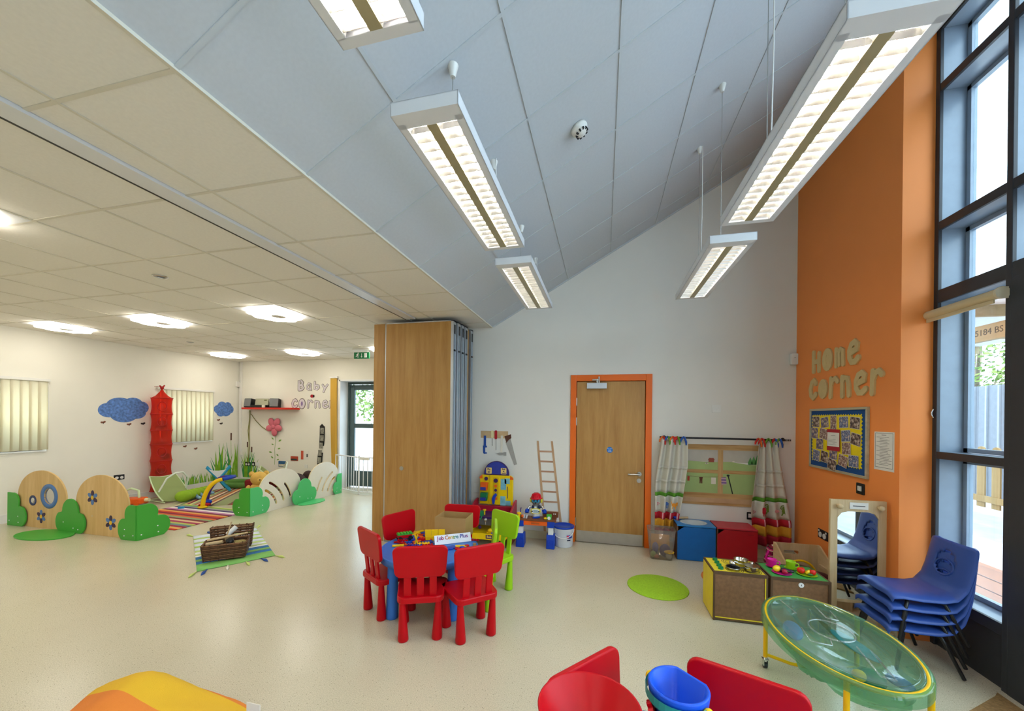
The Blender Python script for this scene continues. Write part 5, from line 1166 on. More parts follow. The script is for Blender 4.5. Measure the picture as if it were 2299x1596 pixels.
def blue_chair():
    t = thing('stacking_chair','x','chair')
    nu, nv = 22, 44; vs_ = []; fs_ = []
    for j in range(nv+1):
        for i in range(nu+1): vs_.append(shell_pt(-1+2*i/nu, j/nv))
    for j in range(nv):
        for i in range(nu):
            u, v = -1+2*(i+.5)/nu, (j+.5)/nv
            if ((u-.05)/.40)**2 + ((v-.70)/.088)**2 < 1: continue      # hand hole in the backrest
            fs_.append((j*(nu+1)+i, j*(nu+1)+i+1, (j+1)*(nu+1)+i+1, (j+1)*(nu+1)+i))
    mb = MB(); mb._add(vs_, fs_, None, True)
    sh = mb.build('shell', MATS['chair_blue'], t, solid=.007)
    q = MB(); q.tube([(.182+.046*math.sin(a)*.30, .010+.070*math.cos(a), .145+.050*math.sin(a)) for a in [2*PI*k/24 for k in range(24)]],.006,8,True); q.build('hole_rim', MATS['chair_blue'], sh)
    for s_ in (-1,1):
        fl_ = [(-.10,s_*.12,-.035),(-.12,s_*.155,-.045),(-.135,s_*.165,-.09),(-.175,s_*.185,-.27)]
        bl_ = [(.05,s_*.12,-.035),(.075,s_*.155,-.045),(.095,s_*.165,-.09),(.17,s_*.185,-.27)]
        MB().tube(fl_,.010,10).build('leg', mat('leg_black','1d1b1c',.3,var=.1), t)
        MB().tube(bl_,.010,10).build('leg', MATS['leg_black'], t)
        MB().tube([(-.10,s_*.12,-.035),(.05,s_*.12,-.035)],.009,8).build('side_rail', MATS['leg_black'], t)
    MB().tube([(-.10,-.12,-.035),(-.10,.12,-.035)],.009,8).build('cross_rail', MATS['leg_black'], t)
    return t
bc = blue_chair(); nm = ['lowest blue plastic chair in the stack by the window','second blue plastic chair from the bottom of the stack','third blue plastic chair from the bottom of the stack','topmost blue plastic chair of the stack by the window']
for k in range(4):
    M = at(1.985+.006*k, 3.075, .281+.068*k)
    if k == 0: bc.matrix_world = M; bc['label'] = nm[0]; o = bc
    else: o = copy_tree(bc, M, nm[k])
    o['group'] = 'stacked blue chairs'
# --- water play table
wt = thing('water_table','oval green see-through water tray with lid on a yellow wheeled frame','table', at(1.265,2.475,0))
A_, B_ = .318, .482
glass('tray_green','a8d8b4',.12,.22); glass('lid_clear','d2ece2',.12,.10)
def oval(rows, n=56): 
    mb = MB(); v = []; f = []
    for z, k, dy in rows: v += [((A_-k)*math.cos(2*PI*i/n), (B_-k)*math.sin(2*PI*i/n)*dy[0]+dy[1], z) for i in range(n)]
    for j in range(len(rows)-1): f += [(j*n+i, j*n+(i+1)%n, (j+1)*n+(i+1)%n, (j+1)*n+i) for i in range(n)]
    mb._add(v, f, None, True); return mb
one = (1,0)
oval([(.335,.0,one),(.385,.0,one),(.392,.008,one),(.390,.035,one),(.375,.042,one),(.30,.06,one),(.285,.075,one)]).build('tray_rim', MATS['tray_green'], wt)
# tray floor with two deep wells
def tray_fn(u, v):
    a = 2*PI*u; r = v; x = (A_-.075)*r*math.cos(a); y = (B_-.075)*r*math.sin(a)
    z = .285
    for cx_, cy_, rx, ry, dp in ((-.02,.02,.16,.12,.13),(.02,-.26,.18,.12,.05)):
        d = ((x-cx_)/rx)**2+((y-cy_)/ry)**2
        if d < 1.25: z = min(z, .285-dp*min(1,max(0,(1.25-d)/.5)))
    return (x,y,z)
MB().grid(tray_fn,64,26).build('tray_floor', MATS['tray_green'], wt)
oval([(.397,.03,one),(.400,.036,one),(.398,.055,one),(.392,.058,one),(.392,.20,one),(.392,.30,one)]).build('lid', MATS['lid_clear'], wt)
mb = MB()
mb.tube([(.10*math.cos(t)-.0,.10*math.sin(t)*1.15+.03,.396) for t in [2*PI*k/28 for k in range(28)]],.005,6,True)
for pts in ([(-.12,.36),(-.10,.20),(-.13,.18)],[(.06,.34),(.05,.18),(.10,.16),(.12,.28)],[(-.15,.02),(-.17,-.12),(-.08,-.14),(-.05,-.06)],[(.04,-.12),(.0,-.36),(.05,-.38),(.09,-.14)]): mb.tube([(x,y,.396) for x,y in pts],.005,6)
mb.build('lid_ridges', glass('ridge_clear','ffffff',.35,.06), wt)
MB().tube([((A_-.022)*math.cos(t),(B_-.022)*math.sin(t),.380) for t in [-PI*.42+PI*1.68*k/60+PI*.62 for k in range(61)]],.0125,10).build('top_hoop', plastic('frame_yellow','f0b60a',.3), wt)
MB().tube([((A_-.022)*math.cos(t),(B_-.022)*math.sin(t),.380) for t in [-PI*.40+PI*.55*k/30 for k in range(31)]],.0125,10).build('top_hoop', MATS['frame_yellow'], wt)
for k, (x, y) in enumerate(((-.245,.25),(-.15,-.395),(.225,-.315),(.245,.25))):
    lg = MB().cyl((x,y,.375),(x,y,.075),.0125,n=14).build('leg', MATS['frame_yellow'], wt)
    c_ = MB().cyl((x,y,.08),(x,y,.045),.010,n=10).box((x,y,.060),(.034,.034,.005)).b2(x-.014,x-.010,y-.012,y+.016,.02,.058).b2(x+.010,x+.014,y-.012,y+.016,.02,.058).build('castor_fork', MATS['chrome'], lg)
    MB().cyl((x-.009,y+.006,.0205),(x+.009,y+.006,.0205),.020,n=18).build('castor_wheel', MATS['black'], lg)
MB().tube([(-.245,.25,.09),(-.12,.21,.075),(0,.20,.07),(.12,.21,.075),(.245,.25,.09)],.010,8).build('low_bar', MATS['frame_yellow'], wt)
MB().tube([(-.15,-.395,.09),(-.05,-.36,.075),(.1,-.32,.075),(.225,-.315,.09)],.010,8).build('low_bar', MATS['frame_yellow'], wt)
GQ = 'water toys inside the oval tray'
mat('wt_red','a8404a',.5); mat('wt_teal','3f8f9a',.5); mat('wt_blue','4f7fb0',.5)
for lab, m, sz, (x,y,z), a in (('dull red boat shape inside the oval tray','wt_red',(.05,.11,.02),(1.13,2.40,.245),.5),('blue oblong toy at the far end of the oval tray','wt_blue',(.05,.12,.018),(1.13,2.63,.31),-.3),('teal flat toy along the right side of the tray','wt_teal',(.05,.16,.015),(1.40,2.55,.308),.2),
        ('green round toy near the front of the oval tray','dark_green',(.06,.06,.04),(1.32,2.27,.29),0),('yellow block toy inside the oval tray','yellow_pl',(.03,.035,.025),(1.27,2.265,.30),.6),('blue toy at the near right of the oval tray','wt_blue',(.04,.06,.02),(1.42,2.24,.31),.4)):
    o = MB().sph((0,0,0), sz, 16, 10).build('water_toy', MATS[m]); o.matrix_world = at(x,y,z,a); tag(o, lab, 'toy', GQ)
# --- roller blinds at the glazing
def roller(label, y0, y1, z, long):
    t = thing('roller_blind', label, 'blind', Matrix.Translation((2.27,0,z)))
    MB().cyl((0,y0,.0),(0,y1,.0),.030,n=20).build('roll', mat('blind_cream','d9c49a',.7,var=.02), t)
    MB().b2(-.012,.0,y0+.03,y1-.03,-.052,-.028).build('bottom_bar', MATS['blind_cream'], t, bevel=.003)
    for y in (y0-.016, y1+.001): MB().cyl((0,y,0),(0,y+.015,0),.036,n=20).b2(0,.028,y+.002,y+.013,-.034,.034).build('end_cap', mat('cap_cream','e2d3b4',.5), t)
    if long:
        pts = [(-.02,y1+.02,-.02),(-.022,y1+.03,-.5),(-.02,y1+.05,-.95),(-.022,y1+.03,-1.08),(-.02,y1-.005,-1.02),(-.022,y1-.01,-.5),(-.02,y1-.0,-.02)]
        MB().tube(pts,.0028,6).build('bead_chain', MATS['cap_cream'], t)
    return t
roller('cream roller blind rolled up low in the window with a bead chain', 2.845, 3.40, 2.345, True)
roller('cream roller blind rolled up at the top of the tall window', 1.7, 3.40, 4.40, False)
hk = thing('chain_hook','small metal blind chain hook on the dark window jamb','hook', Matrix.Translation((2.297,3.34,1.64)))
MB().tube([(0,0,-.03),(-.012,0,-.01),(-.012,0,.01),(0,0,.03)],.005,6).build('clip', MATS['chrome'], hk)
# ================================================================= baby room
plastic('play_green','4aa83c',.4); plastic('play_green2','58c878',.4); mat('play_white','efe6d6',.5,var=.015); mat('play_edge','e6d3a4',.6); mat('flower_blue','4f78b4',.5); mat('flower_dark','3a2244',.5); mat('flower_yellow','e8b81e',.5)
def cloud(w_, h, kind):
    """outline of a bush board: 'full' three bumps, 'half' bumps falling to one side"""
    if kind == 'full':
        return [(-.34*w_,0),(.34*w_,0)]+arc(.30*w_,.30*h,.20*w_,-70,60,8,.31*h)[0:]+[(.29*w_,.60*h)]+arc(0,.64*h,.27*w_,0,180,14,.36*h)+[(-.29*w_,.60*h)]+arc(-.30*w_,.30*h,.20*w_,120,250,8,.31*h)
    return [(0,0),(.80*w_,0)]+arc(.72*w_,.30*h,.28*w_,-62,95,10,.30*h)+[(.62*w_,.60*h)]+arc(.30*w_,.72*h,.32*w_,-20,100,10,.28*h)+[(0,h)]
def bush(label, M, w_, h, kind, m, grp='green bush boards of the play fence', shelf=None, th=.018):
    t = thing('bush_board', label, 'play panel', M, grp)
    MB().prism(cloud(w_,h,kind),-th/2,th/2,Fb(0)).build('board', MATS[m], t, bevel=.003)
    for x, z in ((.12*w_,.15*h),(.62*w_ if kind != 'full' else .28*w_,.12*h),(.60*w_ if kind != 'full' else -.22*w_,.30*h)):
        MB().cyl((x,-th/2-.002,z),(x,-th/2+.002,z),.008,n=10).build('screw_cap', MATS['print_white'], t)
    if shelf: MB().prism(ell(.5*shelf[0],shelf[1],24),0,.014,Matrix.Translation((shelf[2],shelf[3],.0))).build('foot_plate', MATS[m], t, bevel=.003)
    return t
def arch_poly(w_, h, n=28):
    zm = .54*h; lo = [(w_/2-.26*w_*(1-k/6.)**2*.5, zm*k/6.) for k in range(6)]
    return lo+[(w_/2*math.cos(a), zm+(h-zm)*math.sin(a)) for a in [PI*k/n for k in range(n+1)]]+[(-x, z) for x, z in lo[::-1]]
def flower(t, x, z, s_, y, cols_, n=6):
    for k in range(n):
        a = PI/2+2*PI*k/n
        MB().prism(ell(.030*s_,.020*s_,14),0,.003,Fb(y) @ Matrix.Translation((x+.046*s_*math.cos(a),z+.046*s_*math.sin(a),0)) @ Matrix.Rotation(a,4,'Z')).build('petal', MATS[cols_[k%len(cols_)]], t)
    MB().prism(ell(.02*s_,.022*s_,14,x,z),0,.004,Fb(y)).build('flower_centre', MATS['flower_yellow'], t)
# front row, along y = 3.50
a1 = thing('wooden_arch_panel','birch arch play panel with a round blue porthole near the left wall','play panel', at(-7.41,3.52,0), 'birch arch panels')
MB().prism(arch_poly(.96,.78),-.009,.009,Fb(0),ell(.108,.108,28,.155,.44)).build('board', MATS['birch'], a1, bevel=.002)
MB().lathe([(.108,-.016),(.108,.016),(.165,.016),(.165,-.016),(.108,-.016)],36,Fb(0) @ Matrix.Translation((.155,.44,0))).build('porthole_ring', MATS['flower_blue'], a1)
MB().cyl((.155,.004,.44),(.155,-.002,.44),.108,n=28).build('porthole_glass', glass('port_clear','f2f2f2'), a1)
MB().lathe([(.040,-.014),(.040,.014),(.070,.014),(.070,-.014),(.040,-.014)],28,Fb(0) @ Matrix.Translation((-.17,.364,0))).build('peep_ring', mat('ring_dark','33406a',.5), a1)
MB().sph((-.17,-.008,.364),(.040,.014,.040),16,10).build('peep_bubble', MATS['chrome'], a1)
flower(a1,.0,.156,1.2,-.0095,('flower_blue','flower_dark'))
a2 = thing('wooden_arch_panel','birch arch play panel with two petal flowers in the front row','play panel', at(-6.235,3.50,0), 'birch arch panels')
MB().prism(arch_poly(.94,.777),-.009,.009,Fb(0)).build('board', MATS['birch'], a2, bevel=.002)
flower(a2,-.165,.478,1.25,-.0095,('flower_dark','flower_blue')); flower(a2,.165,.178,1.25,-.0095,('flower_dark','flower_blue'))
MB().cyl((-.17,-.0095,.24),(-.17,-.007,.24),.014,n=12).build('wood_plug', MATS['pale_wood'], a2)
bush('green bush board at the left end of the play fence by the wall', at(-8.045,3.49,0), .375, .455, 'half', 'play_green')
bush('green bush board with an oval foot between the two birch arches', at(-6.77,3.475,0), .55, .445, 'full', 'play_green', shelf=(.80,.20,-.16,-.16))
bush('green bush board facing us at the front corner of the play fence', at(-5.577,3.455,0) @ Matrix.Scale(-1,4,(1,0,0)), .30, .436, 'half', 'play_green')
bush('green bush board running back from the front corner of the fence', at(-5.57,3.455,0,PI/2), .37, .436, 'half', 'play_green')
# side row, along x = -5.25
def slot_arch(label, x, y, a, flip, w_, h):
    t = thing('white_arch_panel', label, 'play panel', at(x,y,0,a), 'white slotted arch panels')
    P = arch_poly(w_,h)
    slots = []
    cx_ = -w_*.62*flip
    for r in (.34,.52,.70,.88):
        pts = [(cx_+flip*r*w_*math.cos(t_)*1.0, .03+r*w_*.86*math.sin(t_)) for t_ in [math.radians(d) for d in range(12, 62 if r < .8 else 42, 6)]]
        pts = [p for p in pts if abs(p[0]) < w_*.43 and .06 < p[1] < h*.86]
        if len(pts) >= 3: slots.append(pts)
    mb = MB(); bm = mb.bm
    # board with real slots: fill between the outline and the slot outlines
    rings = [P]
    for s_ in slots:
        ws = .042; Lf = []; Rt = []
        for i, p in enumerate(s_):
            d = (Vector(s_[min(i+1,len(s_)-1)])-Vector(s_[max(i-1,0)])).normalized(); q = Vector((-d.y,d.x))*ws/2
            Lf.append(tuple(Vector(p)+q)); Rt.append(tuple(Vector(p)-q))
        e1 = Vector(s_[-1])+(Vector(s_[-1])-Vector(s_[-2])).normalized()*ws/2; e0 = Vector(s_[0])+(Vector(s_[0])-Vector(s_[1])).normalized()*ws/2
        rings.append(Rt+[tuple(e1)]+Lf[::-1]+[tuple(e0)])
    F_ = Fb(0)
    for z_ in (-.009,.009):
        es = []
        for ring in rings:
            vv = [bm.verts.new(F_ @ Vector((x_,y_,z_))) for x_,y_ in ring]
            es += [bm.edges.new((vv[i],vv[(i+1)%len(vv)])) for i in range(len(vv))]
        bmesh.ops.triangle_fill(bm, use_beauty=True, use_dissolve=False, edges=es)
    o = mb.build('board', MATS['play_white'], t)
    mb = MB()
    for ring in rings:
        n_ = len(ring); mb._add([(x_,y_,-.009) for x_,y_ in ring]+[(x_,y_,.009) for x_,y_ in ring],[(i,(i+1)%n_,n_+(i+1)%n_,n_+i) for i in range(n_)],F_)
    mb.build('cut_edge', MATS['play_edge'], t)
    return t
slot_arch('white arch play panel with curved slots, nearer one beside the striped rug', -5.275, 5.30, PI/2, 1, .84, .668)
slot_arch('white arch play panel with curved slots, farther one by the yellow blind', -5.215, 6.25, PI/2, -1, .80, .671)
bush('bright green bush board at the near corner facing us beside the rug', at(-5.278,4.73,0) @ Matrix.Scale(-1,4,(1,0,0)), .325, .436, 'half', 'play_green')
bush('bright green bush board running back from the corner beside the white arch', at(-5.268,4.73,0,PI/2), .345, .438, 'half', 'play_green2')
bush('bright green bush board with an oval foot between the two white arches', at(-5.20,5.75,0,PI/2), .56, .436, 'full', 'play_green2', shelf=(.56,.16,.06,-.10))
bush('small bright green bush board at the far end of the fence by the door', at(-5.175,6.70,0,PI/2) @ Matrix.Scale(-1,4,(1,0,0)), .24, .40, 'half', 'play_green2')
# --- striped rugs
cc = ['8a1f3a','c8452a','e0a050','7a2a4a','c98ab0','ece4dc','4a3a6a','9a9a90','8fae4a','d8d27a','d8482a','e8b060','a02a4a','6a8a8a','b8c060','a83a5a','e0b890','7a3038','8aa070','d06a30']
stops = [(i/len(cc), c) for i, c in enumerate(cc)]
rm = ramp_mat('rug_stripes', stops, axis=0, scale=1.15, rough=.95, bump=.5)
def rug(label, x, y, a, w_, l_):
    o = MB().prism(rrect(w_,l_,.01,2),0,.010).build('striped_rug', rm, bevel=.002); o.matrix_world = at(x,y,.001,a); tag(o,label,'rug','striped rugs in the baby corner')
rug('colourful striped rug nearest the birch arches', -6.30, 4.48, PI/2-.04, 1.10, 1.45)
rm2 = ramp_mat('rug_stripes_far', [(i/len(cc), c) for i, c in enumerate(['7a5a4a','b0483a','d8cf9a','7a8a6a','c8a070','8a2a3a','d0d08a','9aa080','b86a4a','ece0c0','7a3038','a0a878','c8603a','e0c890','6a4a50','98a070'])], axis=0, scale=.9, rough=.95, bump=.5)
o = MB().prism(rrect(1.6,1.7,.01,2),0,.008).build('striped_rug', rm2); o.matrix_world = at(-6.75,5.95,.0008,.55); tag(o,'colourful striped rug at the back under the baby seats','rug','striped rugs in the baby corner')
# --- picnic mat with tassels
pm = thing('picnic_mat','white, lime and blue striped mat with corner tassels on the floor','mat', at(-4.30,3.60,0,0))
Pc = [(-5.087,3.765),(-4.634,4.254),(-3.541,3.495),(-3.921,2.939)]; Pc = [(x+4.30,y-3.60) for x,y in Pc]
bands = [('d9dfe6',0,.10),('b6cf6a',.10,.14),('e2e6ec',.14,.24),('b6cf6a',.24,.28),('dfe4ea',.28,.36),('b0cc62',.36,.41),('dfe4ea',.41,.49),('c8d98a',.49,.54),('eef0ee',.54,.60),('c9d67a',.60,.63),('f0f0ea',.63,.67),('3f7ab0',.67,.735),('86b866',.735,.79),('3f7ab0',.79,.855),('8ac86a',.855,1.0)]
L_ = lambda a,b,t: (a[0]+(b[0]-a[0])*t, a[1]+(b[1]-a[1])*t)
def pq(u,v): return L_(L_(Pc[0],Pc[3],v), L_(Pc[1],Pc[2],v), u)
for c_, v0, v1 in bands:
    MB().grid(lambda u,v: (*pq(u, v0+(v1-v0)*v), .006+.002*math.sin(u*9)), 14, 2).build('stripe', mat('pm_'+c_, c_, .95, var=.05, scale=50, bump=.2, bscale=300), pm, solid=.006)
for (u,v), c_ in (((0,0),'pm_c9d67a'),((.27,0),'paint_blue'),((.72,0),'paint_blue'),((1,0),'pm_c9d67a'),((1,1),'pm_c9d67a'),((.8,1),'paint_blue'),((.6,1),'pm_c9d67a'),((.37,1),'paint_white'),((.12,1),'paint_blue'),((0,1),'pm_c9d67a')):
    p = pq(u,v); c0 = pq(.5,.5); d = Vector((p[0]-c0[0],p[1]-c0[1],0)).normalized()
    dn = 1 if v else -1
    e = Vector((p[0],p[1],.006)); MB().tube([e, e+d*.04, e+d*.10+Vector((0,0,.002)), e+d*.15],[.004,.006,.016,.004],8).build('tassel', MATS[c_], pm)
mat('wicker','5b3a22',.7,var=.35,scale=40,bump=.6,bscale=90); mat('wicker_l','80583a',.7,var=.3,scale=40)
def basket(label, M, w_, d_, h):
    t = thing('wicker_basket', label, 'basket', M, 'wicker baskets on the picnic mat')
    n = 9
    MB().b2(-w_/2+.006,w_/2-.006,-d_/2+.006,d_/2-.006,.002,.010).build('base', MATS['wicker'], t)
    for k in range(n):
        z = .012+(h-.02)*k/(n-1); g = 1+.10*k/(n-1); off = .004*(1 if k%2 else -1)
        MB().tube([(x,y,z+.003*math.sin(i*1.9)) for i,(x,y) in enumerate(rrect((w_+off)*g,(d_+off)*g,.02,3))],.0095,6,True).build('weave_row', MATS['wicker' if k%2 else 'wicker_l'], t)
    P_ = rrect(w_,d_,.02,3)
    for i in range(0, 22):
        a = i/22*4; s_ = int(a); f = a-s_
        cs_ = [(-w_/2,-d_/2),(w_/2,-d_/2),(w_/2,d_/2),(-w_/2,d_/2)]; p = L_(cs_[s_], cs_[(s_+1)%4], f)
        MB().cyl((p[0],p[1],.0),(p[0]*1.11,p[1]*1.11,h+.006),.006,n=6).build('stake', MATS['wicker'], t)
    return t
bz = .012
basket('open dark wicker basket of utensils nearest us on the picnic mat', at(-4.02,3.325,bz,.72), .36, .23, .17)
b2 = basket('dark wicker basket standing open behind the first one on the mat', at(-4.22,3.56,bz,.72) @ Matrix.Rotation(-.12,4,'X'), .36, .14, .25)
GU = 'utensils in the wicker basket'
loose('rolling_pin','pale wooden rolling stick lying across the wicker basket',MB().cyl((-.17,0,0),(.20,0,.05),.014,.008,n=10), 'pale_wood', at(-4.03,3.33,.20,.60), GU, 'utensil', 0)
loose('wooden_spoon','pale wooden spoon sticking up from the wicker basket',MB().sph((0,0,.0),(.022,.012,.045),12,8).cyl((0,0,.03),(.03,.03,.18),.007,n=8), 'pale_wood', at(-4.06,3.36,.19,.3), GU, 'utensil', 0)
loose('cloth_roll','white and navy rolled cloth in the wicker basket',MB().cyl((0,0,0),(.08,.03,.07),.026,n=14), 'white_pl', at(-4.10,3.40,.22,.8), GU, 'utensil', 0)
loose('dotted_cup','black cup with white dots in the wicker basket',MB().lathe([(0,0),(.03,0),(.036,.06),(.033,.06),(.028,.006),(0,.006)],18), 'black', at(-3.965,3.335,.15) @ Matrix.Rotation(.4,4,'X'), GU, 'utensil', 0)
loose('straw_bundle','straw filling at the right end of the wicker basket',MB().sph((0,0,0),(.09,.07,.03),16,8), 'straw' if mat('straw','a8955a',.95,var=.3,scale=90,bump=1,bscale=160) else '', at(-3.93,3.39,.145,.7), GU, 'filling', 0)
loose('wooden_pestle','thick pale wooden handle at the left end of the wicker basket',MB().cyl((-.09,0,.0),(.06,0,.02),.022,.018,n=12), 'pale_wood', at(-4.07,3.25,.165,.55), GU, 'utensil', 0)
# --- baby bouncers
cloth('bouncer_cloth','a3b070',.2); mat('bouncer_tube','cfe0b0',.4); mat('bouncer_pale','e4ead8',.6)
def bouncer(label, M, sc=1.):
    t = thing('baby_bouncer', label, 'baby seat', M @ Matrix.Scale(sc,4), 'green baby bouncers')
    def f(u,v):
        w_ = .20+.07*math.sin(PI*min(1,.25+v*.6)); y = -.27+.56*v; z = .045+.47*v**1.15
        return ((u-.5)*2*w_, y, z-.035*math.cos((u-.5)*PI))
    MB().grid(f,16,22).build('seat_cloth', MATS['bouncer_cloth'], t, solid=.02)
    for s_ in (-1,1):
        MB().tube([f(.5+.5*s_,k/12) for k in range(13)],.013,8).build('frame_tube', MATS['bouncer_tube'], t)
        MB().tube([(s_*.24,-.30,.014),(s_*.24,.28,.014)],.013,8).build('floor_tube', MATS['bouncer_tube'], t)
    MB().tube([f(k/8,1) for k in range(9)],.013,8).build('head_tube', MATS['bouncer_tube'], t)
    MB().tube([(-.24,.28,.014),(0,.34,.014),(.24,.28,.014)],.013,8).build('rear_tube', MATS['bouncer_tube'], t)
    MB().tube([(.26,-.05,.22),(.25,-.14,.46),(.12,-.20,.60),(-.02,-.22,.60),(-.16,-.20,.50),(-.25,-.10,.22)],.017,8).build('toy_bar', MATS['bouncer_pale'], t)
    return t
bouncer('green baby bouncer leaning back beside the red hanging tower', at(-7.60,5.22,.011,1.42), .84)
bouncer('pale green baby bouncer half hidden behind the white arches', at(-6.55,6.45,.011,2.3), .95)
# --- caterpillar soft toy
ct = thing('caterpillar_toy','green segmented soft caterpillar with blue feet lying on the rugs','soft toy', at(-7.22,5.12,.011,0))
mat('plush_green','8fb428',.95,var=.08,bump=.3,bscale=200); mat('plush_blue','7fa4c0',.95,var=.08)
for k in range(6):
    tt = k/5.; x = -.36*tt; y = .05+.68*tt; r = .115-.03*tt
    MB().sph((x,y,r*.86),(r*1.05,r*1.05,r*.86),18,12).build('head' if k == 0 else 'segment', MATS['plush_green'], ct)
    if k in (2,3,4,5): MB().tube([(x+.06,y-.02,r*.7),(x+.15,y-.05,.05),(x+.19,y-.05,.03)],[.03,.028,.03],8).sph((x+.20,y-.05,.03),(.05,.035,.03),12,8).build('foot', MATS['plush_blue'], ct)
# --- folding X-leg seat
xs = thing('folding_seat','low folding baby seat with blue crossed legs and white sling','baby seat', at(-7.55,6.06,.011,.89))
plastic('seat_blue','2f9cc4',.4)
for y in (-.10,.10):
    MB().tube([(-.19,y,0),(.19,y,.50)],.021,8).build('leg', MATS['seat_blue'], xs); MB().tube([(.19,y+.03,0),(-.19,y+.03,.50)],.021,8).build('leg', MATS['seat_blue'], xs)
for x in (-.19,.19): MB().tube([(x,-.10,.02),(x,.13,.02)],.016,8).build('cross_bar', MATS['seat_blue'], xs)
MB().prism([(0,.27),(.165,.465),(.08,.435),(0,.428),(-.08,.435),(-.165,.465)],-.004,.004,Fb(-.085)).build('sling_front', cloth('sling_white','f0f0ee',.15), xs)
MB().prism([(0,.22),(.10,.06),(-.10,.06)],-.004,.004,Fb(-.085)).build('lower_panel', MATS['sling_white'], xs)
MB().grid(lambda u,v: (-.17+.34*u, -.08+.20*v, .46-.17*math.sin(PI*u)),16,4).build('sling', MATS['sling_white'], xs, solid=.006)
# --- play arch
gy = thing('play_arch','purple and yellow baby play arch standing on the striped rugs','toy', at(-6.30,5.20,.011,.75))
for y, m in ((-.13,'yellow_pl'),(.17,'purple_pl')):
    MB().tube([(-.30+.62*(1-math.cos(a))*.42, y, .46*math.sin(a)) for a in [PI*.5*k/12 for k in range(13)]],[.032]*13,10).build('arch_leg', MATS[m], gy)
    MB().sph((-.30,y,.02),(.07,.05,.022),14,8).build('arch_foot', MATS[m], gy)
MB().tube([(-.04,-.13,.46),(.06,-.05,.475),(.10,.1,.47),(-.04,.17,.46)],.03,8).build('top_bridge', MATS['deep_blue'], gy)
MB().sph((-.30,.02,.03),(.09,.06,.03),14,8).build('red_pad', MATS['red_pl'], gy); MB().sph((-.26,.10,.06),(.05,.05,.04),14,8).build('blue_dial', MATS['deep_blue'], gy)
# --- yellow soft bear
pbr = thing('soft_bear','yellow soft bear sitting with its back to us behind the green corner','soft toy', at(-6.10,5.62,.011,.9))
mat('plush_yellow','dcb15a',.95,var=.08,bump=.3,bscale=200)
MB().sph((0,0,.16),(.14,.12,.17),20,12).build('body', MATS['plush_yellow'], pbr); h = MB().sph((.02,-.02,.40),(.135,.125,.125),22,14).build('head', MATS['plush_yellow'], pbr)
for s_ in (-1,1): MB().sph((.02+s_*.11,0,.49),(.045,.025,.045),14,9).build('ear', MATS['plush_yellow'], h)
for s_ in (-1,1): MB().sph((s_*.14,-.05,.20),(.05,.06,.10),14,9).build('arm', MATS['plush_yellow'], pbr)
for s_ in (-1,1): MB().sph((s_*.09,-.16,.05),(.06,.10,.05),14,9).build('leg', MATS['plush_yellow'], pbr)
MB().sph((.02,-.14,.38),(.05,.03,.04),14,9).build('muzzle', MATS['plush_yellow'], h); MB().sph((.02,-.17,.395),(.012,.01,.01),8,6).build('nose', MATS['black'], h)
# --- play pond mat, red toys, bumper
pd = thing('padded_nest','green padded play nest in the corner below the grass painting','play mat', at(-7.66,6.62,.011,.1))
MB().tube([(.40*math.cos(a),.24*math.sin(a),.06) for a in [2*PI*k/36 for k in range(36)]],.06,10,True).build('padded_rim', mat('nest_green','5f8a3f',.9,var=.06), pd)
MB().lathe([(0,.035),(.36,.035),(.38,.03),(0,.0)],36,Matrix.Scale(.6,4,(0,1,0))).build('base_pad', mat('nest_lime','8aa83f',.9), pd)
bt = thing('pull_along_toy','red ladybird toy on the red cushion beside the nest','toy', at(-7.15,6.66,.20,0))
MB().sph((0,0,.05),(.06,.05,.05),14,9).build('shell', MATS['red_pl'], bt); MB().sph((.06,0,.05),(.025,.025,.025),10,8).build('head', MATS['black'], bt)
o = MB().prism(rrect(.60,.42,.12,6),0,.18).build('floor_cushion', mat('cushion_red','8a1f24',.9,var=.06), bevel=.04, seg=4); o.matrix_world = at(-7.1,6.66,.011,.15); tag(o,'dark red floor cushion by the far wall behind the play arch','cushion')
og = thing('orange_toy','orange toy walker with a pale handle behind the birch arch','toy', at(-7.76,4.78,.011,.4))
MB().prism(rrect(.32,.20,.05,4),.02,.12).build('body', MATS['orange_pl'], og, bevel=.02); MB().tube([(-.12,0,.1),(-.13,0,.24),(-.05,0,.28),(.06,0,.24),(.07,0,.1)],.018,8).build('handle', MATS['bouncer_tube'], og)
for x in (-.1,.1):
    for y in (-.1,.1): MB().cyl((x,y-.015,.035),(x,y+.015,.035),.035,n=14).build('wheel', MATS['orange_pl'], og)
MB().cyl((.16,0,.08),(.22,0,.08),.03,n=12).build('nose_knob', mat('knob_cream','e8e0b0',.5), og)
o = MB().prism([(-.05,0),(.05,0),(.10,.32),(-.02,.34)],-.02,.02,Fb(0)).build('toy_ramp', MATS['red_pl'], bevel=.006); o.matrix_world = at(-7.45,4.4,.0,.3); tag(o,'red toy ramp showing between the two birch arches','toy')
bs = thing('brown_soft_seat','dark brown soft animal seat behind the second bush board','soft toy', at(-5.95,6.30,.0,.4))
mat('plush_brown','3f2f2c',.95,var=.1); MB().sph((0,0,.20),(.26,.22,.22),20,12).build('body', MATS['plush_brown'], bs); MB().sph((.22,.12,.36),(.10,.09,.09),16,10).build('head', MATS['plush_brown'], bs)
o = MB().box((0,0,.015),(.08,.05,.03)).tube([(.04,0,.02),(.12,.03,.015),(.22,.05,.012)],.003,6).build('blue_clip', MATS['seat_blue'], bevel=.004); o.matrix_world = at(-6.75,4.80,.012,.8); tag(o,'small blue clip with a cord lying on the striped rug','toy')
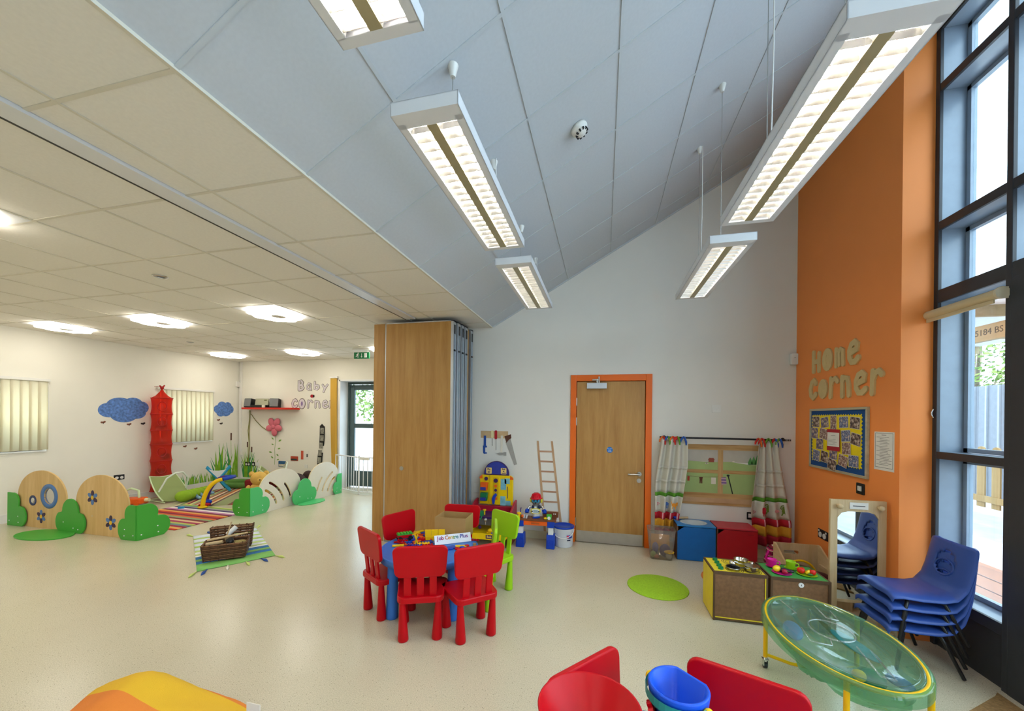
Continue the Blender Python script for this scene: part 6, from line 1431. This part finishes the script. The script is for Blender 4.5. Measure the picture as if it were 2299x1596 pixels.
# --- red hanging mesh tower
tw = thing('mesh_tower','tall red mesh hanging toy tower beside the left window','toy storage', at(-8.0,5.335,0))
def mesh_red():
    return glass('mesh_red','f0604a',.02,.42)
mesh_red(); mat('hoop_red','b01c14',.6)
lv = [1.855,1.563,1.262,1.0,.70,.42,.14]
for k in range(6):
    z1, z0 = lv[k], lv[k+1]
    MB().lathe([(.155*(1-.10*math.sin(PI*q/6)), z1+(z0-z1)*q/6) for q in range(7)],24).build('mesh_tier', MATS['mesh_red'], tw)
for z in lv: MB().tube([(.157*math.cos(a),.157*math.sin(a),z) for a in [2*PI*k/28 for k in range(28)]],.006,6,True).build('hoop', MATS['hoop_red'], tw)
for z in lv[1:]: MB().cyl((0,0,z-.002),(0,0,z+.002),.155,n=24).build('tier_floor', MATS['mesh_red'], tw)
MB().lathe([(.157,1.855),(.09,1.90),(.03,1.98),(.012,2.03)],24).build('roof', MATS['mesh_red'], tw)
MB().sph((0,0,2.05),(.03,.03,.03),12,8).tube([(0,0,2.05),(.02,.03,2.10)],.012,6).tube([(0,0,2.05),(0,-.04,2.09)],.012,6).build('knot', MATS['hoop_red'], tw)
MB().tube([(0,0,2.06),(-.10,.0,2.075),(-.19,.0,2.07)],.004,6).build('hanging_cord', MATS['hoop_red'], tw)
for z in (1.70,1.42,.86,.55): MB().tube([((.150)*math.cos(.05+.42*math.cos(a)),.150*math.sin(.05+.42*math.cos(a))*1.0,z+.085*math.sin(a)) for a in [2*PI*k/24 for k in range(24)]],.006,6,True,at(0,0,0,-.6)).build('opening_rim', MATS['hoop_red'], tw)
GM = 'soft toys inside the red mesh tower'
for lab, m, sz, p in (('pale soft toy in the top tier of the red mesh tower','paint_white',(.06,.06,.05),(-7.93,5.36,1.63)),('pink fish-shaped soft toy in the second tier of the mesh tower','wt_red',(.09,.11,.08),(-8.0,5.33,1.36)),('grey soft toy in the third tier of the mesh tower','toy_grey',(.10,.10,.05),(-8.0,5.33,1.06)),('blue soft toy in the fourth tier of the mesh tower','patch_blue',(.07,.07,.06),(-7.94,5.36,.78)),('brown soft toy in the fifth tier of the mesh tower','plush_brown',(.09,.09,.06),(-8.0,5.33,.49))):
    o = MB().sph((0,0,0),sz,14,9).build('tower_toy', MATS[m]); o.matrix_world = at(*p); tag(o,lab,'soft toy',GM)
# --- vertical blinds on the left windows
cloth('slat_cream','f8f0d8',.5)
for i, (y0,y1) in enumerate(YW):
    t = thing('vertical_blind', ['cream vertical blind at the left picture edge','cream vertical blind beside the red mesh tower'][i], 'blind', Matrix.Translation((XL,y0,1.0)))
    MB().b2(.01,.045,-.06,y1-y0+.02,1.035,1.075).build('head_rail', MATS['white_plastic'], t, bevel=.003)
    n = 11; w_ = (y1-y0)/n; s0 = None
    for k in range(n):
        if s0 is None: s0 = o = MB().grid(lambda u,v: (.006*math.sin(PI*u), (u-.5)*(w_+.03), -1.03*v), 4, 1).build('slat', MATS['slat_cream'], t, solid=.001)
        else: o = share(s0, (0,0,0), t)
        o.location = (.025, w_*(k+.5), 1.04); o.rotation_euler = (0,0,.13)
    MB().tube([(.03,y1-y0+.0,1.03),(.034,y1-y0+.01,.30)],.004,6).build('wand', MATS['white_plastic'], t)
# --- yellow vertical blind drawn aside at the far door
yv = thing('door_blind','yellow vertical blind gathered at the left of the far door','blind', on_far(-5.60,0))
MB().b2(-.13,.06,2.37,2.41,.01,.06).build('head_rail', MATS['white_plastic'], yv, bevel=.003)
cloth('slat_yellow','f2c85a',.35)
for k in range(5):
    x = -.105+.026*k
    MB().grid(lambda u,v: (x+.040*u+.07*v*v*(1-.10*k), 2.37-2.2*v, .055-.03*u), 2, 8).build('slat', MATS['slat_yellow'], yv, solid=.001)
# --- baby gate
bg_ = thing('baby_gate','white metal baby gate with upright bars across the far door','gate', Matrix.Translation((0,0,0)))
GA = [(-5.50,6.93),(-5.30,6.86),(-4.73,6.64)]; GB_ = [(-4.73,6.64),(-3.98,6.70)]
mat('gate_white','f1f1f4',.35)
def rails(pts, n):
    tot = []
    for a, b_ in zip(pts[:-1], pts[1:]):
        for z in (.05,.74): MB().cyl((a[0],a[1],z),(b_[0],b_[1],z),.012,n=8).build('rail', MATS['gate_white'], bg_)
        k_ = max(2, int(math.hypot(b_[0]-a[0],b_[1]-a[1])/.085))
        for k in range(k_):
            p = L_(a,b_,k/k_); MB().cyl((p[0],p[1],.05),(p[0],p[1],.74),.007,n=8).build('bar', MATS['gate_white'], bg_)
rails(GA,0); rails(GB_,0)
MB().cyl((-4.73,6.64,0),(-4.73,6.64,.78),.016,n=10).build('hinge_post', MATS['gate_white'], bg_); MB().b2(-4.70,-4.50,6.62,6.66,.69,.745).build('latch_box', MATS['white_plastic'], bg_, bevel=.004)
# --- red shelf and hi-fi
sh = thing('wall_shelf','red floating shelf holding the music player on the far wall','shelf', on_far(-7.886,1.687))
MB().b2(0,1.355,0,.04,0,.22).build('board', mat('shelf_red','d42a1a',.35), sh, bevel=.003)
ZS = 1.7275
mat('hifi_silver','b5b39a',.35,.3); mat('hifi_grey','7c7d7e',.5,.2)
hf = thing('music_player','silver and black music player lying tilted on the red shelf','stereo', at(-7.46,6.93,ZS,0))
MB().box((0,.0,.03),(.40,.16,.055)).build('base', MATS['black'], hf, bevel=.006)
q = MB().box((.01,.0,.12),(.36,.022,.17),Matrix.Rotation(-.18,4,'X')).build('front', MATS['hifi_silver'], hf, bevel=.006); MB().box((.11,-.014,.165),(.07,.004,.022),Matrix.Rotation(-.18,4,'X')).build('display', mat('lcd','6a6a3a',.4), q)
MB().box((.17,-.09,.03),(.06,.03,.055)).build('cable_clutter', MATS['paint_white'], hf)
for lab, x, a in (('grey loudspeaker at the left end of the red shelf',-7.80,.0),('dark loudspeaker turned aside at the right of the music player',-7.09,.35)):
    t = thing('loudspeaker', lab, 'speaker', at(x,6.94,ZS,a), 'loudspeakers on the red shelf')
    MB().box((0,.01,.10),(.19,.12,.20),Matrix.Rotation(-.15,4,'X')).build('cabinet', MATS['black'], t, bevel=.006); MB().box((0,-.055,.105),(.175,.012,.17),Matrix.Rotation(-.15,4,'X')).build('grille', MATS['hifi_grey'], t, bevel=.004)
# --- flower wall lamp, cable, vine
fw = thing('flower_lamp','pink five-petal flower wall lamp under the red shelf','lamp', on_far(-7.17,1.30))
plastic('petal_pink','d8717f',.35)
for k, (x,z,a) in enumerate(((-.075,.105,2.0),(.075,.10,1.1),(-.12,-.03,3.3),(.11,-.025,-.2),(.01,-.115,-1.5))): MB().sph((0,0,0),(.10,.075,.035),18,10,Matrix.Translation((x,z,.045)) @ Matrix.Rotation(a,4,'Z')).build('petal', MATS['petal_pink'], fw)
MB().sph((0,0,.07),(.05,.05,.02),16,8).build('centre', MATS['petal_pink'], fw)
cb = thing('lamp_cable','thin green cable draped from the shelf to the flower lamp','cable', on_far(0,0))
mat('cable_green','8f8a4a',.6)
MB().tube([(-7.876,1.67,.02),(-7.876,1.59,.015),(-7.83,1.57,.015),(-7.72,1.44,.012),(-7.55,1.30,.012),(-7.40,1.22,.012),(-7.26,1.214,.03)],.008,6).build('lamp_lead', MATS['cable_green'], cb)
MB().tube([(-7.876,1.67,.012),(-7.885,1.4,.014),(-7.90,1.2,.012),(-7.89,.9,.014),(-7.90,.6,.012),(-7.90,.46,.02)],.010,6).tube([(-7.87,1.6,.012),(-7.93,1.2,.012),(-7.88,.8,.014),(-7.91,.5,.012)],.006,6).build('mains_lead', MATS['cable_green'], cb)
vn = thing('vine_mural','painted green vine with leaves below the pink flower lamp','mural', on_far(0,0,.001))
mat('vine_green','7fa850',.8,var=.15)
MB().stroke([(-7.165,1.14),(-7.17,.95),(-7.19,.8),(-7.18,.62),(-7.19,.45)],.008,0,.002).build('stem', MATS['vine_green'], vn)
for x,z,a,s_ in ((-7.215,1.015,2.6,.05),(-7.09,.97,.5,.062),(-7.215,.895,2.9,.045),(-7.11,.80,.3,.055),(-7.26,.72,3.0,.06),(-7.14,.69,-.7,.05),(-7.22,.59,2.6,.055),(-7.13,.55,.4,.045)): MB().prism([(0,0),(.5*s_,.32*s_),(s_,.30*s_),(1.5*s_,0),(s_,-.28*s_),(.5*s_,-.25*s_)],0,.003,Matrix.Translation((x,z,0)) @ Matrix.Rotation(a,4,'Z')).build('leaf', MATS['vine_green'], vn)
# --- hanging photo ribbon
pr_ = thing('photo_ribbon','black hanging strip of small black and white photographs on the far wall','photo strip', on_far(-5.93,0))
mat('ribbon_black','1a1815',.7); xs_ = lambda z: -.03+.03*math.sin((1.38-z)*5.2+.6)
MB().grid(lambda u,v: (xs_(1.33-v*.95)+(u-.5)*.125, 1.33-v*.95, .006+.01*math.sin(v*9)),2,20).build('strip', MATS['ribbon_black'], pr_, solid=.003)
MB().prism([(-.08,1.33),(.045,1.33),(-.015,1.385)],.004,.008).build('top_tab', MATS['ribbon_black'], pr_)
mat('bw_photo','8f8c80',.5,var=.5,scale=30)
for k in range(6):
    z = 1.235-.16*k; MB().b2(xs_(z)-.045,xs_(z)+.045,z-.065,z+.065,.018,.020).build('photo', MATS['bw_photo'], pr_)
# --- Baby corner lettering
bl = [('outline','letter_line',1.5,0,.003),('fill','letter_white',1.02,.003,.005)]
for ch, lab, x0_, x1_, z0_, z1_ in (('B','capital B of BABY',-6.589,-6.403,2.107,2.35),('a','letter A of BABY',-6.378,-6.212,2.102,2.295),('b','small letter b of BABY',-6.182,-6.0,2.115,2.315),('y','letter Y of BABY',-5.973,-5.793,2.059,2.252),('c','letter C of CORNER',-6.756,-6.574,1.716,1.943),('o','letter O of CORNER',-6.565,-6.379,1.702,1.943),('r','first letter R of CORNER',-6.358,-6.174,1.719,1.917),('n','letter N of CORNER',-6.159,-5.977,1.72,1.907),('e','letter E of CORNER',-5.962,-5.789,1.716,1.912),('r','last letter R of CORNER',-5.79,-5.69,1.722,1.897)):
    letter(ch,'white outlined %s on the cream far wall' % lab, on_far(x0_+.02,z0_+.02,.001), x1_-x0_-.04, z1_-z0_-.04, bl, 'baby corner letters')
lbq = thing('ladybird_decal','red and black ladybird between the baby corner words','decal', on_far(-6.205,1.989,.001))
MB().prism(ell(.04,.035,18,-.01,0),0,.006).build('body', MATS['paint_red'], lbq); MB().prism(ell(.02,.03,14,.035,0),0,.006).build('head', MATS['black'], lbq)
# --- clouds, butterflies, grass
mat('cloud_blue','5f84c4',.85,var=.35,scale=26)
def cloud_mural(label, yc, zc, w_, h, lumps):
    t = thing('cloud_mural', label, 'mural', on_left(yc,zc,.001), 'painted blue clouds')
    for i, (x,z,rx,rz) in enumerate(lumps): MB().prism(ell(rx*w_,rz*h,28,x*w_,z*h),0,.002+.0003*i).build('puff', MATS['cloud_blue'], t)
cloud_mural('big painted blue cloud on the left wall beside the red tower',4.885,1.63,.72,.44,((-.30,-.02,.20,.28),(-.08,.18,.27,.30),(.18,.24,.20,.26),(.36,.10,.15,.25),(.25,-.12,.20,.24),(.0,-.18,.28,.32),(-.1,0,.3,.3)))
cloud_mural('small pale painted cloud on the left wall near the corner',6.68,1.68,.46,.35,((-.30,0,.18,.25),(-.08,.22,.22,.26),(.2,.18,.2,.28),(.36,.0,.14,.24),(.1,-.18,.26,.26),(-.15,-.2,.2,.26),(0,0,.3,.3)))
GBf = 'painted butterflies on the left wall'
mat('fly_brown','8a5a44',.8); mat('fly_dark','2a221e',.8)
for lab,y,z,m in (('reddish painted butterfly below the left of the big cloud',4.60,1.40,'fly_brown'),('pale painted butterfly below the middle of the big cloud',4.96,1.36,'fly_brown'),('dark painted bird below the right of the big cloud',5.17,1.37,'fly_dark'),('brown painted butterfly under the left window',5.89,.90,'fly_brown'),('small brown painted butterfly right of the first one',6.10,.84,'fly_brown'),('tiny painted butterfly under the small cloud',6.57,1.43,'fly_brown'),('dark painted bird under the small cloud',6.63,1.35,'fly_dark')):
    t = thing('butterfly_mural', lab, 'mural', on_left(y,z,.001), GBf)
    for s_ in (-1,1): MB().prism(ell(.022,.016,12),0,.002,Matrix.Rotation(s_*.5+.2,4,'Z') @ Matrix.Translation((s_*.02,.006,0))).build('wing', MATS[m], t)
    MB().prism(ell(.004,.014,8),0,.003).build('body', MATS['fly_dark'], t)
mat('grass_a','86b52c',.8,var=.15); mat('grass_b','3f9a50',.8,var=.15); mat('grass_c','9cc25a',.8,var=.15)
gl = thing('grass_mural','painted tall green grass along the left wall below the window','mural', on_left(0,0,.001)); gf = thing('grass_mural','painted tall green reeds on the far wall left of the sockets','mural', on_far(0,0,.001))
rg = random.Random(11)
def blade_(t, x, z0, h, lean, w_, m): MB().prism([(x-w_/2,z0),(x+w_/2,z0),(x+w_*.35+lean*.35,z0+h*.55),(x+lean,z0+h),(x-w_*.35+lean*.30,z0+h*.55)],0,.002+rg.random()*.0006).build('grass_blade', MATS[m], t)
for k in range(95): blade_(gl, rg.uniform(5.70,6.98), .125, rg.uniform(.09,.22), rg.uniform(-.05,.05), rg.uniform(.02,.035), rg.choice(('grass_a','grass_b','grass_c')))
for k in range(26): blade_(gl, rg.uniform(6.48,7.02), .125, rg.uniform(.35,.82), rg.uniform(-.22,.20), rg.uniform(.035,.055), rg.choice(('grass_a','grass_a','grass_b')))
for k in range(30): blade_(gf, rg.uniform(-8.05,-7.65), .125, rg.uniform(.25,.62), rg.uniform(-.16,.16), rg.uniform(.03,.05), rg.choice(('grass_a','grass_a','grass_b')))
for k in range(14): blade_(gf, rg.uniform(-7.65,-7.35), .125, rg.uniform(.10,.26), rg.uniform(-.08,.08), rg.uniform(.022,.034), rg.choice(('grass_a','grass_c')))
for t, x, z0, z1, lab in ((gl,6.86,.98,1.15,0),(gf,-7.948,.814,.942,0),(gf,-7.825,.705,.832,0)):
    MB().prism(rrect(.03,z1-z0,.014,4,x,(z0+z1)/2),0,.004).build('bulrush_head', MATS['paint_brown'], t); MB().stroke([(x,z0),(x+.01,z0-.5)],.007,0,.0015).build('bulrush_stem', MATS['grass_a'], t)
# --- plates, sockets and pictures
t = thing('alarm_sensor','white alarm sensor high in the left corner','sensor', on_left(6.99,2.262)); MB().prism(rrect(.085,.12,.01,3),0,.045).build('case', MATS['white_plastic'], t, bevel=.005)
def sock(label, M, w_, m='black', n=2):
    t = plate_on('wall_socket', label, M, w_, .088, m)
    for k in range(n): MB().cyl(((k-(n-1)/2)*.07,-.006,.009),((k-(n-1)/2)*.07,-.006,.013),.024,n=16).build('cover', MATS['white_plastic'], t)
sock('black double socket on the left wall behind the birch arch', on_left(4.82,.452), .15)
sock('black double socket with leads at the foot of the cable', on_far(-7.93,.433), .15)
sock('black single socket next to the leads on the far wall', on_far(-7.772,.44), .085, 'black', 1)
plate_on('wall_plate','white blank plate right of the black sockets on the far wall', on_far(-7.656,.437), .085, .085)
t = plate_on('light_switch','white switch on the far wall below the red and white card', on_far(-6.345,.443), .085, .082); MB().b2(-.01,.01,-.015,.015,.009,.014).build('rocker', MATS['white_plastic'], t)
for lab, x, z, w_, h, c1, c2 in (('small blue topped picture card on the far wall',-6.98,.472,.20,.13,'2f5f8a','c8c6b0'),('small red and black picture card on the far wall',-6.655,.605,.195,.10,'b5452c','2a3a3a')):
    t = thing('picture_card', lab, 'picture', on_far(x,z,.001), 'small picture cards on the far wall'); MB().prism(rrect(w_,h,.012,3),0,.006).build('card', mat('pc_'+c1,c1,.6), t); MB().b2(-w_/2+.01,w_/2-.03,-h/2+.01,-.005,.006,.008).build('picture', mat('pc_'+c2,c2,.6,var=.2), t)
t = thing('picture_card','red and white card on the far wall beside the photo ribbon','picture', on_far(-6.385,.688,.001), 'small picture cards on the far wall'); MB().prism(rrect(.20,.20,.012,3),0,.006).build('card', MATS['paper'], t); MB().b2(-.095,-.03,-.095,.095,.006,.008).build('red_half', mat('pc_red','c8553a',.6), t); MB().b2(.05,.085,-.04,.03,.006,.008).build('picture', MATS['ink'], t)
# --- floppy knitted floor cushion in the foreground
kc = thing('floor_cushion','yellow and orange striped plump fabric cushion with a tag in the foreground','cushion', at(-1.98,1.31,0,.0))
km = ramp_mat('cushion_stripes',[(0,'f08a34'),(.40,'f0bc2a'),(.9,'f08a34')],coord='Generated',axis=1,scale=1.001,rough=.95,bump=.5)
def cush(u,v):
    a=2*PI*u; L0=.41; x=-L0+2*L0*v; e=(1-abs(2*v-1)**6)**.5
    z=.135+.125*math.sin(a)*(.5+.5*e)+.010*math.sin(5*a+8*v)
    if math.sin(a) > 0: z += .06*math.exp(-((x+.16)/.14)**2)*math.sin(a) - .05*max(0,(x)/.4)*math.sin(a)
    return (x, .20*math.cos(a)*(.55+.45*e), max(.004,z))
MB().grid(cush,36,28).build('cover', km, kc)
MB().lathe([(0,.0),(.06,.004),(.095,.0),(.105,-.01)],24,Matrix.Translation((.402,0,.125)) @ Matrix.Rotation(PI/2,4,'Y') @ Matrix.Scale(1.25,4,(0,1,0))).build('end_panel', ramp_mat('end_stripes',[(0,'c8a0b8'),(.5,'a8182c')],axis=1,scale=.12,rough=.9), kc)
MB().box((.44,.10,.235),(.075,.003,.045),Matrix.Identity(4)).build('care_tag', MATS['paper'], kc)
MB().tube([(.402,.105*math.cos(a)*1.25,.125+.105*math.sin(a)) for a in [2*PI*k/28 for k in range(28)]],.010,6,True).build('piping', mat('pipe_lilac','c9a9c4',.9), kc)
# ================================================================= outside
mat('paving','a6a6ae',.9,var=.08,scale=5); mat('deck_white','dfe6ee',.7,var=.03); wood('fence_wood','8a6a3c','a08458',2,1,.8); wood('beam_wood','9a8a66','aa9c7a',1,1,.8); mat('sheet_grey','70757e',.5,.1,var=.06)
struct('ground', MB().b2(2.62,40,-20,40,-.12,-.06).b2(-30,2.62,YF+.45,40,-.12,-.06).b2(-40,XL-.4,-20,YF+.45,-.12,-.06), MATS['paving'])
# boarded planter just outside the glass
pl_ = thing('planter_bench','white boarded box bench just outside the glass','bench', at(3.0,3.0,-.06))
for k in range(5): MB().b2(0,.02,0,2.2,.02+.095*k,.02+.095*k+.088).build('side_board', MATS['deck_white'], pl_, bevel=.003)
MB().b2(.02,.6,0,.02,0,.49).b2(.02,.6,2.18,2.2,0,.49).build('end_board', MATS['deck_white'], pl_)
for k in range(5): MB().b2(-.03+.13*k,-.03+.13*k+.124,-.02,2.22,.49,.515).build('top_board', MATS['deck_white'], pl_, bevel=.003)
# picket fence
pf = thing('picket_fence','low wooden picket fence across the yard outside the window','fence', at(6.0,0,-.06))
for z in (.36,1.02): MB().b2(-.03,.0,4.5,11.0,z,z+.10).build('rail', MATS['fence_wood'], pf)
pk = None
for k in range(26):
    y = 4.62+.245*k
    if pk is None: pk = o = MB().prism([(-.065,.27),(.065,.27),(.065,1.19)]+arc(0,1.19,.065,0,180,8,.06)+[(-.065,1.19)],0,.022,frame((0,1,0),(0,0,1),(1,0,0),(0,0,0))).build('picket', MATS['fence_wood'], pf); o.location = (0,y,0)
    else: share(pk,(0,y,0),pf)
for y in (4.5,7.2,9.9): MB().b2(0.03,.12,y,y+.09,-.02,1.1).build('post', MATS['fence_wood'], pf)
# ribbed metal sheet fence
sf = thing('sheet_fence','tall grey ribbed metal fence behind the picket fence','fence', at(8.0,0,-.06))
for k in range(18): MB().b2(0,.03,4.0+.9*k*.6,4.0+.9*k*.6+.535,0,2.43).build('sheet', MATS['sheet_grey'], sf)
for k in range(36): MB().b2(-.03,0,4.05+.27*k,4.05+.27*k+.035,0,2.43).build('rib', mat('rib_pale','8a929c',.5), sf)
# canopy beam with stamped number
cb2 = thing('canopy_beam','pale timber canopy beam stamped with numbers above the glass','beam', at(3.6,0,0))
MB().b2(0,.06,2.9,7.0,2.375,2.53).build('beam', MATS['beam_wood'], cb2, bevel=.004)
o = text('beam_stamp','45184 BS', .085, mat('stamp','5a554a',.8), cb2, (0,0,0), .0006); o.matrix_local = frame((0,-1,0),(0,0,1),(-1,0,0),(-.001,4.64,2.455))
MB().b2(-.3,1.6,2.9,7.0,2.66,2.70).build('canopy_sheet', mat('canopy_white','e9ecec',.6), cb2)
for y in (3.2,4.4,5.6,6.8): MB().b2(-.3,1.6,y,y+.05,2.56,2.66).build('rafter', MATS['beam_wood'], cb2)
# trees
mat('leaf_a','4f6a2c',.8,var=.3,scale=2); mat('leaf_b','7a8f48',.8,var=.3,scale=2); mat('bark','9a8a78',.9,var=.2)
def tree(label, x, y, h, r, seed, n=700):
    t = thing('leafy_tree', label, 'tree', at(x,y,-.06), 'trees beyond the fences'); q = random.Random(seed)
    MB().tube([(0,0,0),(.1,0,h*.3),(-.05,.1,h*.55),(.1,.2,h*.8)],[.12,.10,.07,.03],8).build('trunk', MATS['bark'], t)
    for k in range(7):
        a = q.uniform(0,6.28); z = h*q.uniform(.3,.6); e = (r*.7*math.cos(a), r*.7*math.sin(a), z+h*.3)
        MB().tube([(0,0,z),(e[0]*.5,e[1]*.5,z+h*.12),e],[.05,.035,.012],6).build('branch', MATS['bark'], t)
    for m in ('leaf_a','leaf_b'):
        mb = MB()
        for k in range(n):
            a = q.uniform(0,6.28); c_ = q.uniform(-1,1); rr = r*q.uniform(.35,1)**.5; s_ = (1-c_*c_)**.5
            p = Vector((rr*s_*math.cos(a), rr*s_*math.sin(a), h*.62+rr*c_*.95)); u = Vector((q.gauss(0,1),q.gauss(0,1),q.gauss(0,1))).normalized()*q.uniform(.05,.11); v = u.orthogonal().normalized()*u.length*.5
            mb._add([p-u,p+v,p+u,p-v],[(0,1,2,3)])
        tag(mb.build('foliage', MATS[m], t), kind='stuff')
tree('leafy tree behind the grey metal fence, left one in the window',10.2,13.4,5.0,1.7,1,1500); tree('leafy tree behind the grey metal fence, right one in the window',10.0,10.2,4.6,1.5,2,1200); tree('leafy tree far outside the glazed far door',-9.0,14.5,4.0,1.5,4,700)
# yard wall seen in the mirror
yw = thing('yard_wall','pale rendered yard wall outside seen in the mirror','wall', at(9.0,-9,-.06))
MB().b2(0,.2,0,12,0,2.2).build('render', mat('yard_render','b8b4b0',.9,var=.1,scale=8), yw)
for k in range(3): MB().b2(-.02,0,6.0+1.6*k,6.9+1.6*k,.3,1.5).build('painted_board', mat('yard_board%d'%k,('d9cfae','8a7a5a','c8c0b0')[k],.8), yw)
o = MB().b2(-12,-2,0,.2,0,.55).build('garden_wall', mat('garden_white','e8e8e8',.8)); o.matrix_world = at(0,10.5,-.06); tag(o,'pale wall in the yard behind the far door','wall')
